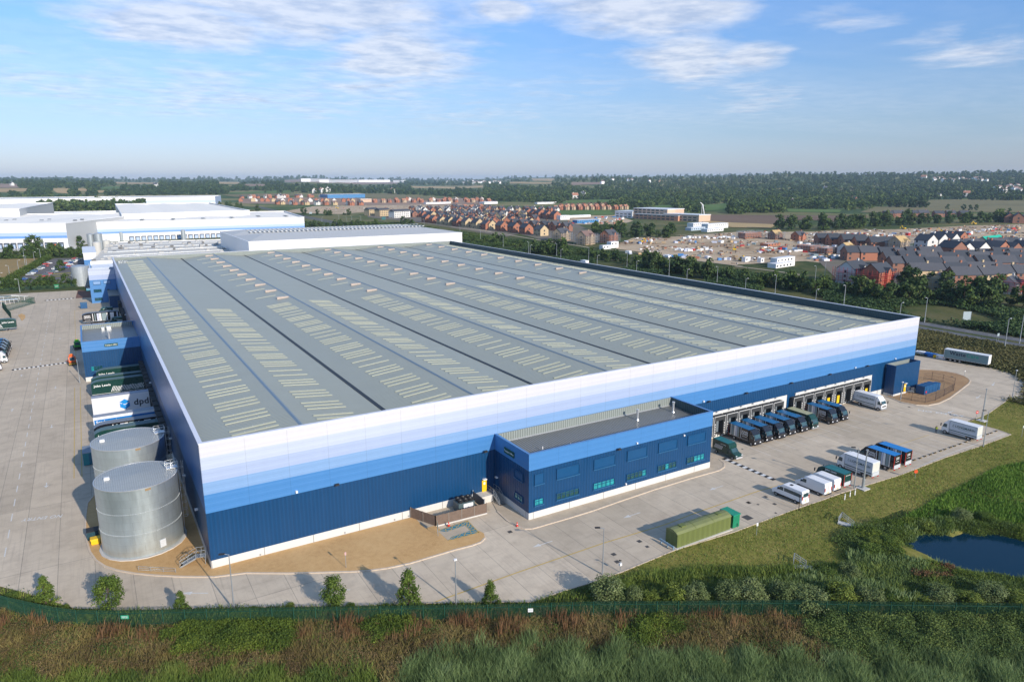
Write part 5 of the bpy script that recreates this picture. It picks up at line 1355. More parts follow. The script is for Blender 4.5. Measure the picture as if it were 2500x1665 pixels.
# the worker in the yard
def person(label, p, rz):
    t = thing('person', label, 'person', (p.x, p.y, .03), rz)
    J = {'pel': (0, 0, .93), 'sp': (.0, 0, 1.15), 'ch': (0, 0, 1.36), 'nk': (0, 0, 1.50), 'hd': (.02, 0, 1.62), 'tp': (.01, 0, 1.75),
         'sl': (0, .19, 1.42), 'el': (-.02, .26, 1.14), 'wl': (.10, .24, .92), 'fl': (.14, .23, .83), 'sr': (0, -.19, 1.42), 'er': (.02, -.27, 1.15), 'wr': (.22, -.2, 1.05), 'fr': (.30, -.17, 1.04),
         'hl': (0, .10, .90), 'kl': (.04, .11, .50), 'al': (-.02, .12, .09), 'tl': (.16, .13, .04), 'hr': (0, -.10, .90), 'kr': (.02, -.12, .50), 'ar': (-.04, -.14, .09), 'tr': (.14, -.16, .04)}
    E_ = ['pel-sp', 'sp-ch', 'ch-nk', 'nk-hd', 'hd-tp', 'ch-sl', 'sl-el', 'el-wl', 'wl-fl', 'ch-sr', 'sr-er', 'er-wr', 'wr-fr', 'pel-hl', 'hl-kl', 'kl-al', 'al-tl', 'pel-hr', 'hr-kr', 'kr-ar', 'ar-tr']
    rad = {'pel': (.15, .12), 'sp': (.14, .11), 'ch': (.17, .12), 'nk': (.06, .06), 'hd': (.095, .085), 'tp': (.05, .05), 'sl': (.07, .06), 'el': (.048, .045), 'wl': (.035, .03), 'fl': (.045, .02), 'hl': (.10, .10), 'kl': (.065, .065), 'al': (.05, .05), 'tl': (.045, .04)}
    ks = list(J); me = bpy.data.meshes.new('body'); me.from_pydata([J[k] for k in ks], [tuple(ks.index(q) for q in e.split('-')) for e in E_], [])
    skin = P('dark work clothes', (.02, .025, .04), .8)
    me.materials.append(skin); o = bpy.data.objects.new('body', me); COL.objects.link(o); o.parent = t
    sm = o.modifiers.new('skin', 'SKIN'); ss = o.modifiers.new('sub', 'SUBSURF'); ss.levels = 1; ss.render_levels = 1
    for k, v in zip(ks, me.skin_vertices[0].data):
        v.radius = rad.get(k) or rad[{'sr': 'sl', 'er': 'el', 'wr': 'wl', 'fr': 'fl', 'hr': 'hl', 'kr': 'kl', 'ar': 'al', 'tr': 'tl'}[k]]
        v.use_root = (k == 'pel')
    HV = P('hi vis yellow green', (.28, .36, .03), .6)
    MB().tube((0, 0, .96), (0, 0, 1.2), .165, .17, n=14).tube((0, 0, 1.2), (0, 0, 1.45), .19, .15, n=14).tube((0, .17, 1.44), (-.01, .25, 1.2), .08, .065, n=8).tube((0, -.17, 1.44), (.01, -.26, 1.2), .08, .065, n=8).build('hi_vis_jacket', HV, t)
    SK = P('skin', (.42, .25, .18), .6)
    MB().tube((.03, 0, 1.53), (.03, 0, 1.66), .085, .095, n=12).build('face', SK, t)
    MB().tube((.0, 0, 1.64), (.0, 0, 1.77), .11, .05, n=12).build('hair', P('dark hair', (.02, .015, .01), .8), t)
    return t
person('worker in hi vis jacket and dark trousers standing in front of a white lorry', G('v', 665, 452), R(200))

# ---------------------------------------------------------------- markings and ironwork on the yard
def paint(name, polys, mat, z=.036, kind='structure'):
    mb = MB()
    for q in polys: mb.slab(q, z - .004, z)
    return tag(mb.build(name, mat), kind=kind)
def stripe_poly(a, b, w):
    a = Vector((a[0], a[1], 0)); b = Vector((b[0], b[1], 0)); d = (b - a).normalized(); n = Vector((-d.y, d.x, 0)) * w / 2
    return [a + n, b + n, b - n, a - n]
def path_stripes(P_, w): return [stripe_poly(a, b, w) for a, b in zip(P_, P_[1:])]
yl = [G('c', 1350, 415), G('c', 1800, 262), G('B', 0, 290), G('B', 870, 0)]
yl2 = [G('O', 380, 1505), G('O', 1100, 1260), G('O', 1600, 1110), G('O', 1840, 1018), G('O', 2355, 838), G('T', 830, 1180), G('T', 1190, 1060)]
paint('road_marking', path_stripes(yl2[:6], .22) + path_stripes([G('c', 1350, 415), yl2[0]], .22) + path_stripes([G('T', 830, 1180), G('T', 1190, 1060), G('v', 300, 560), G('v', 540, 480)], .12), YLINE)
paint('road_marking', path_stripes([Vector((-17.3, 48, 0)), Vector((-17.3, 118, 0))], .14) + path_stripes([Vector((-16.0, 48, 0)), Vector((-16.0, 118, 0))], .14) + path_stripes([Vector((-17, 155, 0)), Vector((-17.5, 255, 0))], .12), YLINE, .04)
dash = []
for i in range(38):
    y = 20 + i * 6.6; dash.append(stripe_poly((-26.2 - .0015 * y, y), (-26.2 - .0015 * y, y + 3.2), .16))
paint('road_marking', dash, WLINE)
def arrow(p, rz, L_=3.6):
    c, s = math.cos(rz), math.sin(rz)
    q = [(-L_ / 2, -.09), (L_ * .12, -.09), (L_ * .12, -.42), (L_ / 2, 0), (L_ * .12, .42), (L_ * .12, .09), (-L_ / 2, .09)]
    return [(p[0] + u * c - v * s, p[1] + u * s + v * c) for u, v in q]
ar = [arrow(p, R(-90), 2.6) for p in ((-22, 239.1), (-21.9, 192.4), (-21.9, 157.6), (-21.8, 121.2), (-21.8, 84.6), (-21.7, 47.1))] + [arrow(p, R(90), 2.6) for p in ((-30.7, 215.8), (-30.5, 171.4), (-30.6, 140.5), (-30.5, 103.6))]
def arrow2(k, x0, y0, x1, y1):
    a, b_ = G(k, x0, y0), G(k, x1, y1); m_ = (a + b_) / 2; return arrow((m_.x, m_.y), math.atan2(b_.y - a.y, b_.x - a.x), (b_ - a).length)
ar += [arrow2('b', 1710, 497, 1490, 497), arrow2('O', 668, 1247, 505, 1298), arrow2('O', 1390, 1013, 1250, 1058), arrow2('O', 2070, 793, 1955, 830), arrow2('c', 690, 302, 480, 302), arrow2('z', 1815, 1075, 1790, 1110), arrow2('z', 1670, 1210, 1625, 1240), arrow2('v', 1010, 20, 890, 65)]
paint('road_arrow', ar, WLINE, .038)
# bay lines
bl = []
for k in range(14): bl.append(stripe_poly((105.7 + 3.87 * k, -1.4), (105.7 + 3.87 * k, -13.5), .1))
for x in (90.3, 93.9, 97.2, 100.2, 103.1, 107.2, 111, 115.6, 118.2, 122, 125.8, 129.3, 132.8, 136.3, 139.9, 143.5, 147, 153.6, 157): bl.append(stripe_poly((x, -31.0), (x, -25.0), .1))
for y in [50 + 4.4 * k for k in range(16)]: bl.append(stripe_poly((-15.5, y), (-1.3, y), .1))
bl += path_stripes([G('v', 0, 1235), G('v', 960, 830), G('v', 1990, 455)], .12)
paint('bay_lines', bl, WLINE, .04)
me = text_mesh('NO ENTRY', 1.6); me.materials.clear(); me.materials.append(WLINE); me.transform(Matrix.Translation((-21.8, 32.0, .037)) @ Matrix.Rotation(R(180) + R(-16), 4, 'Z') @ Matrix.Scale(.72, 4, (1, 0, 0)))
o = bpy.data.objects.new('road_lettering', me); COL.objects.link(o); tag(o, kind='structure')
me = text_mesh('NO ENTRY', 1.9); me.materials.clear(); me.materials.append(WLINE); p = G('v', 760, 70); me.transform(Matrix.Translation((p.x, p.y, .037)) @ Matrix.Rotation(R(-60), 4, 'Z'))
o = bpy.data.objects.new('road_lettering', me); COL.objects.link(o); tag(o, kind='structure')
# disabled bay hatching
HB = P('bay blue', (.02, .20, .30), .7, var=.15)
oc = [G('S', 540, 1065, .13), G('S', 1110, 872, .13), G('S', 1330, 1095, .13), G('S', 740, 1255, .13)]
ic = [G('S', 700, 1085, .13), G('S', 1060, 965, .13), G('S', 1160, 1062, .13), G('S', 800, 1180, .13)]
for q in oc + ic: q.z = 0
paint('parking_bay', [oc], SLAB, .15)
paint('parking_bay', [[oc[0], oc[1], ic[1], ic[0]], [oc[1], oc[2], ic[2], ic[1]], [oc[2], oc[3], ic[3], ic[2]]], HB, .156)
hl = []
for (a, b_, c, d_) in ((oc[0], oc[1], ic[1], ic[0]), (oc[1], oc[2], ic[2], ic[1]), (oc[2], oc[3], ic[3], ic[2])):
    n = 4
    for i in range(n):
        for (u, v) in (((i) / n, (i + 1) / n), ((i + 1) / n, i / n)): hl.append(stripe_poly(a.lerp(b_, u), d_.lerp(c, v), .13))
    hl.append(stripe_poly(a, b_, .14))
paint('parking_bay', hl, YLINE, .162)
# humps, stops, covers
def hump(label, a, b_, n, wd=.95):
    t = thing('speed_hump', label, 'speed bump'); a = Vector((a.x, a.y, .03)); b_ = Vector((b_.x, b_.y, .03))
    for i in range(n):
        p, q = a.lerp(b_, i / n), a.lerp(b_, (i + 1) / n)
        MB().bar(p + Vector((0, 0, .03)), q + Vector((0, 0, .03)), wd, .06).build('section', [BLACK, CHEV][i % 2], t)
hump('black and white speed bump across the yard by the office block', G('T', 405, 938), G('T', 840, 1122), 17)
hump('black and white speed bump across the left yard by the orange tractor', G('y', 180, 1278), G('y', 1010, 1165), 24, 1.2)
hump('black and white speed bump far up the left yard', G('y', 680, 215), G('y', 1135, 178), 15, 1.7)
ws = [(170, 1000), (250, 970), (365, 935), (455, 900), (560, 865), (645, 835), (755, 795), (840, 767), (945, 730), (1025, 703), (1130, 663), (1235, 625), (1550, 510), (1655, 478), (1725, 452), (1815, 418)]
w0 = None
for i, q in enumerate(ws):
    p = G('v', *q); lab = 'black rubber wheel stop, %s from the left along the grass edge bays' % ORD[i]
    if w0 is None:
        w0 = thing('wheel_stop', lab, 'wheel stop', (p.x, p.y, .03), 0, 'wheel stops along the grass edge'); MB().prism([(-.42, 0), (.42, 0), (.38, .17), (-.38, .17)], -.12, .12).build('stop', BLACK, w0)
        for x in (-.25, .25): MB().box(x - .07, x + .07, -.13, .13, .05, .12).build('reflector', YEL, w0)
    else: copy_tree(w0, None, (p.x, p.y, .03), 0, lab)
IRON = P('cast iron', (.11, .10, .09), .7, var=.2)
dc = [('O', 320, 1172, .9), ('O', 1383, 1250, .9), ('O', 1447, 1294, .7), ('O', 1172, 1357, .9), ('O', 1200, 1418, .9), ('O', 2280, 933, .9), ('O', 2270, 1055, 1.8), ('T', 765, 1264, .8), ('T', 840, 1326, .8), ('T', 618, 1314, .8), ('T', 700, 1330, .5), ('T', 850, 1402, .5), ('z', 930, 1330, .7), ('z', 1375, 1020, .8), ('T', 565, 860, .5)]
for i, (k, x, y, s) in enumerate(dc):
    s *= .8
    p = G(k, x, y); o = thing('drain_cover', 'dark iron drain cover, %s from the left on the front yard' % ORD[sorted(range(len(dc)), key=lambda j: ZK[dc[j][0]][0] + dc[j][1] / ZK[dc[j][0]][2]).index(i)], 'drain cover', (p.x, p.y, .031 if (k, x) != ('z', 1375) else .131), 0, 'iron covers in the yard')
    MB().box(-s / 2, s / 2, -s / 2, s / 2, 0, .02).build('frame', IRON, o); MB().box(-s / 2 + .06, s / 2 - .06, -s / 2 + .06, s / 2 - .06, .0205, .03).build('plate', P('iron plate', (.07, .065, .06), .7), o)
# outfall headwalls with rails on the grass slope
for lab, k, q in (('galvanised rails round the upper drain outfall on the grass slope', 'R', ((405, 490), (430, 455), (510, 520))), ('galvanised rails round the lower drain outfall near the willows', 'R', ((100, 790), (105, 735), (185, 790)))):
    t = thing('outfall_rail', lab, 'railing'); a, b_, c = [G(k, *u) for u in q]
    mb = MB()
    for u, v in ((a, b_), (b_, c)):
        for z in (.35, .7, 1.05): mb.bar((u.x, u.y, z), (v.x, v.y, z), .06)
        for i in range(3): p = u.lerp(v, i / 2); mb.bar((p.x, p.y, -.2), (p.x, p.y, 1.1), .07)
    mb.build('rail', ALU, t)
    MB().bar((a.x, a.y, .1), (c.x + .5, c.y - .8, .1), 1.0, .3).build('headwall', CONC, t)

# cycle compound and planter at the left edge
t = thing('palisade_compound', 'green mesh fence round the cycle compound at the left edge', 'fence')
fl = [G('y', *q) for q in ((-60, 175), (385, 120), (460, 240), (545, 250), (330, 320), (110, 385))]
fl = [G('y', -60, 215), G('y', 390, 240), G('y', 540, 255), G('y', 110, 382), G('y', 40, 330), G('y', 180, 500)]
for a, b_ in zip(fl, fl[1:]):
    mb = MB(); n = max(4, int((b_ - a).length / .45))
    for i in range(n + 1): p = a.lerp(b_, i / n); mb.bar((p.x, p.y, 0), (p.x, p.y, 2.9), .10)
    for z in (.4, 2.6): mb.bar((a.x, a.y, z), (b_.x, b_.y, z), .08)
    mb.build('fence_panel', GGREEN, t)
for i, (x, y) in enumerate(((100, 215), (130, 262))):
    p = G('y', x, y); t = thing('cycle_shelter', '%s white panelled shelter inside the green fenced compound' % ['far', 'near'][i], 'shelter', (p.x, p.y, 0), 0, 'white shelters in the compound')
    for k in range(5): MB().box(-4 + k * 1.6, -4 + k * 1.6 + 1.35, -1.2, 1.2, 1.9, 2.0).build('roof_panel', P('polycarbonate', (.45, .52, .56), .3), t)
    mb = MB()
    for k in range(6): mb.bar((-4 + k * 1.6 - .1, -1.2, 0), (-4 + k * 1.6 - .1, -1.2, 1.9), .1).bar((-4 + k * 1.6 - .1, -1.3, 1.95), (-4 + k * 1.6 - .1, 1.3, 1.95), .14)
    mb.bar((-4.1, -1.3, 1.95), (4.0, -1.3, 1.95), .1); mb.build('shelter_frame', WHITE, t)
p = G('y', 300, 215); t = thing('canopy_frame', 'white angular canopy frame inside the green fenced compound', 'canopy', (p.x, p.y, 0))
MB().bar((-3, 0, 2.6), (3, 1, 1.6), .2).bar((-3, 1.5, 2.6), (3.5, -1, 1.9), .2).bar((0, 0, 0), (0, 0, 2.1), .15).bar((2, 0, 0), (2, 0, 1.8), .15).bar((-3, 0, 2.6), (-3, 1.5, 2.6), .2).build('beams', WHITE, t)
p = G('y', 335, 470); tag(MB().slab([G('y', *q) for q in ((278, 440), (330, 415), (385, 440), (385, 480), (335, 525))], 0, .14).build('planter_island', GRAVEL), kind='structure')
t = thing('waste_skip', 'dark blue cube skip on the paving before the sky blue block', 'skip', (-13.9, 258.6, .05))
MB().box(-1.3, 1.3, -1.3, 1.3, .1, 2.4).build('body', DB, t, bevel=.05); MB().box(-1.35, 1.35, -1.35, 1.35, 2.4, 2.55).build('lid', P('skip lid', (.05, .14, .24), .5), t)
brick = patchy('red block paving', [(.35, (.13, .07, .055)), (.55, (.20, .11, .085)), (.7, (.16, .11, .09))], .3, 3, 20, bump=.2, bd=.02)
tag(MB().slab(pts('w', (350, 770), (600, 790), (640, 930), (300, 950)), 0, .10).build('paving', brick), kind='structure')
tag(MB().slab(pts('w', (300, 950), (640, 930), 'W', (-.1, 272), (-.1, 246), 'w', (600, 1190), (300, 1215)), 0, .09).build('paving', SLAB), kind='structure')
# ---------------------------------------------------------------- leaves and plants
rng = np.random.default_rng(11)
def quads(C, Nn, S, asp=1.0):
    """leaf quads: centres, normals, sizes"""
    n = len(C)
    Nn = Nn / np.maximum(np.linalg.norm(Nn, axis=1, keepdims=True), 1e-6)
    up = rng.normal(size=(n, 3)); a = np.cross(Nn, up); a /= np.maximum(np.linalg.norm(a, axis=1, keepdims=True), 1e-6); b = np.cross(Nn, a)
    S = np.asarray(S).reshape(-1, 1) * np.ones((n, 1))
    a = a * S * asp; b = b * S
    V = np.stack([C - a, C - b * .8, C + a, C + b * .8], 1).reshape(-1, 3)
    Fq = np.arange(n * 4).reshape(n, 4)
    return V, Fq
def crown_arrays(r, h, n, leaf, shape='round', clumps=18, base=.25, seed=0):
    g = np.random.default_rng(seed)
    # clump centres in the crown volume
    u = g.random(clumps); ang = g.random(clumps) * 6.283
    if shape == 'cone': zc = u ** 1.15; rr = (1 - zc) * .80 + .06
    elif shape == 'willow': zc = u * .9; rr = np.sqrt(np.maximum(1 - (zc - .35) ** 2 * 1.6, .05)) * .62
    else: zc = u; rr = np.sqrt(np.maximum(1 - (2 * zc - .95) ** 2, .06)) * .66
    q = np.sqrt(g.random(clumps)) * .5 + .5
    cx, cy = np.cos(ang) * rr * q * r, np.sin(ang) * rr * q * r
    cz = h * (base + (1 - base) * zc * .92)
    cr = r * (.30 + .18 * g.random(clumps)) * (1.0 if shape != 'cone' else .75)
    ci = g.integers(0, clumps, n)
    d = g.normal(size=(n, 3)); d /= np.linalg.norm(d, axis=1, keepdims=True)
    rad = (g.random(n) ** .45)
    C = np.stack([cx[ci], cy[ci], cz[ci]], 1) + d * (cr[ci] * rad)[:, None] * np.array([1, 1, .82])
    Nn = d + np.array([0, 0, .45]) + g.normal(size=(n, 3)) * .55
    C[:, 2] = np.maximum(C[:, 2], h * base * .5)
    tint = np.clip(g.random(clumps)[ci] * .55 + g.random(n) * .45, 0, 1)
    V, Fq = quads(C, Nn, leaf * (.7 + .6 * g.random(n)))
    return V, Fq, tint
LEAF = foliage('tree leaves', (.020, .045, .012), (.060, .105, .022), (.15, .19, .045))
LEAFB = foliage('dark tree leaves', (.018, .044, .016), (.055, .098, .028), (.14, .175, .050))
LEAFW = foliage('willow leaves', (.060, .095, .028), (.155, .20, .070), (.29, .32, .15))
LEAFY = foliage('yellow green leaves', (.055, .09, .015), (.14, .185, .03), (.25, .29, .06))
LEAFN = foliage('young tree leaves', (.035, .068, .012), (.095, .15, .022), (.20, .25, .05))
BARK = P('bark', (.075, .055, .04), .9, var=.3)
def trunk_mb(h, r, top=.75, limbs=5, spread=.4, seed=0):
    g = random.Random(seed); mb = MB(); p = Vector((0, 0, -.3)); n = 4
    for i in range(n):
        q = Vector((g.uniform(-.05, .05) * h * .4, g.uniform(-.05, .05) * h * .4, h * top * (i + 1) / n))
        mb.tube(p, q, r * (1 - .75 * i / n), r * (1 - .75 * (i + 1) / n), n=7, cap=False)
        if i:
            for k in range(limbs // 2):
                a = g.uniform(0, 6.28); l = spread * h * g.uniform(.5, 1) * (1 - i / n * .5)
                mb.tube(p, p + Vector((math.cos(a) * l, math.sin(a) * l, l * .8)), r * .35, r * .08, n=5, cap=False)
        p = q
    return mb
def tree_proto(name, r, h, n, leaf, mat, shape='round', clumps=18, base=.25, seed=0, tr=.14, link=True):
    t = empty(name)
    trunk_mb(h, tr, seed=seed).build('trunk', BARK, t)
    V, Fq, ti = crown_arrays(r, h, n, leaf, shape, clumps, base, seed)
    np_mesh('crown', V, Fq, mat, ti, t)
    return t
PR = {}
def place_tree(kind, seed, p, s, label, cat, group, rz=None, sz=None):
    key = (kind, seed)
    rz = rnd.uniform(0, 6.28) if rz is None else rz
    spec = {'far': ('broadleaf_tree', 4.2, 9, 420, .62, LEAF, 'round', 14, .12), 'fard': ('dark_broadleaf_tree', 4.4, 9.5, 420, .62, LEAFB, 'round', 15, .10),
            'mid': ('broadleaf_tree', 3.6, 7.5, 900, .36, LEAF, 'round', 16, .08), 'young': ('young_tree', 1.8, 5.0, 3400, .105, LEAFN, 'cone', 60, .10), 'youngr': ('young_tree', 1.9, 4.8, 3200, .105, LEAFN, 'round', 44, .12),
            'willow': ('willow_shrub', 2.4, 4.0, 5200, .105, LEAFW, 'willow', 46, .02), 'yshrub': ('yellow_green_shrub', 2.0, 3.2, 4000, .10, LEAFY, 'willow', 38, .02), 'gshrub': ('green_shrub', 2.1, 2.6, 4000, .10, LEAFN, 'willow', 40, .02),
            'bush': ('bush', 2.2, 2.6, 420, .34, LEAF, 'willow', 10, .02)}[kind]
    if key not in PR:
        PR[key] = tree_proto(spec[0], *spec[1:6], shape=spec[6], clumps=spec[7], base=spec[8], seed=seed * 13 + len(kind), tr=.05 if 'shrub' in spec[0] or kind == 'bush' else .16)
        o = PR[key]; o.location = p; o.rotation_euler = (0, 0, rz); o.scale = (s, s, s * (sz or 1)); tag(o, label, cat, group); return o
    return copy_tree(PR[key], None, p, rz, label, (s, s, s * (sz or 1)), group)

def vec_gt(keys, X, Y, tmax=15000):
    """terrain hits of many sight lines at once"""
    D = np.array([list(ray(k, x, y)) for k, x, y in zip(keys, X, Y)])
    n = len(D); t = np.full(n, 60.0); hit = np.zeros(n, bool); last = t.copy(); C = np.array(CAM)
    step = 14.0; tt = 60.0
    T = np.full(n, np.nan)
    while tt < tmax:
        act = np.isnan(T)
        if not act.any(): break
        Pq = C + D[act] * tt; below = Pq[:, 2] < terrain(Pq[:, 0], Pq[:, 1])
        idx = np.where(act)[0][below]; T[idx] = tt
        last_step = step; step = max(14, tt * .012); tt += step
    lo = T - max(14, 1) * 1.0 - T * .013; hi = T.copy()
    ok = ~np.isnan(T)
    for _ in range(14):
        m = (lo + hi) / 2; Pq = C + D * m[:, None]; b = Pq[:, 2] < terrain(Pq[:, 0], Pq[:, 1]); hi = np.where(b, m, hi); lo = np.where(b, lo, m)
    Pq = C + D * hi[:, None]; Pq[:, 2] = terrain(Pq[:, 0], Pq[:, 1])
    return Pq[ok], hi[ok]
def in_poly(x, y, P_):
    x = np.asarray(x); y = np.asarray(y); c = np.zeros(x.shape, bool); n = len(P_)
    for i in range(n):
        x1, y1 = P_[i][0], P_[i][1]; x2, y2 = P_[(i + 1) % n][0], P_[(i + 1) % n][1]
        if y1 == y2: continue
        c ^= ((y1 > y) != (y2 > y)) & (x < (x2 - x1) * (y - y1) / (y2 - y1) + x1)
    return c

# ---------------------------------------------------------------- distant woods: many crowns merged, one object per wood
UNITS = [crown_arrays(1, 1.6, 70, .27, 'round', 9, .05, 100 + i) for i in range(6)]
def woods(name, Pq, rad, mat, label=None, hs=1.0):
    if len(Pq) == 0: return
    Vs, Fs, Ts = [], [], []; off = 0
    u = rng.integers(0, 6, len(Pq)); tone = rng.random(len(Pq))
    for i in range(6):
        sel = np.where(u == i)[0]
        if not len(sel): continue
        V, Fq, ti = UNITS[i]; k = len(sel)
        a = rng.random(k) * 6.28; ca, sa = np.cos(a), np.sin(a); r = rad[sel]
        X = (V[None, :, 0] * ca[:, None] - V[None, :, 1] * sa[:, None]) * r[:, None] + Pq[sel, 0][:, None]
        Y = (V[None, :, 0] * sa[:, None] + V[None, :, 1] * ca[:, None]) * r[:, None] + Pq[sel, 1][:, None]
        Z = V[None, :, 2] * r[:, None] * (hs * (.8 + .5 * rng.random(k)))[:, None] + Pq[sel, 2][:, None] - .5
        Vs.append(np.stack([X, Y, Z], -1).reshape(-1, 3))
        Fs.append((Fq[None] + (np.arange(k) * len(V))[:, None, None] + off).reshape(-1, 4)); off += k * len(V)
        Ts.append((np.clip(ti[None] * .35 + tone[sel][:, None] * .65, 0, 1)).reshape(-1))
    o = np_mesh(name, np.concatenate(Vs), np.concatenate(Fs), mat, np.concatenate(Ts))
    return tag(o, kind='stuff')
FIELDS = []
def S_(k, q): a, b_, s = ZK[k]; return [(a + x / s, b_ + y / s) for x, y in q]
GOLD = patchy('stubble field', [(.3, (.36, .25, .11)), (.5, (.46, .33, .16)), (.7, (.52, .40, .21))], .004, .03, .3, bump=.2, bd=.2)
PINK = patchy('bare pinkish field', [(.3, (.24, .16, .11)), (.5, (.32, .22, .16)), (.7, (.38, .28, .20))], .004, .03, .3, bump=.2, bd=.2)
GRN = patchy('bright pasture', [(.3, (.06, .12, .025)), (.5, (.10, .17, .035)), (.7, (.15, .20, .05))], .004, .03, .3, bump=.2, bd=.2)
OLV = patchy('dry pasture', [(.3, (.12, .115, .05)), (.5, (.19, .165, .075)), (.7, (.25, .21, .10))], .006, .04, .3, bump=.3, bd=.3)
BRN = patchy('ploughed field', [(.3, (.13, .085, .055)), (.5, (.18, .12, .08)), (.7, (.22, .15, .10))], .006, .04, .5, bump=.3, bd=.3)
FL = [('1', GOLD, [(-60, 205), (240, 203), (235, 226), (120, 232), (-60, 236)]), ('1', GOLD, [(420, 203), (590, 205), (555, 246), (465, 240)]), ('1', GOLD, [(632, 205), (727, 207), (722, 226), (638, 226)]),
      ('1', GOLD, [(940, 152), (1325, 156), (1315, 166), (950, 164)]), ('1', GOLD, [(800, 222), (872, 222), (866, 238), (805, 238)]), ('1', GOLD, [(1785, 150), (1972, 152), (1968, 168), (1800, 167)]),
      ('1', PINK, [(-60, 165), (150, 170), (160, 200), (-60, 200)]), ('1', GRN, [(820, 197), (960, 187), (1000, 202), (840, 210)]), ('1', GRN, [(1850, 236), (2390, 220), (2390, 241), (1900, 246)]), ('1', PINK, [(2000, 170), (2200, 172), (2180, 185), (2010, 185)]),
      ('2', PINK, [(640, 138), (1530, 146), (1640, 162), (1300, 172), (720, 156)]), ('2', GOLD, [(1690, 184), (2285, 181), (2285, 197), (1720, 200)]), ('2', OLV, [(1015, 246), (1500, 247), (1890, 278), (1860, 300), (1300, 286), (1015, 270)]),
      ('2', OLV, [(130, 255), (500, 245), (900, 262), (250, 275)]),
      ('3', GOLD, [(480, 152), (840, 153), (825, 166), (490, 165)]), ('3', GOLD, [(660, 122), (862, 123), (830, 146), (690, 142)]), ('3', PINK, [(980, 152), (1275, 155), (1255, 171), (1000, 176)]), ('3', PINK, [(60, 130), (180, 128), (170, 146), (80, 148)]),
      ('3', GRN, [(860, 322), (1000, 300), (1410, 296), (1385, 313), (1000, 326)]), ('3', GRN, [(2055, 345), (2285, 323), (2270, 377), (2090, 390)]), ('3', GRN, [(880, 386), (1300, 382), (1345, 424), (890, 428)]), ('3', GRN, [(1650, 345), (1800, 340), (1850, 362), (1700, 366)]),
      ('4', BRN, [(-600, 418), (0, 424), (1065, 430), (1060, 458), (850, 482), (560, 462), (400, 472), (330, 502), (-40, 487), (-500, 455)]), ('4', GOLD, [(-300, 470), (0, 488), (330, 503), (270, 532), (-40, 526), (-250, 500)]),
      ('4', OLV, [(1010, 400), (1120, 362), (1350, 340), (1590, 298), (1800, 296), (2420, 308), (2420, 404), (1700, 396), (1060, 404)]), ('4', GRN, [(400, 372), (860, 380), (840, 402), (420, 398)])]
for k, m, q in FL:
    Pw = [GT(k, x, y) for x, y in q]
    if all(p is not None for p in Pw):
        drape('field', Pw, m, dz=.6, res=60); FIELDS.append(S_(k, q))
# sight-line sampling keeps every wood at its true ground position
def sample(poly, n, key='s', fields=True):
    P_ = S_(key, poly) if key != 's' else poly
    xs = [p[0] for p in P_]; ys = [p[1] for p in P_]
    X = rng.uniform(min(xs), max(xs), n * 3); Y = rng.uniform(min(ys), max(ys), n * 3)
    ok = in_poly(X, Y, P_)
    if fields:
        for f in FIELDS:
            for dy_ in (0, 3, 6, 9): ok &= ~in_poly(X, Y - dy_, f)
    X, Y = X[ok][:n], Y[ok][:n]
    return vec_gt(['s'] * len(X), X, Y)
def radii(T, k=1.0): return (4.2 + T * .00115) * k * (.7 + .6 * rng.random(len(T)))
# the wooded right hand hills
Pq, T = sample([(1080, 426), (1350, 418), (1600, 412), (1900, 406), (2600, 402), (2600, 492), (2260, 490), (2200, 500), (2080, 506), (1800, 522), (1560, 513), (1330, 497), (1180, 490), (1080, 480)], 7000)
woods('hillside_wood', Pq, radii(T), LEAFB)
Pq, T = sample([(1180, 456), (1300, 460), (1500, 470), (1800, 470), (2100, 480), (2290, 480), (2210, 508), (2060, 516), (1800, 524), (1700, 520), (1500, 508), (1330, 497), (1180, 490)], 1500)
woods('valley_wood', Pq, radii(T, 1.1), LEAF)
Pq, T = sample([(480, 443), (1150, 437), (1150, 482), (1000, 478), (800, 470), (640, 466), (480, 468)], 1500)
woods('valley_wood', Pq, radii(T), LEAFB)
Pq, T = sample([(-120, 437), (560, 440), (560, 476), (-120, 482)], 1900)
woods('hillside_wood', Pq, radii(T), LEAFB)
Pq, T = sample([(480, 434), (700, 431), (900, 430), (1150, 433), (1150, 438), (480, 440)], 420)
woods('ridge_wood', Pq, radii(T, 1.2), LEAFB)
Pq, T = sample([(-90, 492), (60, 489), (180, 490), (350, 500), (350, 512), (285, 518), (95, 520), (93, 502), (-90, 500)], 420)
woods('wood_behind_warehouses', Pq, np.full(len(Pq), 8.5), LEAFB)
# tree lines: each tree its own object
def line_trees(kinds, key, pts_, n, jit, s, phrase, group, cat='tree', sj=.25, sz=None, GTf=False):
    seg = []; P_ = [(GT(key, *q) if GTf else G(key, *q)) for q in pts_]
    tot = sum((b_ - a).length for a, b_ in zip(P_, P_[1:])); out_ = []
    for i in range(n):
        d = (i + .5 + rnd.uniform(-.3, .3)) / n * tot
        for a, b_ in zip(P_, P_[1:]):
            l = (b_ - a).length
            if d <= l: p = a.lerp(b_, d / l); break
            d -= l
        p = p + Vector((rnd.uniform(-jit, jit), rnd.uniform(-jit, jit), 0)); p.z = float(terrain(p.x, p.y)); out_.append(p)
    out_.sort(key=lambda p: (p - CAM).dot(AR) / (p - CAM).dot(AF))
    for i, p in enumerate(out_):
        place_tree(rnd.choice(kinds), rnd.randrange(3), p, s * rnd.uniform(1 - sj, 1 + sj), '%s %s from left %s' % (ordw(i), cat, phrase), cat, group, sz=sz)
DK = ['far', 'fard', 'fard']
line_trees(DK, '4', [(290, 540), (700, 545), (1000, 530), (1500, 495), (2200, 480)], 46, 7, 1.6, 'in the tree line between the building site and the dry pasture', 'trees lining the far side of the building site')
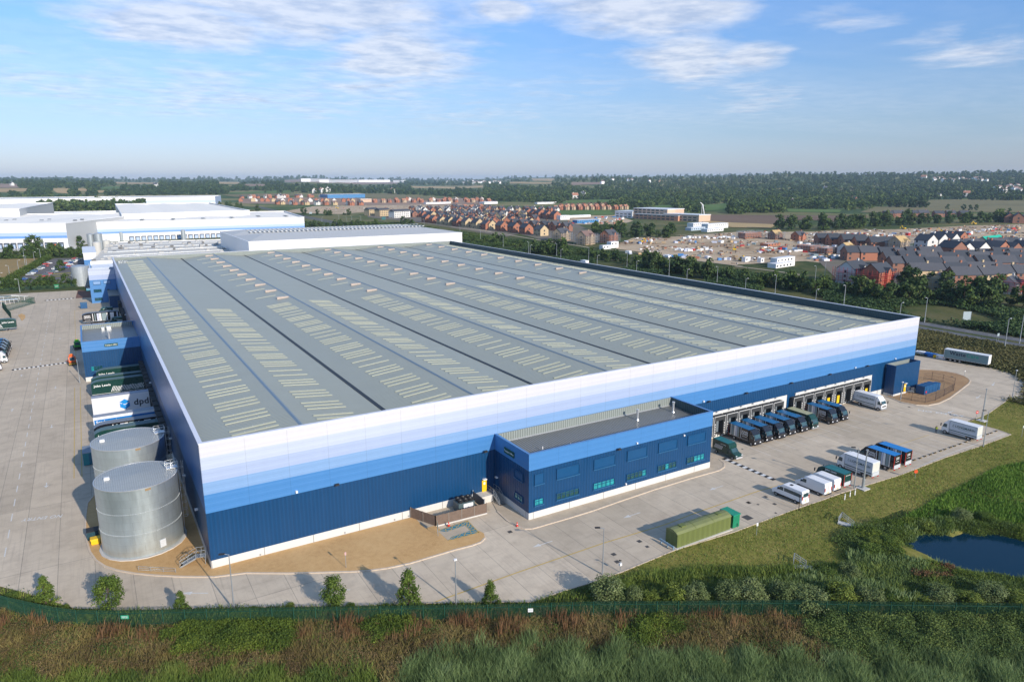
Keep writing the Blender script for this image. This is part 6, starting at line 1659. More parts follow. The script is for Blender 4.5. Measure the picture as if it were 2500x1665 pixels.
line_trees(['fard'], '4', [(1725, 375), (1728, 376)], 1, .1, 1.2, 'standing alone in the dry pasture', None)
line_trees(['fard'], '4', [(1840, 382), (1985, 386)], 3, 1, 1.2, 'in the small group in the dry pasture', 'three pasture trees', sj=.1)
line_trees(['fard'], '4', [(2232, 402), (2234, 402)], 1, .1, 1.0, 'standing alone near the brick house by the pasture', None)
line_trees(['fard'], '4', [(1250, 358), (1570, 362)], 12, 10, 1.9, 'in the big dark clump at the pasture edge', 'clump at the pasture edge')
line_trees(DK, '3', [(1200, 560), (1400, 605), (1600, 600), (1840, 612)], 20, 6, 1.05, 'in the small wood beside the scaffolded houses', 'wood beside the scaffolded houses')
line_trees(DK, '3', [(1200, 540), (1400, 560), (1640, 555), (1840, 580)], 16, 8, 1.1, 'at the back of the small wood by the scaffolded houses', 'back of the wood beside the scaffolded houses')
line_trees(['far', 'fard'], '3', [(330, 660), (450, 665)], 3, 5, .95, 'in the clump left of the big roadside trees', 'clump on the verge')
line_trees(['far', 'fard'], '3', [(720, 735), (910, 745)], 7, 4, 1.25, 'in the big roadside clump before the scaffolded houses', 'big roadside clump')
line_trees(['bush', 'far'], '3', [(110, 640), (300, 660)], 7, 4, .8, 'along the verge right of the white warehouse', 'verge bushes by the white warehouse')
line_trees(['far', 'fard', 'bush'], '3', [(560, 710), (700, 730), (1000, 760), (1300, 800), (1600, 850)], 26, 6, .72, 'in the thin roadside belt behind the parapet', 'thin roadside belt')
line_trees(['fard', 'far', 'fard'], '3', [(1640, 850), (1800, 890), (2050, 930), (2355, 960)], 22, 7, 1.0, 'in the dense roadside belt behind the parapet', 'dense roadside belt')
line_trees(['fard', 'far', 'fard'], '4', [(60, 990), (500, 1030), (900, 1090), (1300, 1130), (1800, 1160), (2400, 1190)], 38, 8, .95, 'in the dark belt beside the dual carriageway', 'dark belt beside the dual carriageway')
line_trees(['fard', 'far'], '4', [(1200, 1000), (1500, 1030), (1900, 1080), (2300, 1060)], 16, 7, 1.05, 'behind the dark belt near the scaffolded terraces', 'trees behind the dark belt')
line_trees(['mid', 'mid', 'bush'], 'K', [(-60, 540), (400, 560), (900, 520), (1250, 520), (1720, 540)], 34, 4, 1.0, 'in the hedge below the white warehouse docks', 'hedge trees below the white docks', sz=1.1)
line_trees(['mid', 'bush', 'mid'], 'K', [(-60, 1180), (400, 1160), (900, 1130), (1300, 1100), (1640, 1080)], 26, 3, .72, 'between the car park and the left yard', 'trees between car park and yard', sz=1.1)
line_trees(['mid'], 'K', [(1290, 320), (1400, 325)], 1, 1, 1.3, 'standing at the corner of the white warehouse wall', None, sz=1.2)
line_trees(['mid'], 'K', [(1540, 320), (1600, 325)], 1, 1, 1.1, 'standing in front of the dark stair beside the white warehouse', None)
line_trees(['mid'], 'K', [(690, 430), (760, 430)], 2, 3, 1.9, 'of the large dark pair before the white docks', None)
line_trees(['mid'], 'K', [(1165, 800), (1175, 800)], 1, .3, 1.0, 'on the green island in the car park', None)
line_trees(['mid', 'bush'], '2', [(820, 420), (1180, 425)], 9, 12, 1.4, 'around the rough ground before the pale flats', 'trees on the rough ground')
line_trees(['far', 'fard'], '2', [(820, 525), (1150, 520), (1440, 515)], 22, 5, .8, 'in the hedge behind the white roofed warehouse', 'hedge behind the white warehouse')
line_trees(['far', 'fard'], '2', [(1600, 500), (1730, 510)], 3, 4, 1.0, 'in the clump in front of the estate', 'clump in front of the estate')
line_trees(['fard'], '2', [(160, 350), (340, 390), (480, 395)], 12, 10, 1.2, 'beyond the second white warehouse', 'trees beyond the second white warehouse')
line_trees(['fard', 'far'], '2', [(500, 270), (760, 268), (1010, 275)], 16, 14, 1.5, 'behind the distant housing by the green field', 'trees behind the distant housing')

# foreground trees and shrubs
for kind, sd, k, x, y, h, s, lab in (
    ('young', 0, 'c', 1172, 455, 5.9, 1.18, 'conical young tree inside the green fence, tallest of those along the roadway'),
    ('youngr', 0, 'c', 565, 455, 0, 1.02, 'round headed young tree inside the fence, left of the tallest conical one'),
    ('young', 1, 'c', 1842, 430, 0, .78, 'slender young tree inside the fence, right of the tallest conical one'),
    ('youngr', 1, 'b', 905, 640, 0, 1.12, 'bushy young tree inside the fence below the metal tanks'),
    ('young', 2, 'b', 385, 600, 0, .9, 'leaning young tree at the curved fence on the left'),
    ('young', 2, 'b', 1495, 660, 0, .66, 'spindly sapling inside the fence before the warehouse corner'),
    ('gshrub', 0, 'b', 90, 545, 0, .62, 'low shrub inside the curved fence at the far left'),
    ('gshrub', 0, 'b', 240, 580, 0, .5, 'second low shrub inside the curved fence on the left'),
    ('gshrub', 1, 'b', 520, 630, 0, .45, 'small low shrub inside the fence beside the leaning tree'),
    ('yshrub', 0, 'b', 690, 730, 0, .75, 'yellow green bush growing through the green fence on the left'),
    ('gshrub', 1, 'b', 2080, 640, 0, .4, 'tiny shrub behind the fence below the gravel bed'),
    ('yshrub', 1, 'c', 195, 450, 0, .42, 'yellowish sapling behind the fence under the gravel bed'),
    ('gshrub', 2, 'c', 690, 445, 0, .42, 'small pointed shrub right of the round headed tree'),
    ('gshrub', 2, 'c', 980, 445, 0, .36, 'small shrub left of the tallest conical tree'),
    ('willow', 0, 'B', 610, 575, 0, 1.22, 'big grey green willow at the yard corner by the lamp post'),
    ('willow', 1, 'B', 830, 575, 0, .75, 'slim willow right of the big grey green one'),
    ('yshrub', 0, 'B', 960, 575, 0, .8, 'olive shrub between the slim willow and the yellow shrub'),
    ('yshrub', 1, 'B', 1150, 580, 0, 1.15, 'bright yellow green shrub behind the fence'),
    ('willow', 2, 'B', 1330, 580, 0, .95, 'grey willow right of the bright yellow shrub'),
    ('willow', 0, 'B', 1600, 580, 0, 1.0, 'willow in the middle of the fence row on the right'),
    ('willow', 1, 'B', 1800, 580, 0, 1.15, 'pale rounded willow with dark shade to its right'),
    ('willow', 2, 'B', 2050, 580, 0, 1.05, 'dark willow left of the one growing over the fence'),
    ('willow', 0, 'R', 210, 1080, 0, 1.35, 'large willow growing over the fence on the right'),
    ('yshrub', 0, 'R', 410, 1020, 0, 1.45, 'large yellow green shrub below the lower outfall rails'),
    ('willow', 1, 'R', 620, 1030, 0, 1.0, 'willow right of the large yellow green shrub'),
    ('gshrub', 0, 'R', 800, 1035, 0, .9, 'green shrub behind the fence below the reddish scrub'),
    ('yshrub', 1, 'R', 960, 1035, 0, .8, 'small olive shrub behind the fence below the pond'),
    ('willow', 2, 'R', 1090, 1030, 0, 1.1, 'willow behind the fence under the left end of the pond'),
    ('yshrub', 0, 'R', 1290, 1060, 0, 1.15, 'yellowish shrub at the fence under the pond'),
    ('willow', 0, 'R', 1440, 1020, 0, 1.1, 'grey willow at the near shore of the pond'),
    ('yshrub', 1, 'R', 1600, 1050, 0, 1.2, 'yellow shrub at the right edge by the fence'),
    ('gshrub', 1, 'R', 620, 700, 0, 1.1, 'shrub right of the upper outfall rails'),
    ('yshrub', 0, 'R', 640, 640, 0, .8, 'pale shrub between outfall rails and pond'),
    ('gshrub', 2, 'R', 760, 640, 0, 1.0, 'green shrub between the outfall rails and the pond'),
    ('gshrub', 0, 'R', 860, 620, 0, 1.0, 'green shrub at the left tip of the pond'),
    ('yshrub', 1, 'R', 1000, 520, 0, .9, 'light green shrub at the far left shore of the pond'),
    ('gshrub', 1, 'R', 1120, 505, 0, .9, 'shrub on the far shore of the pond, left side'),
    ('willow', 1, 'R', 1240, 470, 0, .9, 'dark bush on the far shore of the pond'),
    ('gshrub', 2, 'R', 1400, 470, 0, .95, 'round bush behind the far shore of the pond'),
    ('willow', 2, 'R', 480, 850, 0, .9, 'grey bush below the lower outfall rails'),
    ('gshrub', 0, 'R', 330, 850, 0, .8, 'low bush beside the lower outfall rails')):
    p = G(k, x, y); p.z = float(terrain(p.x, p.y))
    place_tree(kind, sd, p, s * (1 if kind.startswith('young') else .92), lab, 'tree' if kind.startswith('young') else 'shrub', None, sz=1 if kind.startswith('young') else .85 if k == 'B' else .62)

# ---------------------------------------------------------------- palisade fence in the foreground
ft = [G(k, x, y, 2.4) for k, x, y in (('b', -300, 430), ('b', 0, 515), ('b', 200, 560), ('b', 400, 603), ('b', 600, 632), ('b', 900, 638), ('b', 1300, 632), ('b', 1800, 622), ('b', 2355, 612), ('c', 1000, 430), ('c', 2000, 418), ('B', 500, 563), ('B', 1200, 560), ('B', 2200, 552), ('R', 400, 1020), ('R', 1000, 1025), ('R', 1665, 1035), ('R', 2850, 1062))]
ft = [Vector((p.x, p.y, 0)) for p in ft]
fence = thing('palisade_fence', 'long dark green palisade fence running across the bottom of the photo', 'fence')
L_all = [0]
for a, b_ in zip(ft, ft[1:]): L_all.append(L_all[-1] + (b_ - a).length)
def along(d):
    for i in range(len(ft) - 1):
        if d <= L_all[i + 1] or i == len(ft) - 2: return ft[i].lerp(ft[i + 1], (d - L_all[i]) / (L_all[i + 1] - L_all[i]))
np_ = min(96, int(L_all[-1] / 2.75)); stepL = L_all[-1] / np_
for i in range(np_):
    a, b_ = along(i * stepL), along((i + 1) * stepL - .001)
    MB().bar((a.x, a.y, -.5), (a.x, a.y, 2.35), .12).build('post', GGREEN, fence)
    mb = MB(); n = 18
    for j in range(n):
        p = a.lerp(b_, (j + .5) / n); z0 = float(terrain(p.x, p.y)) - .05; mb.bar((p.x, p.y, z0), (p.x, p.y, 2.4), .055, .03)
    for z in (.45, 1.95): mb.bar((a.x, a.y, z), (b_.x, b_.y, z), .06)
    mb.build('fence_panel', GGREEN, fence)
def on_fence(label, k, x, y, w, h, m, lines=None):
    p = G(k, x, y, 1.5); best = min(range(400), key=lambda i: (along(L_all[-1] * i / 400) - Vector((p.x, p.y, 0))).length); d = L_all[-1] * best / 400
    a, b_ = along(d), along(min(d + 1, L_all[-1])); dv = (b_ - a).normalized(); nrm = Vector((dv.y, -dv.x, 0)); c = a + nrm * .12
    t = thing('fence_sign', label, 'sign', (c.x, c.y, 1.5), math.atan2(dv.y, dv.x))
    MB().box(-w / 2, w / 2, -.02, .02, -h / 2, h / 2).build('sign_face', m, t)
    for i in range(2): MB().box(-w * .38, w * .38, -.03, -.021, h * (.12 - .3 * i), h * (.22 - .3 * i)).build('sign_text_band', WHITE if m is not WHITE else GREYART, t)
on_fence('small pale green notice on the fence below the tanks', 'b', 1035, 692, 1.0, .5, P('notice green', (.03, .35, .20), .4))
on_fence('small white notice on the fence near the brown weeds', 'c', 2168, 495, .65, .5, WHITE)

# ---------------------------------------------------------------- ground cover (uncountable, one object per kind)
def scatter(poly, dens, key='F', excl=(), W_=False, rough=0.0):
    P_ = [(p[0], p[1]) for p in (poly if W_ else [G(key, x, y) for x, y in poly])]
    xs = [p[0] for p in P_]; ys = [p[1] for p in P_]
    n = int((max(xs) - min(xs)) * (max(ys) - min(ys)) * dens)
    X = rng.uniform(min(xs), max(xs), n); Y = rng.uniform(min(ys), max(ys), n); Xj, Yj = X, Y
    if rough:
        Xj = X + rough * (np.sin(Y * 1.7 + 1) + np.sin(X * 1.1 + Y * .6) + rng.normal(0, .7, n)); Yj = Y + rough * (np.sin(X * 1.3 + 2) + np.sin(Y * .9 - X * .8) + rng.normal(0, .7, n))
    ok = in_poly(Xj, Yj, P_)
    for e in excl: ok &= ~in_poly(Xj, Yj, e)
    return X[ok], Y[ok]
def vnoise(X, Y, s, ph=0):
    return .5 + .25 * (np.sin(X / s + ph + 1.3 * np.sin(Y / s * .7 + ph)) + np.sin(Y / s * 1.2 + 2 * ph + 1.7 * np.sin(X / s * .6 + ph * 3)))
def blades(name, X, Y, h, w, lean, mat, hvar=.4, tn=3.0, per=1, zoff=0, tshift=0):
    if per > 1:
        X = np.repeat(X, per) + rng.normal(0, .16, len(X) * per); Y = np.repeat(Y, per) + rng.normal(0, .16, len(Y) * per)
    n = len(X); Z = terrain(X, Y) + zoff
    hn = vnoise(X, Y, tn * .8, 2.1)
    H = h * (1 - hvar + 2 * hvar * rng.random(n)) * (.6 + .7 * hn)
    a = rng.random(n) * 6.283; dx, dy = np.cos(a) * w, np.sin(a) * w
    la = rng.random(n) * 6.283; lx, ly = np.cos(la) * lean * H + .15 * H, np.sin(la) * lean * H + .1 * H
    B1 = np.stack([X - dx, Y - dy, Z], 1); B2 = np.stack([X + dx, Y + dy, Z], 1)
    M1 = np.stack([X + dx * .8 + lx * .45, Y + dy * .8 + ly * .45, Z + H * .62], 1); M2 = np.stack([X - dx * .8 + lx * .45, Y - dy * .8 + ly * .45, Z + H * .62], 1)
    Tt = np.stack([X + lx, Y + ly, Z + H], 1)
    V = np.stack([B1, B2, M1, M2, Tt], 1).reshape(-1, 3)
    i = np.arange(n)[:, None] * 5
    Fq = np.concatenate([i + np.array([[0, 1, 2, 3]]), i + np.array([[3, 2, 4, 4]])], 0)
    Fq = np.concatenate([i + np.array([[0, 1, 2, 3]])], 0); F3 = i + np.array([[3, 2, 4]])
    ti = np.clip(.6 * vnoise(X, Y, tn, .7) + .25 * vnoise(X, Y, tn * .3, 4) + .35 * rng.random(n) - .1 + tshift, 0, 1)
    me = bpy.data.meshes.new(name); nv = len(V)
    me.vertices.add(nv); me.vertices.foreach_set('co', V.astype(np.float32).ravel())
    li = np.concatenate([Fq.ravel(), F3.ravel()]); me.loops.add(len(li)); me.loops.foreach_set('vertex_index', li.astype(np.int32))
    ls = np.concatenate([np.arange(n) * 4, n * 4 + np.arange(n) * 3]); me.polygons.add(2 * n); me.polygons.foreach_set('loop_start', ls.astype(np.int32))
    me.update(calc_edges=True)
    at = me.attributes.new('tint', 'FLOAT', 'FACE'); at.data.foreach_set('value', np.concatenate([ti, ti]).astype(np.float32)); me.materials.append(mat)
    o = bpy.data.objects.new(name, me); COL.objects.link(o); return tag(o, kind='stuff')
def leafmass(name, X, Y, h, leaf, mat, per=8, spread=.5, tn=4.0, tshift=0):
    n0 = len(X); hn = .45 + .75 * vnoise(X, Y, tn * .5, 1.1)
    X2 = np.repeat(X, per) + rng.normal(0, spread, n0 * per); Y2 = np.repeat(Y, per) + rng.normal(0, spread, n0 * per); hh = np.repeat(h * hn, per)
    n = len(X2); Z = terrain(X2, Y2) + hh * np.sqrt(rng.random(n)) * (1 - .25 * rng.random(n))
    Nn = np.stack([rng.normal(0, .7, n), rng.normal(0, .7, n), .6 + rng.random(n)], 1)
    V, Fq = quads(np.stack([X2, Y2, Z], 1), Nn, leaf * (.6 + .8 * rng.random(n)))
    ti = np.clip(.5 * vnoise(X2, Y2, tn, .3) + .5 * rng.random(n) + tshift, 0, 1)
    return tag(np_mesh(name, V, Fq, mat, ti), kind='stuff')
def FW(q, k='s'): return [tuple(G(k, x, y))[:2] for x, y in q]
Z_reed = FW([(950, 1720), (1000, 1620), (1060, 1600), (1300, 1590), (1500, 1588), (1700, 1602), (2100, 1615), (2560, 1600), (2560, 1720)])
Z_br = [FW([(395, 1560), (430, 1528), (560, 1515), (720, 1510), (730, 1560), (680, 1600), (560, 1600), (440, 1590)]), FW([(880, 1520), (1000, 1512), (990, 1560), (905, 1570)]), FW([(1530, 1525), (1590, 1508), (1650, 1512), (1640, 1560), (1560, 1590), (1515, 1575)]),
        FW([(1930, 1515), (2050, 1505), (2560, 1510), (2760, 1520), (2760, 1600), (2120, 1612), (2000, 1570)])]
Z_all = FW([(-120, 1440), (0, 1488), (120, 1520), (200, 1536), (390, 1538), (700, 1520), (1000, 1512), (1300, 1505), (1700, 1500), (2100, 1502), (2560, 1508), (2760, 1515), (2760, 1720), (-120, 1720)])
Z_green = FW([(-120, 1640), (100, 1652), (400, 1640), (900, 1640), (950, 1720), (-120, 1720)])
WEED = foliage('brown weeds', (.07, .040, .020), (.19, .125, .055), (.34, .25, .12), trans=.1)
DRYG = foliage('dry rough grass', (.10, .088, .028), (.23, .185, .06), (.42, .33, .14), trans=.12)
GRG = foliage('green rough grass', (.055, .095, .018), (.13, .19, .032), (.26, .30, .07), trans=.15)
REED = foliage('reeds', (.070, .115, .040), (.19, .27, .095), (.35, .43, .21), trans=.25)
BRAM = foliage('bramble leaves', (.04, .075, .012), (.11, .16, .02), (.26, .29, .04), trans=.15)
BRAMD = foliage('dark bramble leaves', (.035, .062, .016), (.095, .145, .033), (.20, .24, .06), trans=.12)
RUST_ = foliage('rusty seed heads', (.10, .040, .020), (.20, .11, .05), (.34, .24, .11), trans=.1)
X, Y = scatter(Z_reed, 46, W_=True, rough=.8); blades('reeds', X, Y, 1.2, .026, .5, REED, .45, 1.3, per=2)
X, Y = scatter(Z_all, 42, W_=True, excl=Z_br + [Z_reed, Z_green], rough=.8); blades('rough_grass', X, Y, .65, .035, .7, DRYG, .5, 1.6, tshift=-.05)
X, Y = scatter(Z_all, 16, W_=True, excl=Z_br + [Z_reed], rough=.8); s_ = vnoise(X, Y, 1.9, 9) > .55; blades('rough_grass', X[s_], Y[s_], .6, .035, .6, GRG, .5, 1.5)
X, Y = scatter(Z_all, 14, W_=True, excl=Z_br + [Z_reed, Z_green], rough=.8); leafmass('tall_weeds', X, Y, .95, .055, WEED, 7, .2, 1.6)
X, Y = scatter(FW([(-120, 1445), (0, 1492), (200, 1540), (390, 1540), (700, 1522), (1300, 1508), (1700, 1502), (2560, 1510), (2560, 1535), (1700, 1545), (1300, 1560), (700, 1580), (400, 1580), (200, 1575), (0, 1545), (-120, 1490)]), 7, W_=True, excl=Z_br)
sel = (vnoise(X, Y, 1.3, 5) > .55) & (rng.random(len(X)) < .8); blades('dock_stems', X[sel], Y[sel], 1.5, .03, .25, RUST_, .45, 1.2, per=4)
X, Y = scatter(Z_all, 5, W_=True, excl=[Z_reed]); sel = vnoise(X, Y, 1.7, 8) > .62; leafmass('green_weeds', X[sel], Y[sel], .95, .065, BRAMD, 12, .3, 1.6)
X, Y = scatter(Z_green, 60, W_=True, rough=.8); blades('rough_grass', X, Y, .8, .032, .5, GRG, .5, 1.5)
for z_ in Z_br[:3]: X, Y = scatter(z_, 24, W_=True, rough=.7); leafmass('brambles', X, Y, 1.4, .08, BRAM, 14, .35, 1.4, .02)
X, Y = scatter(Z_br[3], 20, W_=True, rough=.7); leafmass('brambles', X, Y, 1.5, .085, BRAMD, 14, .4, 1.6, .05)
# strip between fence and roadway
st = [tuple(p)[:2] for p in ft[1:]] + FW([(2560, 1370), (2300, 1370), (2000, 1380), (1700, 1395), (1560, 1400)]) + [tuple(G('B', x, y))[:2] for x, y in ((450, 440), (250, 500), (0, 580))] + [tuple(G('c', x, y))[:2] for x, y in ((1900, 412), (1300, 424), (700, 444), (0, 452))] + [tuple(G('b', x, y))[:2] for x, y in ((1700, 630), (1000, 648), (620, 636), (480, 592), (250, 520), (0, 455))]
X, Y = scatter(st, 26, W_=True); blades('verge_grass', X, Y, .55, .05, .3, GRG, .4, 2.0)
sel = rng.random(len(X)) < .05; leafmass('verge_weeds', X[sel], Y[sel], .75, .09, BRAMD, 12, .35)
# lawn slope, lush patch and pond scrub
lawn = pts('B', (450, 425), (730, 330), (1180, 142), 'T', (500, 1566), (985, 1384), (1245, 1296), (1600, 1177), 'v', (0, 1250), (860, 915), (1540, 694), (2105, 484), (1850, 385), (1600, 310), (1240, 232), (1430, 178), (1530, 140),
           'z', (1762, 1392), (1985, 1232), 's', (2600, 1000), (3100, 1040), (3100, 1430), (2600, 1400), (2000, 1400), (1560, 1400))
drape('grass_slope', lawn, LAWN, .02, 3.0)
lawnP = [(p.x, p.y) for p in lawn]
lush = FW([(2170, 1290), (2230, 1250), (2330, 1195), (2440, 1140), (2560, 1120), (2560, 1330), (2440, 1290), (2330, 1280), (2250, 1300)])
def pond_line(k_, wv=0.0): return [(103.6 + math.cos(.66) * u_ + math.sin(.66) * v_, -56.9 - math.sin(.66) * u_ + math.cos(.66) * v_) for u_, v_ in [(11.4 * k_ * math.cos(a) * (1 + wv * math.sin(3 * a)), 6.0 * k_ * math.sin(a) * (1 + wv * math.cos(2 * a))) for a in [i * .2618 for i in range(24)]]]
pondring = pond_line(1.75, .08)
pondcore = pond_line(1.04)
X, Y = scatter(lawnP, 9, W_=True, excl=[pondcore, lush]); blades('lawn_grass', X, Y, .14, .05, .5, DRYG, .5, 6.0, tshift=-.05)
X, Y = scatter(lawnP, 9, W_=True, excl=[pondcore, lush]); blades('lawn_grass', X, Y, .15, .07, .5, GRG, .5, 6.0)
X, Y = scatter(lush, 30, W_=True, excl=[pondcore]); blades('lush_grass', X, Y, .5, .07, .4, foliage('lush blades', (.045, .10, .012), (.09, .18, .02), (.17, .28, .04)), .4, 3)
scr = FW([(2030, 1320), (2080, 1290), (2200, 1290), (2330, 1270), (2560, 1300), (2560, 1470), (2300, 1480), (1900, 1475), (1560, 1460), (1700, 1430), (1900, 1420), (2000, 1400), (2080, 1390), (2060, 1350)])
X, Y = scatter([(p.x, p.y) for p in pts('s', (1480, 1440), (1560, 1400), (1700, 1385), (2000, 1385), (2560, 1370), (2560, 1490), (1900, 1480), (1480, 1470))], 30, W_=True, excl=[pondcore]); blades('bank_grass', X, Y, .8, .035, .5, GRG, .5, 1.6)
X, Y = scatter(scr, 12, W_=True, excl=[pondcore]); leafmass('pond_scrub', X, Y, .9, .085, BRAMD, 14, .35, 2.0)
sel = vnoise(X, Y, 4, 2) > .5; blades('pond_grass', X[sel], Y[sel], 1.1, .06, .3, REED, .3, 3, per=2)
X, Y = scatter(pondring, 16, W_=True, excl=[pondcore]); leafmass('pond_bank_plants', X, Y, 1.1, .085, BRAM, 11, .3, 1.8, -.15)
X, Y = scatter(FW([(2215, 1370), (2290, 1365), (2330, 1390), (2320, 1420), (2230, 1415)]), 20, W_=True, excl=[pondcore]); leafmass('rusty_scrub', X, Y, 1.2, .09, RUST_, 9, .3, 3.0, -.25)
# pond water
m, nt2, b = nodes('pond water'); b.inputs['Base Color'].default_value = (.001, .022, .045, 1); b.inputs['Roughness'].default_value = .12; b.inputs['Specular IOR Level'].default_value = .22
bn = N(nt2, 'ShaderNodeBump'); bn.inputs['Strength'].default_value = .25; bn.inputs['Distance'].default_value = .02; L(nt2, noise(nt2, worldpos(nt2), 2.5, 4), bn.inputs['Height']); L(nt2, bn.outputs[0], b.inputs['Normal'])
mb = MB(); mb.poly([(103.5 + 19 * math.cos(a), -56 + 16 * math.sin(a), -.75) for a in [i * .19635 for i in range(32)]]); tag(mb.build('pond_water', m), kind='structure')
# ---------------------------------------------------------------- white warehouses beyond
WW = sheet_metal('white cladding', (.80, .80, .80), 'xy', 1.2, .4, .02, [('xy', .1, 8, .12)], .04)
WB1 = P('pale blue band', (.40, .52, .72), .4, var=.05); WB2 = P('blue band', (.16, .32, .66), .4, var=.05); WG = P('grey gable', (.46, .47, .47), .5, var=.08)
WROOF = sheet_metal('white roof sheet', (.92, .88, .80), 'x', 1.2, .85, .02, [('y', .12, 12, .1)], .06)
GROOF = sheet_metal('light grey roof', (.52, .52, .50), 'x', 1.2, .5, .02, [('y', .12, 12, .1)], .08)
def wallstrip(a, b_, z0, z1, out, name, mat, parent, lift=.0):
    d = (b_ - a).normalized(); n = Vector((d.y, -d.x, 0)) * lift
    p, q = a + n, b_ + n
    mb = MB().poly([(p.x, p.y, z0), (q.x, q.y, z0), (q.x, q.y, z1), (p.x, p.y, z1)])
    mb.build(name, mat, parent)
def shed(label, FL, FR, BR, BL, H, bands=True, wall=None, side=None, roof=None, slopes=3, docks=None, cat='warehouse', rooflights=0, name='white_warehouse'):
    t = thing(name, label, cat)
    P4 = [Vector((p.x, p.y, 0)) for p in (FL, FR, BR, BL)]
    wall = wall or WW; side = side or wall
    mb = MB(); z0 = -1
    for i, (a, b_) in enumerate(zip(P4, P4[1:] + P4[:1])):
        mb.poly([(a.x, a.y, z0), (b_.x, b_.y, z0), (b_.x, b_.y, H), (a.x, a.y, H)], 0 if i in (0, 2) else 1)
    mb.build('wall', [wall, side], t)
    if bands:
        for (a_, b2, m) in ((.50, .64, WB1), (.40, .50, WB2)) if bands is True else bands: wallstrip(P4[0], P4[1], H * a_, H * b2, 0, 'band', m, t, .1)
    # roof with low ridges running front to back
    mb = MB(); n = slopes * 2
    for i in range(n):
        f0, f1 = P4[0].lerp(P4[1], i / n), P4[0].lerp(P4[1], (i + 1) / n); b0, b1 = P4[3].lerp(P4[2], i / n), P4[3].lerp(P4[2], (i + 1) / n)
        za, zb = (H - 1.2, H + .1) if i % 2 == 0 else (H + .1, H - 1.2)
        mb.poly([(f0.x, f0.y, za), (f1.x, f1.y, zb), (b1.x, b1.y, zb), (b0.x, b0.y, za)])
    mb.build('roof', roof or WROOF, t)
    mb = MB()
    for a, b_ in zip(P4, P4[1:] + P4[:1]): mb.bar((a.x, a.y, H + .05), (b_.x, b_.y, H + .05), .8, .7)
    mb.build('parapet', WHITE, t)
    if rooflights:
        r2 = random.Random(int(FL.x * 7) & 255)
        for i in range(rooflights):
            u = (i + .5) / rooflights; v = .12 + .2 * r2.random()
            for w in (0, .07):
                c = P4[0].lerp(P4[1], u).lerp(P4[3].lerp(P4[2], u), v + w); MB().box(c.x - 1.5, c.x + 1.5, c.y - 5, c.y + 5, H + .12, H + .3).build('rooflight', P('dull rooflight', (.22, .23, .22), .5), t)
    if docks:
        n, u0, u1, h = docks
        for i in range(n):
            c = P4[0].lerp(P4[1], u0 + (u1 - u0) * i / max(1, n - 1)); d = (P4[1] - P4[0]).normalized(); nn = Vector((d.y, -d.x, 0))
            s_ = MB().bar(c - d * 1.9 + nn * .6 + Vector((0, 0, h / 2)), c + d * 1.9 + nn * .6 + Vector((0, 0, h / 2)), 1.2, h).build('dock_shelter', P('dock grey', (.09, .11, .14), .7), t)
            MB().bar(c - d * 1.4 + nn * 1.3 + Vector((0, 0, 1.8)), c + d * 1.4 + nn * 1.3 + Vector((0, 0, 1.8)), .3, 3.0).build('dock_trailer_end', ORANGE if i == n - 2 else P('pale blue door', (.40, .50, .66), .5), s_)
    return t
g1_ = lambda k, x, y, z=0: G(k, x, y, z)
def bldg_poly(*q): return [G(k, x, y, z) for k, x, y, z in q]
a, b_ = G('1', 0, 700), G('1', 565, 690); d_ = (b_ - a).normalized()
F1 = b_; F0 = b_ - d_ * 150; n_ = Vector((-d_.y, d_.x, 0))
shed('white warehouse with docks and blue band at the left edge', F0, F1, F1 + n_ * 190 + d_ * 16, F0 + n_ * 190 + d_ * 16, 20.2, side=WG, docks=(13, .56, .965, 4.8), rooflights=5)
FRs, BRs = G('1', 165, 437, 19), G('1', 315, 385, 19)
shed('taller white warehouse behind the docked one at the left edge', FRs + Vector((-130, 0, 0)) + Vector((0, 6, 0)), FRs, FRs + Vector((24, 215, 0)), FRs + Vector((-106, 215, 0)), 27, bands=False, side=WG, slopes=2)
s2a, s2b = G('1', 730, 485, 17.6), G('2', 815, 440, 17.6)
shed('wide white warehouse with pale blue bands behind the silos', s2a, s2b, G('2', 655, 390, 17.6), G('1', 880, 421, 17.6), 17.6, docks=(22, .17, .72, 4.2), rooflights=7)
s3 = [G('1', 1000, 417, 22), G('1', 2048, 384, 22), G('1', 1720, 322, 22), G('1', 945, 331, 22)]
shed('white roofed warehouse directly behind the wide banded one', *s3, 22, bands=False, side=WG)
tt_ = shed('low white building with a row of small dark windows, left of centre', G('1', 270, 438, 9), G('1', 960, 414, 9), G('1', 960, 388, 9), G('1', 270, 400, 9), 9, bands=False, slopes=1)
a, b_ = G('1', 300, 428, 6), G('1', 950, 410, 6)
for i in range(24):
    if 8 <= i <= 12: continue
    p = Vector((tt_.children[0].data.vertices[0].co)).lerp(Vector(tt_.children[0].data.vertices[1].co), (i + .5) / 24); MB().box(p.x - 1.8, p.x + 1.8, p.y - 1.2, p.y - .2, 5.2, 7.2).build('window', GLASS, tt_)
s4 = [G('1', -400, 296, 18), G('1', 1765, 271, 18), G('1', 1812, 265, 18), G('1', 250, 262, 18)]
s4[3] = s4[0] + (s4[2] - s4[1]) * 1.0; s4[2] = s4[1] + (s4[2] - s4[1]) * 1.0
shed('very long low white and blue warehouse near the horizon on the left', s4[0], s4[1], s4[2] + Vector((10, 60, 0)), s4[0] + Vector((0, 150, 0)), 18, bands=((.28, .62, P('faint blue band', (.48, .56, .72), .4)),), side=WB1, roof=GROOF, slopes=2)
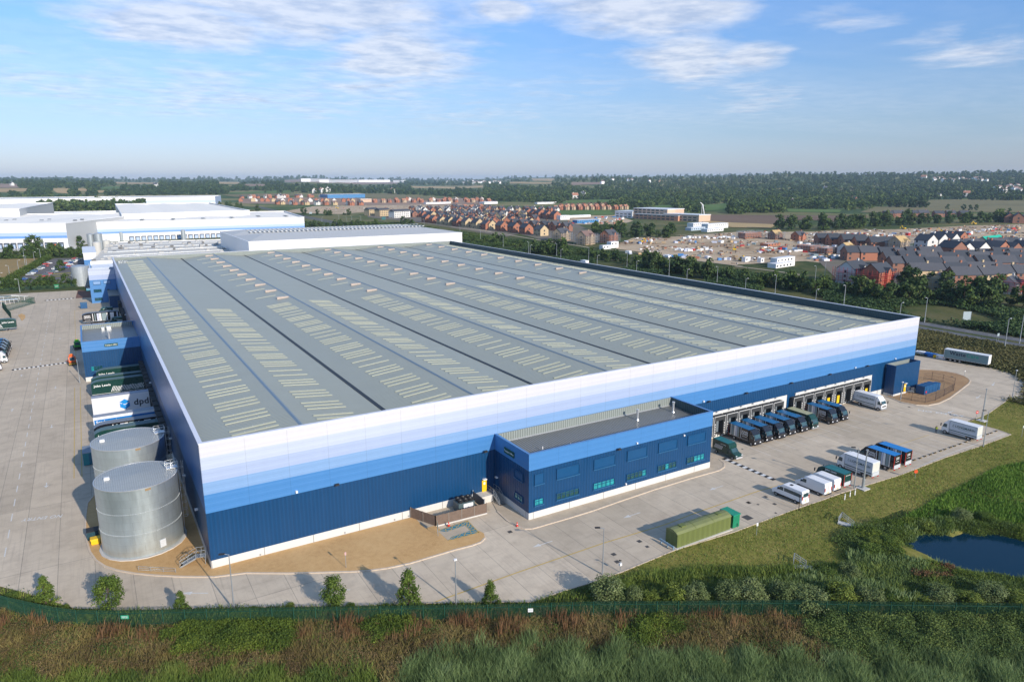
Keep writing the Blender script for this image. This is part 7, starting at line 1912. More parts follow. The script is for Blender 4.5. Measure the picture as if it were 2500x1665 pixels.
# flat roofed building with plant, straight behind the blue warehouse
FLT = P('pale flat roof', (.62, .59, .52), .7, var=.2, vs=.08)
fb = thing('flat_roofed_building', 'low pale building with its roof covered in small plant units', 'building')
q = [G('1', 740, 812, 12), G('1', 2000, 716, 12), G('1', 1890, 626, 12), G('1', 925, 652, 12)]
q[0] = Vector((-9, 340, 12)); q[1] = Vector((76, 352, 12)); q[2] = Vector((84, 458, 12)); q[3] = Vector((6, 474, 12))
mb = MB()
for a, b_ in zip(q, q[1:] + q[:1]): mb.poly([(a.x, a.y, -1), (b_.x, b_.y, -1), (b_.x, b_.y, 12.6), (a.x, a.y, 12.6)])
mb.build('wall', WW, fb); mb = MB().poly([(p.x, p.y, 12.05) for p in q]); mb.build('roof', FLT, fb)
r3 = random.Random(5); PU = P('plant unit', (.36, .36, .35), .5); PU2 = P('dark plant unit', (.12, .12, .12), .6)
for i in range(92):
    u, v = r3.random(), (int(r3.random() * 6) + .5) / 6 + r3.uniform(-.02, .02)
    c = q[0].lerp(q[1], u).lerp(q[3].lerp(q[2], u), v); s_ = r3.uniform(.5, 1.1)
    MB().box(c.x - s_, c.x + s_, c.y - s_, c.y + s_, 12.05, 12.05 + r3.uniform(.6, 1.6)).build('plant_unit', PU if r3.random() < .75 else PU2, fb)
for v in (.2, .4, .6, .8):
    a, b_ = q[0].lerp(q[3], v), q[1].lerp(q[2], v); MB().bar((a.x + 4, a.y, 12.5), (b_.x - 4, b_.y, 12.5), .35, .5).build('pipe_run', ALU, fb)
an = thing('link_building', 'bright white lean-to between the flat roofed building and the blue warehouse', 'building')
MB().box(-8.5, 60, 290, 338, -1, 11.0).build('wall', WW, an); MB().box(-8.7, 60.1, 289.8, 338, 11.0, 11.3).build('roof', WHITE, an); MB().box(-7, -.5, 289.7, 289.99, 8, 10).build('window_band', NAVYF, an)
# tall white store right behind
tw2 = thing('white_high_bay', 'tall white walled store with grey roof right behind the blue warehouse', 'warehouse')
hx0, hx1, hy0, hy1, hh = 67.5, 200.5, 309, 402, 22
MB().box(hx0, hx1, hy0, hy1, -1, hh).build('wall', P('pure white wall', (.78, .78, .78), .45, var=.03), tw2)
mb = MB(); ym = hy0 + 26
for (y0_, y1_, zr) in ((hy0 + .1, hy0 + 50, 2.4), (hy0 + 50, hy1, 2.2)):
    c_ = [(hx0, y0_, hh), (hx1, y0_, hh), (hx1, y1_, hh), (hx0, y1_, hh)]; r0, r1 = (hx0 + 14, (y0_ + y1_) / 2, hh + zr), (hx1 - 14, (y0_ + y1_) / 2, hh + zr)
    mb.poly([c_[0], c_[1], r1, r0]); mb.poly([c_[1], c_[2], r1]); mb.poly([c_[2], c_[3], r0, r1]); mb.poly([c_[3], c_[0], r0])
mb.build('roof', GROOF, tw2)
mb = MB()
for a_, b3 in (((hx0, hy0), (hx1, hy0)), ((hx1, hy0), (hx1, hy1)), ((hx1, hy1), (hx0, hy1)), ((hx0, hy1), (hx0, hy0))): mb.bar((*a_, hh), (*b3, hh), .5, .4)
mb.build('coping', WHITE, tw2)
for i in range(44):
    x = hx0 + 12 + i * 2.75; MB().box(x, x + 1.1, hy0 + 56, hy0 + 63, hh + 1.2, hh + 1.6).build('rooflight', P('pale rooflight', (.62, .63, .62), .4), tw2)
for i in range(44):
    x = hx0 + 12 + i * 2.75; MB().box(x, x + 1.1, hy0 + 66, hy0 + 70, hh + 1.9, hh + 2.1).build('rooflight', P('pale rooflight', (.62, .63, .62), .4), tw2)
# silos
def silo(label, p, r, h, mat=None, cone_=False, base=0):
    t = thing('silo', label, 'silo', (p[0], p[1], 0)); mat = mat or P('silo steel', (.42, .46, .48), .4, .4, var=.15)
    MB().tube((0, 0, base), (0, 0, h), r, n=28).build('shell', mat, t, smooth=False)
    MB().tube((0, 0, h), (0, 0, h + .6), r, r * .3, n=28).build('cap', mat, t); MB().bar((r + .2, 0, base), (r + .2, 0, h + 1), .25).build('ladder', STEEL, t); return t
silo('broad grey ribbed tank beside the sky blue block and car park', (-14.2, 340), 4.3, 10.5)
CW = P('cream silo', (.55, .54, .50), .5)
silo('left of the two cream silos by the pale flat roofed building', (-3.0, 500), 2.9, 10.8, CW); silo('right of the two cream silos, with a curved pipe', (4.2, 540), 2.7, 9, CW)
silo('left steel silo of the tall pair above the cream silos', (-6.0, 575), 2.4, 12); silo('right steel silo of the tall pair above the cream silos', (-.4, 573), 3.0, 12.4)
silo('left silo of the pair before the wide banded warehouse', (19.5, 650), 2.0, 8); silo('middle silo before the wide banded warehouse', (23.2, 656), 2.7, 9); silo('right silo of the close group before the wide banded warehouse', (28.2, 658), 2.5, 9); silo('single narrow silo in front of the dock row', (70.5, 634), 2.0, 9)
t = thing('blue_annexe', 'small white and blue annexe beside the cream silos', 'building'); MB().box(-12, -5, 420, 470, 0, 6).build('lower_wall', SKYF, t); MB().box(-12, -5, 420, 470, 6, 10).build('upper_wall', WHITE, t); MB().box(-12.3, -4.7, 419.7, 470.3, 10, 10.4).build('roof', WHITE, t)
t = thing('fire_stair', 'dark covered stair leaning on the white warehouse gable', 'stair'); p = G('1', 640, 640)
MB().bar((p.x - 8, p.y, 12), (p.x + 2, p.y - 2, 1), 1.2, 1.4).bar((p.x + 2, p.y - 2, 1), (p.x + 14, p.y + 2, 8), 2.0, 1.5).box(p.x + 13, p.x + 22, p.y, p.y + 8, 6, 12).box(p.x + 19, p.x + 21, p.y + 3, p.y + 5, 0, 6).build('stair', P('stair grey', (.08, .09, .11), .6), t)
# ground round the car park
ASPH = patchy('asphalt', [(.35, (.10, .095, .095)), (.5, (.145, .135, .135)), (.65, (.19, .175, .17))], .05, .5, 8, bump=.2, bd=.02)
tag(MB().slab(pts('K', (330, 1010), (470, 905), (700, 745), (900, 620), (1040, 555), (1640, 555), (1745, 585), 'W', (-9, 300), (-9, 290), 'K', (1500, 985), (1000, 1045)), 0, .035).build('car_park', ASPH), kind='structure')
tag(MB().slab(pts('K', (-200, 585), (0, 580), (400, 566), (800, 556), (935, 560), (600, 745), (300, 925), (20, 1050), (-200, 1130)), 0, .03).build('rough_field', patchy('straw field', [(.32, (.22, .15, .06)), (.5, (.32, .22, .09)), (.62, (.24, .19, .08)), (.75, (.14, .15, .05))], .02, .2, 3, bump=.4, bd=.1)), kind='structure')
tag(MB().slab(pts('K', (-300, 400), (1250, 330), (1730, 320), (1720, 385), (1200, 380), (-300, 450)), 0, .04).build('dock_yard', CONC), kind='structure')
bb = thing('hedge', 'long clipped green hedge dividing the straw field from the car park', 'hedge')
hp = [G('K', *u) for u in ((60, 1040), (300, 915), (560, 760), (780, 630), (930, 555))]
hx = []; hy = []
for a, b_ in zip(hp, hp[1:]):
    n = int((b_ - a).length * 26); u = rng.random(n); hx += list(a.x + (b_.x - a.x) * u + rng.normal(0, 1.4, n)); hy += list(a.y + (b_.y - a.y) * u + rng.normal(0, 1.4, n))
o = leafmass('foliage', np.array(hx), np.array(hy), 2.6, .30, foliage('hedge leaves', (.045, .085, .012), (.085, .13, .02), (.14, .18, .04)), 3, .3); o.parent = bb; del o['kind']
for i, (x, y, s_) in enumerate(((1020, 860, 1), (1060, 905, 1))):
    p = G('K', x, y); tag(MB().slab([(p.x - 10, p.y - 3), (p.x + 10, p.y - 1), (p.x + 9, p.y + 3), (p.x - 9, p.y + 1)], 0, .12).build('car_park_island', LAWN), kind='structure')
for i, (x, yb, yt) in enumerate(((20, 1050, 930), (190, 910, 695), (365, 830, 595), (385, 1215, 960), (490, 720, 395), (520, 720, 515), (665, 640, 440), (785, 590, 380), (1010, 520, 385), (1445, 520, 360), (1405, 940, 690), (1600, 650, 530), (1735, 590, 450))):
    p = G('K', x, yb); h = max(6, min(13, hgt(p, 'K', x, yt))); o = lamp_post(h, 1.4, R(180 if i % 2 else 0), head=WHITE, thick=.13); o.location = (p.x, p.y, 0)
    tag(o, '%s pale lamp post from the left around the staff car park' % ordw(i), 'street lamp', 'lamp posts round the car park')
rf = thing('yard_fence', 'long green mesh fence along the top of the left yard', 'fence')
fl = pts('Y', (-60, 462), (0, 455), (300, 430), (540, 418), (730, 405))
for a, b_ in zip(fl, fl[1:]):
    mb = MB(); n = max(4, int((b_ - a).length / .5))
    for i in range(n + 1): p = a.lerp(b_, i / n); mb.bar((p.x, p.y, 0), (p.x, p.y, 2.4), .13)
    mb.build('fence_panel', GGREEN, rf)
p = G('Y', 545, 415); t = thing('green_board', 'small green box sign at the fence above the left yard', 'sign', (p.x, p.y, 0)); MB().box(-1.0, 1.0, -.2, .2, .4, 2.4).build('panel', P('board bright green', (.01, .28, .12), .5), t); MB().box(-.8, .8, -.22, -.21, 1.3, 1.6).build('band', WHITE, t)

# ---------------------------------------------------------------- dual carriageway and its lamps
ROADM = patchy('road asphalt', [(.35, (.085, .09, .10)), (.5, (.12, .125, .135)), (.65, (.16, .16, .165))], .03, .4, 6, bump=.15, bd=.02, aniso=(1, .15, 1))
def road_line(x0): return [(x0 + .00016 * (y - 100) ** 2 * .15, y) for y in range(-260, 1500, 60)]
def ribbon(P_, w0, w1, mat, name, dz):
    L0 = [(x + w0, y) for x, y in P_]; L1 = [(x + w1, y) for x, y in reversed(P_)]; return drape(name, [Vector((*p, 0)) for p in L0 + L1], mat, dz, 40)
rl = road_line(265)
ribbon(rl, -7.5, -1.4, ROADM, 'road', .04); ribbon(rl, 1.6, 8.0, ROADM, 'road', .04)
mb = MB()
for y in range(-100, 700, 8):
    for dx in (-4.4, 4.8):
        x = 265 + .000024 * (y - 100) ** 2 + dx; mb.poly([(x - .08, y, .05), (x + .08, y, .05), (x + .08, y + 3, .05), (x - .08, y + 3, .05)])
tag(mb.build('road_marking', WLINE), kind='structure')
X, Y = scatter([(188, -60), (257, -60), (257, 330), (188, 330)], 2.6, W_=True, excl=[[(p.x, p.y) for p in yard]]); leafmass('embankment_scrub', X, Y, 1.1, .28, foliage('embankment leaves', (.05, .065, .02), (.13, .12, .04), (.24, .20, .08)), 8, .8, 6.0)
X, Y = scatter([(275, -60), (330, -60), (335, 460), (275, 460)], .9, W_=True); sel = vnoise(X, Y, 14, 3) > .38; leafmass('roadside_scrub', X[sel], Y[sel], 2.6, .5, LEAFB, 9, 1.2, 12.0)
X, Y = scatter([(275, 420), (330, 420), (345, 800), (275, 800)], .35, W_=True); sel = vnoise(X, Y, 18, 3) > .45; leafmass('roadside_scrub', X[sel], Y[sel], 2.4, .6, LEAF, 9, 1.3, 12.0)
tops = [('2', 960, 440), ('2', 1100, 425), ('2', 1165, 440), ('2', 1205, 430), ('2', 1280, 430), ('2', 1800, 455), ('2', 2095, 505), ('3', 245, 545), ('3', 432, 585), ('3', 642, 640), ('3', 655, 670), ('3', 872, 655), ('3', 906, 705), ('3', 1136, 688), ('3', 1206, 755), ('3', 1452, 735), ('3', 1530, 800), ('3', 1800, 785), ('3', 1945, 870), ('3', 2196, 845),
        ('4', 72, 945), ('4', 322, 915), ('4', 652, 1035), ('4', 892, 998), ('4', 730, 800), ('4', 650, 840), ('z', 275, 72), ('z', 850, 255), ('z', 1122, 200), ('z', 1965, 420), ('z', 2119, 380)]
pl0 = None
for i, (k, x, y) in enumerate(tops):
    p = G(k, x, y, 10); lab = '%s pale lamp post from the left along the dual carriageway' % ordw(i)
    if pl0 is None: pl0 = lamp_post(10, 1.6, R(0), head=WHITE, thick=.15); pl0.location = (p.x, p.y, 0); tag(pl0, lab, 'street lamp', 'lamp posts along the dual carriageway')
    else: copy_tree(pl0, None, (p.x, p.y, 0), R(180 if p.x > 270 else 0), lab)
for lab, k, x, y, w, h, rz in (('tall narrow grey blue road sign seen edge on beyond the right corner', 'z', 1515, 495, 3.2, 3.4, R(62)), ('small white road sign by the dual carriageway', 'z', 1840, 665, 1.0, 1.0, R(-100)), ('small white board beside the rough ground', '2', 870, 425, 4, 3, R(-110)), ('teal road sign board near the pale flats', '2', 1470, 475, 5, 4, R(-110))):
    p = G(k, x, y); post_sign(lab, p, h + 2.4, P('sign back ' + ('teal' if 'teal' in lab else 'grey'), (.03, .14, .15) if 'teal' in lab else (.35, .42, .45), .5), w, h, rz, 2)
wv = copy_tree(VANP, None, (271.5, 272, .05), R(90), 'white van driving on the dual carriageway behind the parapet', 1.4)
bc = copy_tree(protos['blue'], None, (272, 470, .05), R(90), 'blue car on the dual carriageway beyond the white store'); bc['group'] = ''
del bc['group']

# ---------------------------------------------------------------- soil, paths
def gp(k, q): return [G(k, x, y) for x, y in q]
drape('construction_ground', gp('3', [(1380, 655), (1500, 610), (1850, 600), (2355, 560), (2355, 840), (1980, 790), (1700, 745), (1360, 700)]), SOIL, .1, 60)
drape('construction_ground', gp('4', [(0, 560), (600, 560), (900, 545), (1300, 540), (1900, 510), (2360, 500), (2420, 620), (1500, 640), (1240, 700), (900, 840), (560, 800), (0, 830), (-60, 700)]), SOIL, .14, 60)
drape('construction_ground', gp('3', [(880, 430), (1350, 420), (1500, 470), (1400, 500), (1050, 500), (860, 470)]), SOIL, .1, 60)
drape('construction_ground', gp('2', [(600, 400), (900, 350), (1340, 345), (2000, 330), (2360, 345), (2360, 400), (1700, 400), (1300, 400), (1100, 415)]), SOIL, .1, 80)
drape('estate_ground', gp('2', [(280, 330), (280, 300), (1240, 285), (2400, 285), (2400, 330), (1240, 345)]), PINK, .12, 80)
EST = patchy('estate ground', [(.3, (.13, .115, .09)), (.5, (.19, .16, .13)), (.62, (.14, .15, .07)), (.75, (.24, .20, .16))], .01, .08, .8, bump=.2, bd=.1)
drape('estate_ground', gp('2', [(1330, 400), (2360, 370), (2900, 380), (2900, 500), (2480, 600), (1760, 485), (1340, 440)]), EST, .13, 80)
drape('estate_ground', gp('4', [(560, 700), (1240, 690), (2600, 620), (2600, 1060), (1200, 1010), (830, 960)]), EST, .16, 60)
drape('estate_ground', gp('3', [(640, 420), (880, 425), (1040, 500), (1180, 560), (1400, 660), (800, 640), (500, 560), (300, 430)]), EST, .17, 60)
PATHM = patchy('pale path', [(.35, (.38, .32, .23)), (.6, (.50, .43, .32))], .05, .5, 4, bump=.1, bd=.02)
def track(k, q, w):
    P_ = gp(k, q); Lp, Rp = [], []
    for i, p in enumerate(P_):
        d = (P_[min(i + 1, len(P_) - 1)] - P_[max(i - 1, 0)]).normalized(); n = Vector((-d.y, d.x, 0)) * w / 2; Lp.append(p + n); Rp.append(p - n)
    drape('footpath', Lp + Rp[::-1], PATHM, .22, 60)
track('3', [(0, 520), (350, 565), (720, 628), (950, 660), (1130, 690)], 2.6); track('3', [(1060, 715), (1350, 710), (1700, 755), (2000, 795), (2400, 845)], 2.4); track('4', [(-20, 845), (280, 880), (520, 915)], 2.4)
track('2', [(1760, 485), (2000, 505), (2355, 560)], 3); track('3', [(1850, 590), (2150, 572), (2355, 580)], 3)

# ---------------------------------------------------------------- houses
HW = {'red': P('red brick', (.36, .145, .085), .85, var=.15, vs=.6), 'brick': P('brown brick', (.26, .125, .085), .85, var=.15, vs=.6), 'cream': P('cream brick', (.52, .40, .24), .85, var=.12, vs=.6), 'white': P('white render', (.66, .65, .62), .8, var=.06, vs=.6), 'buff': P('buff brick', (.44, .33, .22), .85, var=.12, vs=.6)}
HR = {'slate': P('slate roof', (.075, .078, .09), .7, var=.15, vs=1), 'dark': P('dark roof', (.048, .055, .068), .7, var=.15, vs=1), 'tile': P('orange tile roof', (.40, .19, .12), .8, var=.15, vs=1), 'brown': P('brown tile roof', (.20, .13, .11), .8, var=.15, vs=1), 'ply': P('bare timber roof', (.50, .35, .16), .8, var=.12, vs=1), 'green': P('green sheeted roof', (.01, .42, .28), .6, var=.1, vs=1)}
WIN = P('house window', (.05, .06, .07), .2); WFR = WHITE
def house_proto(wc, rc, L_=9.5, W_=8.0, e=5.3, rise=3.4, name=None, wing=True, chim=True, small=False, storeys=2):
    """ridge along local x; gable ends at +-x"""
    t = empty(name or 'house'); wm = HW[wc]; rm = HR[rc]; hl, hw = L_ / 2, W_ / 2
    prof = [(-hw, -1.5), (hw, -1.5), (hw, e), (0, e + rise), (-hw, e)]
    w = MB().prism(prof, -hl, hl, axis='x'); w.build('wall', wm, t)
    o_ = .35; mb = MB()
    for s in (-1, 1):
        zz = e - o_ * rise / hw
        mb.poly([(-hl - .25, s * (hw + o_), zz + .12), (hl + .25, s * (hw + o_), zz + .12), (hl + .25, 0, e + rise + .14), (-hl - .25, 0, e + rise + .14)][::s])
        mb.poly([(-hl - .25, s * (hw + o_), zz - .1), (hl + .25, s * (hw + o_), zz - .1), (hl + .25, 0, e + rise - .08), (-hl - .25, 0, e + rise - .08)][::-s])
    r_ = mb.build('roof', rm, t)
    if chim: MB().box(hl * .45, hl * .45 + .9, -.45, .45, e + rise - .8, e + rise + 1.0).build('chimney', wm, r_)
    if wing:
        pw = [(-2.2, -1), (2.2, -1), (2.2, e - .6), (0, e + 1.9), (-2.2, e - .6)]
        MB().prism(pw, -hw - 1.4, -hw + .5).build('gable_wing', wm, t)
        mb = MB()
        for s in (-1, 1): mb.poly([(s * 2.5, -hw - 1.6, e - .75), (s * 2.5, -hw + 1.8, e - .75), (0, -hw + 2.4, e + 2.05), (0, -hw - 1.6, e + 2.05)])
        mb.build('wing_roof', rm, t)
    if not small:
        for s in (-1, 1):
            for st in range(storeys):
                z = 1.0 + st * 2.6
                for x in (-hl + 1.9, hl - 1.9):
                    y = s * (hw + .04); MB().box(x - .6, x + .6, y - .05, y + .05, z, z + 1.3).build('window', WIN, t)
                x = s * (hl + .04); MB().box(x - .05, x + .05, -.6, .6, z, z + 1.3).build('window', WIN, t)
        MB().box(-.5, .5, hw + .0, hw + .1, 0, 2.1).build('door', WIN, t)
    return t
HPR = {}
def put_house(spec, p, rz, label, s=1.0, group=None):
    """spec = wall, roof, dims..."""
    if spec not in HPR:
        o = house_proto(*spec[:2], **dict(spec[2:])); HPR[spec] = o; o.location = p; o.rotation_euler = (0, 0, rz); o.scale = (s, s, s)
        nm = {'red': 'red_brick_house', 'brick': 'brown_brick_house', 'cream': 'cream_brick_house', 'white': 'white_house', 'buff': 'buff_brick_house'}[spec[0]]
        o.name = nm; tag(o, label, 'house', group); return o
    return copy_tree(HPR[spec], None, p, rz, label, s, group)
WN_ = {'red': 'red brick', 'brick': 'brown brick', 'cream': 'cream brick', 'white': 'white', 'buff': 'buff brick'}
RN_ = {'slate': 'slate grey', 'dark': 'dark', 'tile': 'orange tiled', 'brown': 'brown', 'ply': 'bare timber', 'green': 'green sheeted'}
nhouse = 0
def row(phrase, key, a, b_, n, pal, rz=90, s=1.0, jit=2.0, dims=(), gt=False, rj=3):
    global nhouse
    A, B = (GT(key, *a), GT(key, *b_)) if gt else (G(key, *a), G(key, *b_))
    for i in range(n):
        f = (i + .5) / n; p = A.lerp(B, f) + Vector((rnd.uniform(-jit, jit), rnd.uniform(-jit, jit), 0)); p.z = float(terrain(p.x, p.y))
        wc, rc = pal[i % len(pal)]
        put_house((wc, rc) + tuple(dims), p, R(rz + rnd.uniform(-rj, rj)), '%s house, %s roof, %s from left, %s' % (WN_[wc], RN_[rc], ordw(i), phrase), s * rnd.uniform(.93, 1.07), 'houses in ' + phrase)
        nhouse += 1
fr = [('red', 'dark'), ('red', 'slate'), ('cream', 'slate'), ('cream', 'dark'), ('red', 'dark'), ('cream', 'slate'), ('cream', 'dark'), ('red', 'slate'), ('red', 'dark'), ('red', 'slate'), ('cream', 'dark')]
row('front estate row', '2', (1790, 478), (2355, 545), 8, fr, s=1.25, jit=1.0)
row('front estate row by the scaffolding', '3', (30, 505), (800, 598), 8, [('cream', 'slate'), ('red', 'dark'), ('cream', 'slate'), ('cream', 'dark'), ('red', 'slate'), ('red', 'dark'), ('red', 'dark'), ('cream', 'slate')], s=1.3, jit=1.0)
row('second estate row', '2', (1850, 445), (2400, 510), 8, [('cream', 'dark'), ('red', 'slate'), ('cream', 'slate'), ('red', 'dark')], s=1.15)
row('second estate row (right half)', '3', (120, 480), (760, 535), 8, [('red', 'dark'), ('red', 'slate'), ('cream', 'slate')], s=1.15, rz=60)
row('third estate row', '2', (1560, 425), (2300, 455), 9, [('red', 'slate'), ('cream', 'slate'), ('red', 'dark'), ('white', 'slate')], s=1.15, rz=20)
row('third estate row (right half)', '3', (0, 440), (720, 485), 9, [('red', 'slate'), ('cream', 'slate'), ('red', 'dark'), ('cream', 'dark')], s=1.15, rz=20)
row('fourth estate row', '3', (0, 415), (640, 440), 9, [('cream', 'slate'), ('cream', 'dark'), ('white', 'slate'), ('red', 'dark')], s=1.1, rz=15)
row('white gabled estate row', '2', (1780, 402), (2340, 412), 9, [('white', 'slate'), ('red', 'dark'), ('cream', 'slate')], s=1.05, rz=85)
row('back estate row', '3', (330, 395), (900, 393), 9, [('buff', 'slate'), ('red', 'slate'), ('white', 'slate')], s=1.1, rz=10)
row('tall brick group mid estate', '3', (600, 432), (900, 462), 5, [('red', 'dark')], s=1.45, rz=80)
row('orange roofs before green field', '3', (830, 380), (1470, 376), 13, [('buff', 'tile'), ('red', 'tile'), ('buff', 'tile')], s=1.0, rz=10)
row('back orange roofs before green field', '3', (890, 362), (1300, 355), 9, [('red', 'tile'), ('buff', 'tile')], s=.95, rz=85)
row('orange roofs across olive field', '2', (1380, 322), (2340, 316), 16, [('red', 'tile'), ('buff', 'tile'), ('red', 'brown')], s=1.1, rz=10, jit=6)
row('back orange roofs across olive field', '2', (1540, 305), (2300, 300), 12, [('red', 'tile'), ('red', 'tile'), ('white', 'tile')], s=1.1, rz=80, jit=8)
SM = (('small', True),)
row('far housing, nearest line', '2', (560, 338), (1300, 345), 13, [('red', 'slate'), ('cream', 'brown'), ('white', 'slate'), ('red', 'brown')], s=1.15, rz=15, jit=8, dims=SM)
row('far housing, middle line', '2', (280, 318), (1250, 318), 18, [('red', 'slate'), ('cream', 'tile'), ('white', 'slate'), ('red', 'brown')], s=1.1, rz=80, jit=9, dims=SM)
row('far housing, back line', '2', (290, 298), (1000, 290), 15, [('red', 'slate'), ('white', 'brown'), ('red', 'tile')], s=1.1, rz=20, jit=10, dims=SM)
row('mixed row beside the flats', '2', (2030, 372), (2360, 378), 5, [('brick', 'slate'), ('red', 'tile')], s=1.1, rz=20)
row('mixed row left of estate', '3', (0, 378), (330, 380), 5, [('red', 'slate'), ('brick', 'slate'), ('red', 'tile')], s=1.1, rz=20)
# right hand estate
D2 = (('L_', 13.0), ('W_', 8.5), ('wing', False))
row('long right hand terrace', '4', (680, 655), (1230, 705), 5, [('brick', 'dark'), ('red', 'dark')], s=1.15, rz=-30, dims=(('L_', 17.0), ('W_', 8.5), ('wing', False)), jit=1)
row('right estate, rearmost row', '4', (1600, 640), (1850, 635), 3, [('red', 'slate')], s=1.1, rz=75)
row('right estate, white gabled terrace', '4', (1500, 700), (1790, 680), 3, [('white', 'slate')], s=1.3, rz=80)
row('right estate, tall white gables', '4', (1680, 775), (2380, 765), 6, [('brick', 'dark'), ('white', 'dark'), ('white', 'slate'), ('red', 'slate'), ('brick', 'slate'), ('white', 'dark')], s=1.25, rz=75, dims=(('L_', 11.0), ('W_', 9.0), ('wing', False), ('e', 6.2)))
row('right estate, first dark row', '4', (900, 790), (1650, 800), 6, [('brick', 'dark'), ('red', 'slate')], s=1.1, rz=-26, dims=D2)
row('right estate, second dark row', '4', (1200, 840), (2330, 835), 8, [('red', 'dark'), ('brick', 'dark'), ('buff', 'slate')], s=1.1, rz=-26, dims=D2)
row('right estate, third dark row', '4', (1240, 885), (2340, 880), 8, [('brick', 'slate'), ('red', 'dark'), ('red', 'dark')], s=1.1, rz=-26, dims=D2)
row('right estate, nearest dark row', '4', (1400, 950), (2120, 935), 5, [('cream', 'slate'), ('brick', 'slate'), ('red', 'dark')], s=1.1, rz=-26, dims=D2)
row('right estate, edge row', '4', (1950, 800), (2380, 815), 3, [('buff', 'slate'), ('red', 'dark')], s=1.1, rz=-26, dims=D2)
row('group by the pasture', '4', (1180, 440), (1900, 437), 7, [('brick', 'dark'), ('brick', 'slate')], s=1.15, rz=-26, dims=D2, jit=5)
row('right edge pair by pasture', '4', (2200, 485), (2340, 490), 2, [('brick', 'slate')], s=1.5, rz=30)
row('infill row behind front', '2', (1900, 462), (2380, 525), 7, [('red', 'slate'), ('red', 'dark'), ('cream', 'slate')], s=1.15, rz=20)
row('infill row by corner flats', '2', (1700, 435), (2300, 470), 9, [('brick', 'slate'), ('red', 'dark'), ('white', 'slate')], s=1.1, rz=85)
row('infill row mid estate', '3', (60, 462), (700, 512), 9, [('red', 'dark'), ('brick', 'slate'), ('cream', 'dark')], s=1.15, rz=80)
row('infill row near scaffolding', '3', (480, 520), (1000, 560), 6, [('brick', 'dark'), ('red', 'slate'), ('brick', 'slate')], s=1.2, rz=10)
row('infill row by brick group', '3', (300, 428), (900, 440), 8, [('brick', 'slate'), ('red', 'dark')], s=1.1, rz=80)
row('infill row at back left', '2', (1660, 385), (2340, 392), 9, [('brick', 'slate'), ('white', 'slate'), ('red', 'slate')], s=1.05, rz=20)
row('right estate, infill row', '4', (1750, 720), (2380, 700), 6, [('brick', 'dark'), ('red', 'slate')], s=1.1, rz=-26, dims=D2)
row('right estate, lowest row', '4', (1750, 990), (2380, 975), 5, [('brick', 'slate'), ('cream', 'slate')], s=1.1, rz=-26, dims=D2)
# large terraces with scaffolding
def scaffold(label, p, L_, W_, h, rz, m=None, group='scaffolding round new houses'):
    t = thing('scaffolding', label, 'scaffolding', (p.x, p.y, p.z), rz, group); m = m or STEEL; hl, hw = L_ / 2 + 1.1, W_ / 2 + 1.1
    for s in (-1, 1):
        mb = MB()
        for i in range(int(L_ / 2.4) + 1):
            x = -hl + i * 2.4; mb.bar((x, s * hw, 0), (x, s * hw, h), .14)
        for z in (2, 4.1, 6.2):
            if z < h: mb.bar((-hl, s * hw, z + 1), (hl, s * hw, z + 1), .12).box(-hl, hl, s * hw - .6, s * hw + .1, z - .08, z + .06)
        mb.build('tube_frame', m, t)
        mb = MB()
        for i in range(int(W_ / 2.4) + 1):
            y = -hw + i * 2.4; mb.bar((s * hl, y, 0), (s * hl, y, h), .14)
        for z in (2, 4.1, 6.2):
            if z < h: mb.bar((s * hl, -hw, z + 1), (s * hl, hw, z + 1), .12).box(s * hl - .1, s * hl + .6, -hw, hw, z - .08, z + .06)
        mb.build('tube_frame', m, t)
    return t
BIG = (('L_', 15.0), ('W_', 10.0), ('e', 7.8), ('rise', 4.0), ('storeys', 3))
SR = P('scaffold red guard', (.50, .06, .05), .5)
for i, (k, x, y, rz, wc, rc, lab) in enumerate((('3', 910, 632, 20, 'buff', 'slate', 'scaffolded three storey house with slate roof, leftmost of the three by the wood'), ('3', 1110, 662, 20, 'buff', 'brown', 'scaffolded three storey house with pinkish roof, middle of the three by the wood'), ('3', 1300, 648, 20, 'red', 'slate', 'scaffolded brick block with slate roof, rightmost of three by the wood'),
        ('4', 940, 975, 5, 'white', 'dark', 'big scaffolded terrace with a white gable nearest the dark tree belt'), ('4', 1140, 1000, 5, 'red', 'dark', 'big scaffolded brick terrace right of the white gabled one'), ('4', 1640, 1030, 20, 'cream', 'slate', 'half hidden scaffolded house behind the dark tree belt'), ('4', 2230, 1060, 10, 'white', 'slate', 'scaffolded white house with pointed gable at the right edge'),
        ('4', 1320, 715, 5, 'buff', 'ply', 'scaffolded terrace with bare timber roof on the right'), ('4', 890, 740, 10, 'white', 'ply', 'small house with bare timber roof before the long terrace'), ('4', 1060, 770, 60, 'buff', 'ply', 'little gabled house with timber roof and green sheet'), ('4', 310, 620, 5, 'brick', 'ply', 'brick terrace with bare timber roof on the building site'), ('4', 500, 630, 5, 'red', 'slate', 'brick house with dormers on the building site'), ('4', 2070, 700, 5, 'buff', 'green', 'terrace wrapped in bright green roof sheeting'))):
    p = G(k, x, y); dm = BIG if i < 5 or i in (7, 12) else (('L_', 12.0), ('W_', 8.5))
    if i == 12: dm = (('L_', 34.0), ('W_', 9.0), ('e', 7.4))
    if i in (3, 4): dm = (('L_', 16.0), ('W_', 10.0), ('e', 8.2), ('rise', 4.0), ('storeys', 3))
    put_house((wc, rc) + dm, p, R(rz), lab, 1.0)
    dd = dict(dm)
    if i not in (11, 8, 9): scaffold('scaffolding around the ' + lab.replace('scaffolded ', '').split(',')[0], p, dd['L_'], dd['W_'] + 1, 9 if dd.get('e', 5.3) > 6 else 6.5, R(rz), SR if i in (3, 4, 6) else None)
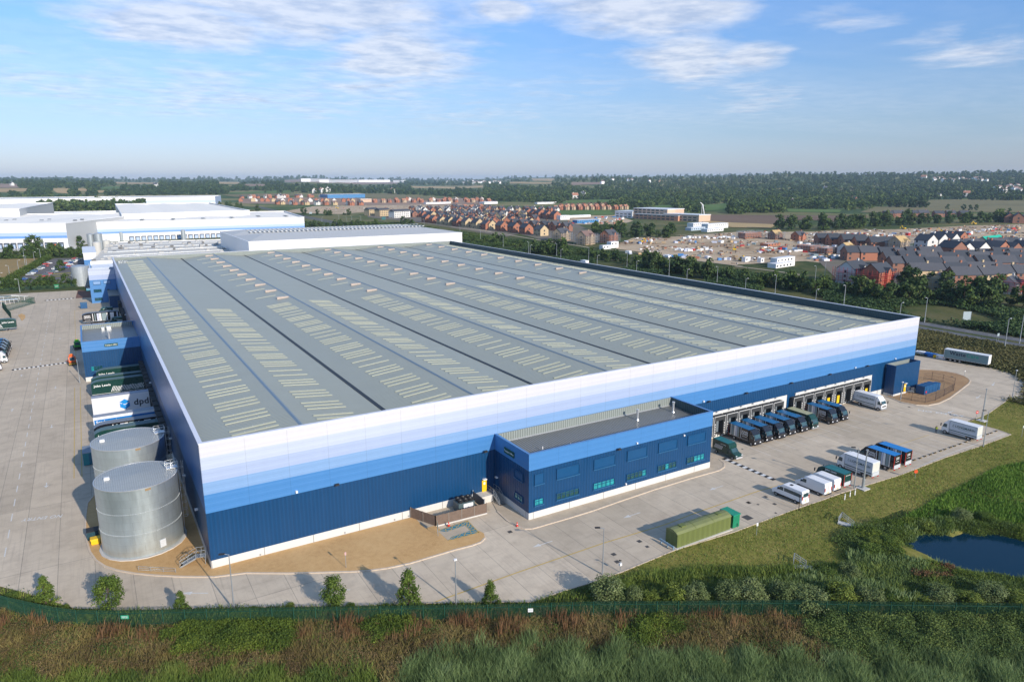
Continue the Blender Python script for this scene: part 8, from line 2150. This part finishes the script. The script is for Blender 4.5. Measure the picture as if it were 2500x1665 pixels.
# bare shells on the site
for i, (k, x, y, L_, lab) in enumerate((('4', 100, 610, 26, 'half built brick terrace with scaffolding, left end of the site'), ('4', 600, 715, 14, 'roofless brick shell before the long terrace, left one'), ('4', 740, 735, 16, 'roofless brick shell before the long terrace, right one'), ('4', 270, 675, 18, 'low brick walls beside the white site cabins'), ('4', 560, 690, 12, 'low brick shell behind the roofless pair'))):
    p = G(k, x, y); t = thing('house_shell', lab, 'unfinished house', (p.x, p.y, 0), R(5)); h = 5.5 if i == 0 else 4.6 if i in (1, 2) else 2.4
    mb = MB().box(-L_ / 2, L_ / 2, -4, -3.7, 0, h).box(-L_ / 2, L_ / 2, 3.7, 4, 0, h).box(-L_ / 2, -L_ / 2 + .3, -3.7, 3.7, 0, h).box(L_ / 2 - .3, L_ / 2, -3.7, 3.7, 0, h)
    mb.build('wall', HW['red'], t); MB().box(-L_ / 2 + .3, L_ / 2 - .3, -3.7, 3.7, h - .4, h - .3).build('floor', CONC, t)
    for j in range(int(L_ / 4)): MB().box(-L_ / 2 + 1.5 + j * 4, -L_ / 2 + 2.7 + j * 4, -4.06, -4.0, 1, 2.2).build('window', WIN, t)
    if i < 3: scaffold('scaffolding around the ' + ' '.join(lab.split(',')[0].replace(' with scaffolding', '').split()[:4]) + [' at the left end', ' on the left', ' on the right'][i], p, L_, 8, h + 1.5, R(5))
# flats
FR_ = HR['slate']
for i, (x, y, wc, lab) in enumerate(((1370, 425, 'cream', 'leftmost cream flat block in front of the distant orange roofs'), (1460, 430, 'cream', 'second cream flat block in front of the distant orange roofs'), (1600, 442, 'white', 'pale corner flat block with balconies at the left of the estate'))):
    p = G('2', x, y); t = thing('flats', lab, 'flats', (p.x, p.y, 0), R(15)); L_ = [18, 20, 30][i]
    MB().box(-L_ / 2, L_ / 2, -7, 7, -1, 9.5).build('wall', HW[wc], t); MB().prism([(-7.5, 9.5), (7.5, 9.5), (0, 12.5)], -L_ / 2 - .5, L_ / 2 + .5, axis='x').build('roof', FR_, t)
    for z in (1.2, 4.2, 7.2):
        for j in range(int(L_ / 3.4)): MB().box(-L_ / 2 + 1.2 + j * 3.4, -L_ / 2 + 2.6 + j * 3.4, -7.08, -7.0, z, z + 1.5).build('window', WIN, t)
# school under construction
p0 = G('3', 1350, 440); p1 = G('3', 2060, 478); dv = (p1 - p0); ang = math.atan2(dv.y, dv.x); Ls = dv.length
sch = thing('school', 'long new white and salmon school building under construction', 'school', (p0.x, p0.y, 0), ang)
SAL = P('salmon panel', (.55, .28, .18), .7, var=.1, vs=.3); SALP = P('pale salmon panel', (.58, .42, .30), .7, var=.1, vs=.3)
for (a, b_, y0, y1, z0, z1, m) in ((0, Ls * .22, 0, 30, -1, 10, WHITE), (Ls * .22, Ls * .62, 2, 40, -1, 15, SALP), (Ls * .30, Ls * .8, -10, 2, -1, 7.5, SAL), (Ls * .62, Ls, -6, 20, -1, 9.5, SALP)):
    w_ = MB().box(a, b_, y0, y1, z0, z1 - .8).build('wall', m, sch); MB().box(a - .4, b_ + .4, y0 - .4, y1 + .4, z1 - .8, z1).build('fascia', WHITE if m is not SAL else LGREY, sch)
    for fl_ in range(int(z1 / 3.6)):
        for j in range(int((b_ - a) / 8)): MB().box(a + 2 + j * 8, a + 7.4 + j * 8, y0 - .06, y0, 1.0 + fl_ * 3.6, 2.8 + fl_ * 3.6).build('window', GLASS, sch)
for (x, dx) in ((Ls * .86, 0), (Ls * .90, 6)): 
    t = thing('crane', ['thin upright mast behind the school', 'white mobile crane boom leaning behind the school'][dx // 6], 'crane', tuple(sch.matrix_basis @ Vector((x, 30, 0))), 0)
    MB().bar((0, 0, 0), (-dx, 0, 22), .9 if dx else .4).build('boom', WHITE, t); MB().box(-2, 2, -1.5, 1.5, 0, 2.5).build('base', WHITE, t)
    if dx: MB().bar((-dx, 0, 22), (-dx - 5, 0, 25), .7).build('jib', WHITE, t)
# cabins, stacks, vehicles and clutter of the building site
def cabin(lab, k, x, y, L_, W_, h, m, rz=0, name='site_cabin', cat='cabin', group=None):
    p = G(k, x, y); t = thing(name, lab, cat, (p.x, p.y, 0), R(rz), group)
    MB().box(-L_ / 2, L_ / 2, -W_ / 2, W_ / 2, 0, h).build('body', m, t); MB().box(-L_ / 2 - .1, L_ / 2 + .1, -W_ / 2 - .1, W_ / 2 + .1, h, h + .2).build('roof', WHITE, t)
    for j in range(int(L_ / 4)): MB().box(-L_ / 2 + 1 + j * 4, -L_ / 2 + 2.6 + j * 4, -W_ / 2 - .05, -W_ / 2, h - 1.9, h - .8).build('window', WIN, t)
    return t
PB = P('pale blue cabin', (.42, .52, .62), .5); PBD = P('mid blue cabin', (.05, .20, .42), .5)
for i, a in enumerate((('3', 2030, 520, 30, 9, 5, WHITE), ('3', 2170, 530, 40, 9, 5.5, WHITE), ('3', 2010, 545, 26, 8, 3, PB), ('3', 2150, 555, 30, 8, 3, WHITE), ('3', 1330, 690, 9, 5, 5, WHITE), ('3', 1270, 700, 10, 4, 3, WHITE), ('3', 1110, 485, 40, 9, 4, PBD), ('3', 920, 460, 18, 10, 6, WHITE), ('3', 1040, 440, 50, 8, 3, WHITE), ('4', 370, 830, 22, 5, 5, WHITE), ('4', 360, 845, 23, 6, 2.6, WHITE), ('4', 190, 812, 4, 3, 3, WHITE), ('4', 70, 805, 6, 3, 3.2, WHITE), ('4', 1400, 590, 5, 3, 3, RED), ('2', 1310, 318, 30, 20, 9, SALP), ('2', 1135, 290, 120, 50, 14, PBD), ('2', 1910, 330, 70, 10, 4, WHITE), ('2', 2330, 330, 40, 20, 5, WHITE), ('3', 780, 330, 60, 10, 4, WHITE))):
    cabin('%s box cabin from the left, %s, on the building land' % (ordw(i), {WHITE: 'white', PB: 'pale blue', PBD: 'blue', RED: 'red', SALP: 'salmon'}[a[6]]), *a, rz=8)
cols = [(WHITE, 'white'), (LILAC, 'pale grey'), (HW['red'], 'brick red'), (P('stack blue', (.06, .22, .50), .5), 'blue'), (P('timber stack', (.45, .32, .17), .8), 'timber'), (GREYART, 'grey'), (RED, 'red')]
r5 = random.Random(21); reg = [('3', 1440, 2340, 640, 660), ('3', 1900, 2340, 605, 620), ('3', 1850, 2150, 705, 722), ('3', 1450, 2340, 735, 800), ('4', 0, 820, 640, 705), ('4', 560, 860, 745, 800), ('4', 620, 1300, 575, 600), ('4', 1440, 2340, 540, 585), ('3', 1160, 1420, 440, 480), ('3', 1000, 1400, 475, 495), ('4', 180, 560, 705, 735), ('4', 2050, 2340, 520, 545)]
names = ['the middle of the site', 'the row of white bags', 'the pink brick stacks', 'the strip beside the footpath', 'the ground before the terraces', 'the fenced corner', 'the ground behind the long terrace', 'the far compound', 'the school compound', 'the school entrance', 'the block stacks', 'the far right compound']
for ri, (k, x0, x1, y0, y1) in enumerate(reg):
    nn = [20, 22, 18, 34, 26, 16, 24, 34, 22, 14, 18, 12][ri]; qs = sorted((r5.uniform(x0, x1), r5.uniform(y0, y1)) for _ in range(nn))
    for i, (x, y) in enumerate(qs):
        if ri == 3: y = 735 + (x - 1450) / 890 * 65 + r5.uniform(-12, 10)
        p = G(k, x, y); m, cn = cols[0] if ri == 1 or r5.random() < .3 else r5.choice(cols); s_ = r5.uniform(.8, 1.7)
        t = thing('material_stack', '%s stack, %s from the left in %s' % (cn, ordw(i), names[ri]), 'stack', (p.x, p.y, 0), R(r5.uniform(0, 180)), 'stacks of building materials')
        MB().box(-s_ * 1.3, s_ * 1.3, -s_, s_, 0, r5.uniform(.9, 2.0)).build('load', m, t, bevel=.1)
# loose building materials and broken ground nobody could count
for nm, q, dens in (('building_rubble', ('3', [(1400, 655), (1520, 612), (1850, 600), (2355, 570), (2355, 830), (1980, 785), (1700, 742), (1380, 700)]), .045), ('building_rubble', ('4', [(0, 560), (600, 560), (900, 545), (1300, 540), (1900, 510), (2360, 500), (2400, 600), (1500, 630), (1240, 690), (900, 820), (560, 800), (0, 820)]), .035), ('building_rubble', ('2', [(640, 395), (900, 352), (1340, 345), (2340, 335), (2340, 380), (1300, 395)]), .004)):
    X, Y = scatter(q[1], dens, key=q[0]); mb = MB()
    r6 = random.Random(len(X)); s_ = vnoise(X, Y, 9, 1) + .25 * rng.random(len(X)) > .70; X, Y = X[s_], Y[s_]
    for x, y in zip(X, Y):
        a = r6.uniform(.4, 1.6); b2 = r6.uniform(.3, 1.3); mb.box(-a, a, -b2, b2, 0, r6.uniform(.25, 1.3), r6.choice((0, 0, 0, 1, 2, 2, 3, 4, 4, 5, 5, 2)), M=Matrix.Translation((x, y, 0)) @ Matrix.Rotation(r6.uniform(0, 3), 4, 'Z'))
    tag(mb.build(nm, [P('rubble tan', (.42, .31, .19), .9), WHITE, P('rubble brown', (.17, .11, .07), .9), P('rubble red', (.34, .13, .08), .9), P('rubble grey', (.30, .29, .28), .9), WOODP]), kind='stuff')
for i, (k, x, y) in enumerate((('3', 1570, 650), ('3', 2330, 715), ('4', 1370, 540), ('4', 1680, 560), ('4', 1950, 500), ('2', 1090, 370), ('4', 30, 800))):
    p = G(k, x, y); t = thing('excavator', 'yellow excavator, %s from the left on the building land' % ORD[i], 'excavator', (p.x, p.y, 0), R(40 * i), 'yellow excavators')
    MB().box(-1.8, 1.8, -1.4, -.8, 0, .9).box(-1.8, 1.8, .8, 1.4, 0, .9).build('tracks', BLACK, t); MB().box(-1.6, 1.2, -1.3, 1.3, .9, 1.9).build('body', YEL, t, bevel=.1); MB().box(.1, 1.3, -1.2, -.1, 1.9, 3.0).build('cab', GLASS, t)
    MB().bar((1.0, .4, 1.6), (3.2, .4, 4.2), .45).bar((3.2, .4, 4.2), (5.2, .4, 2.0), .35).bar((5.2, .4, 2.0), (4.8, .4, 1.0), .7).build('arm', YEL, t)
# villas and specks on the hillsides
for i, (k, x, y, wc, rc, s_) in enumerate((('4', 455, 340, 'white', 'tile', 1.4), ('4', 690, 335, 'white', 'tile', 1.2), ('4', 720, 222, 'white', 'slate', 1.6), ('4', 950, 325, 'red', 'dark', 1.7), ('4', 1650, 285, 'white', 'slate', 1.2), ('4', 1880, 275, 'white', 'tile', 2.0), ('3', 1020, 295, 'white', 'tile', 2.2), ('3', 1085, 275, 'white', 'slate', 2.0), ('3', 1720, 165, 'buff', 'tile', 2.6), ('3', 1168, 130, 'buff', 'slate', 2.2), ('2', 1010, 232, 'white', 'slate', 2.2), ('2', 1540, 240, 'white', 'tile', 2.2), ('1', 1280, 192, 'white', 'slate', 2.0), ('1', 100, 183, 'white', 'slate', 1.6), ('4', 1530, 135, 'white', 'tile', 3.2), ('2', 900, 245, 'white', 'tile', 2.0), ('2', 960, 240, 'white', 'tile', 2.0), ('1', 2300, 290, 'white', 'slate', 1.4))):
    p = GT(k, x, y)
    if p: put_house((wc, rc) + SM, p + Vector((0, 0, 3)), R(rnd.uniform(0, 180)), '%s house with %s roof among distant trees, %s of the scattered villas' % (WN_[wc], RN_[rc], ordw(i)), .45 + s_ * .6, 'scattered villas')
vl = []
for (k, x0, x1, y0, y1, n) in (('4', 1490, 2060, 132, 158, 26), ('4', 2100, 2350, 200, 245, 16), ('2', 1850, 2340, 145, 165, 22), ('3', 100, 420, 148, 165, 16), ('3', 1100, 1700, 140, 170, 5)):
    for _ in range(n): vl.append((k, rnd.uniform(x0, x1), rnd.uniform(y0, y1)))
mb = MB()
for k, x, y in vl:
    p = GT(k, x, y)
    if p is None: continue
    s_ = rnd.uniform(5, 12); mb.box(p.x - s_, p.x + s_, p.y - 5, p.y + 5, p.z - 2, p.z + 12, 0); mb.poly([(p.x - s_ - .5, p.y - 6, p.z + 12), (p.x + s_ + .5, p.y - 6, p.z + 12), (p.x + s_ + .5, p.y, p.z + 16), (p.x - s_ - .5, p.y, p.z + 16)], 1)
tag(mb.build('hillside_village', [WHITE, HR['brown']]), kind='stuff')
for i, (x0, x1, y) in enumerate(((830, 1000, 149), (980, 1230, 156), (1250, 1510, 152), (1560, 1640, 155))):
    a, b_ = GT('2', x0, y), GT('2', x1, y)
    if a and b_:
        t = thing('distant_shed', 'thin white shed on the horizon, %s from the left' % ORD[i], 'warehouse', (0, 0, 0), 0, 'white sheds near the horizon'); z = (a.z + b_.z) / 2
        MB().bar((a.x, a.y, z + 10), (b_.x, b_.y, z + 10), 60, 24).build('wall', WHITE, t); MB().bar((a.x, a.y, z + 23), (b_.x, b_.y, z + 23), 62, 2).build('roof', LGREY, t)
print('houses', nhouse)
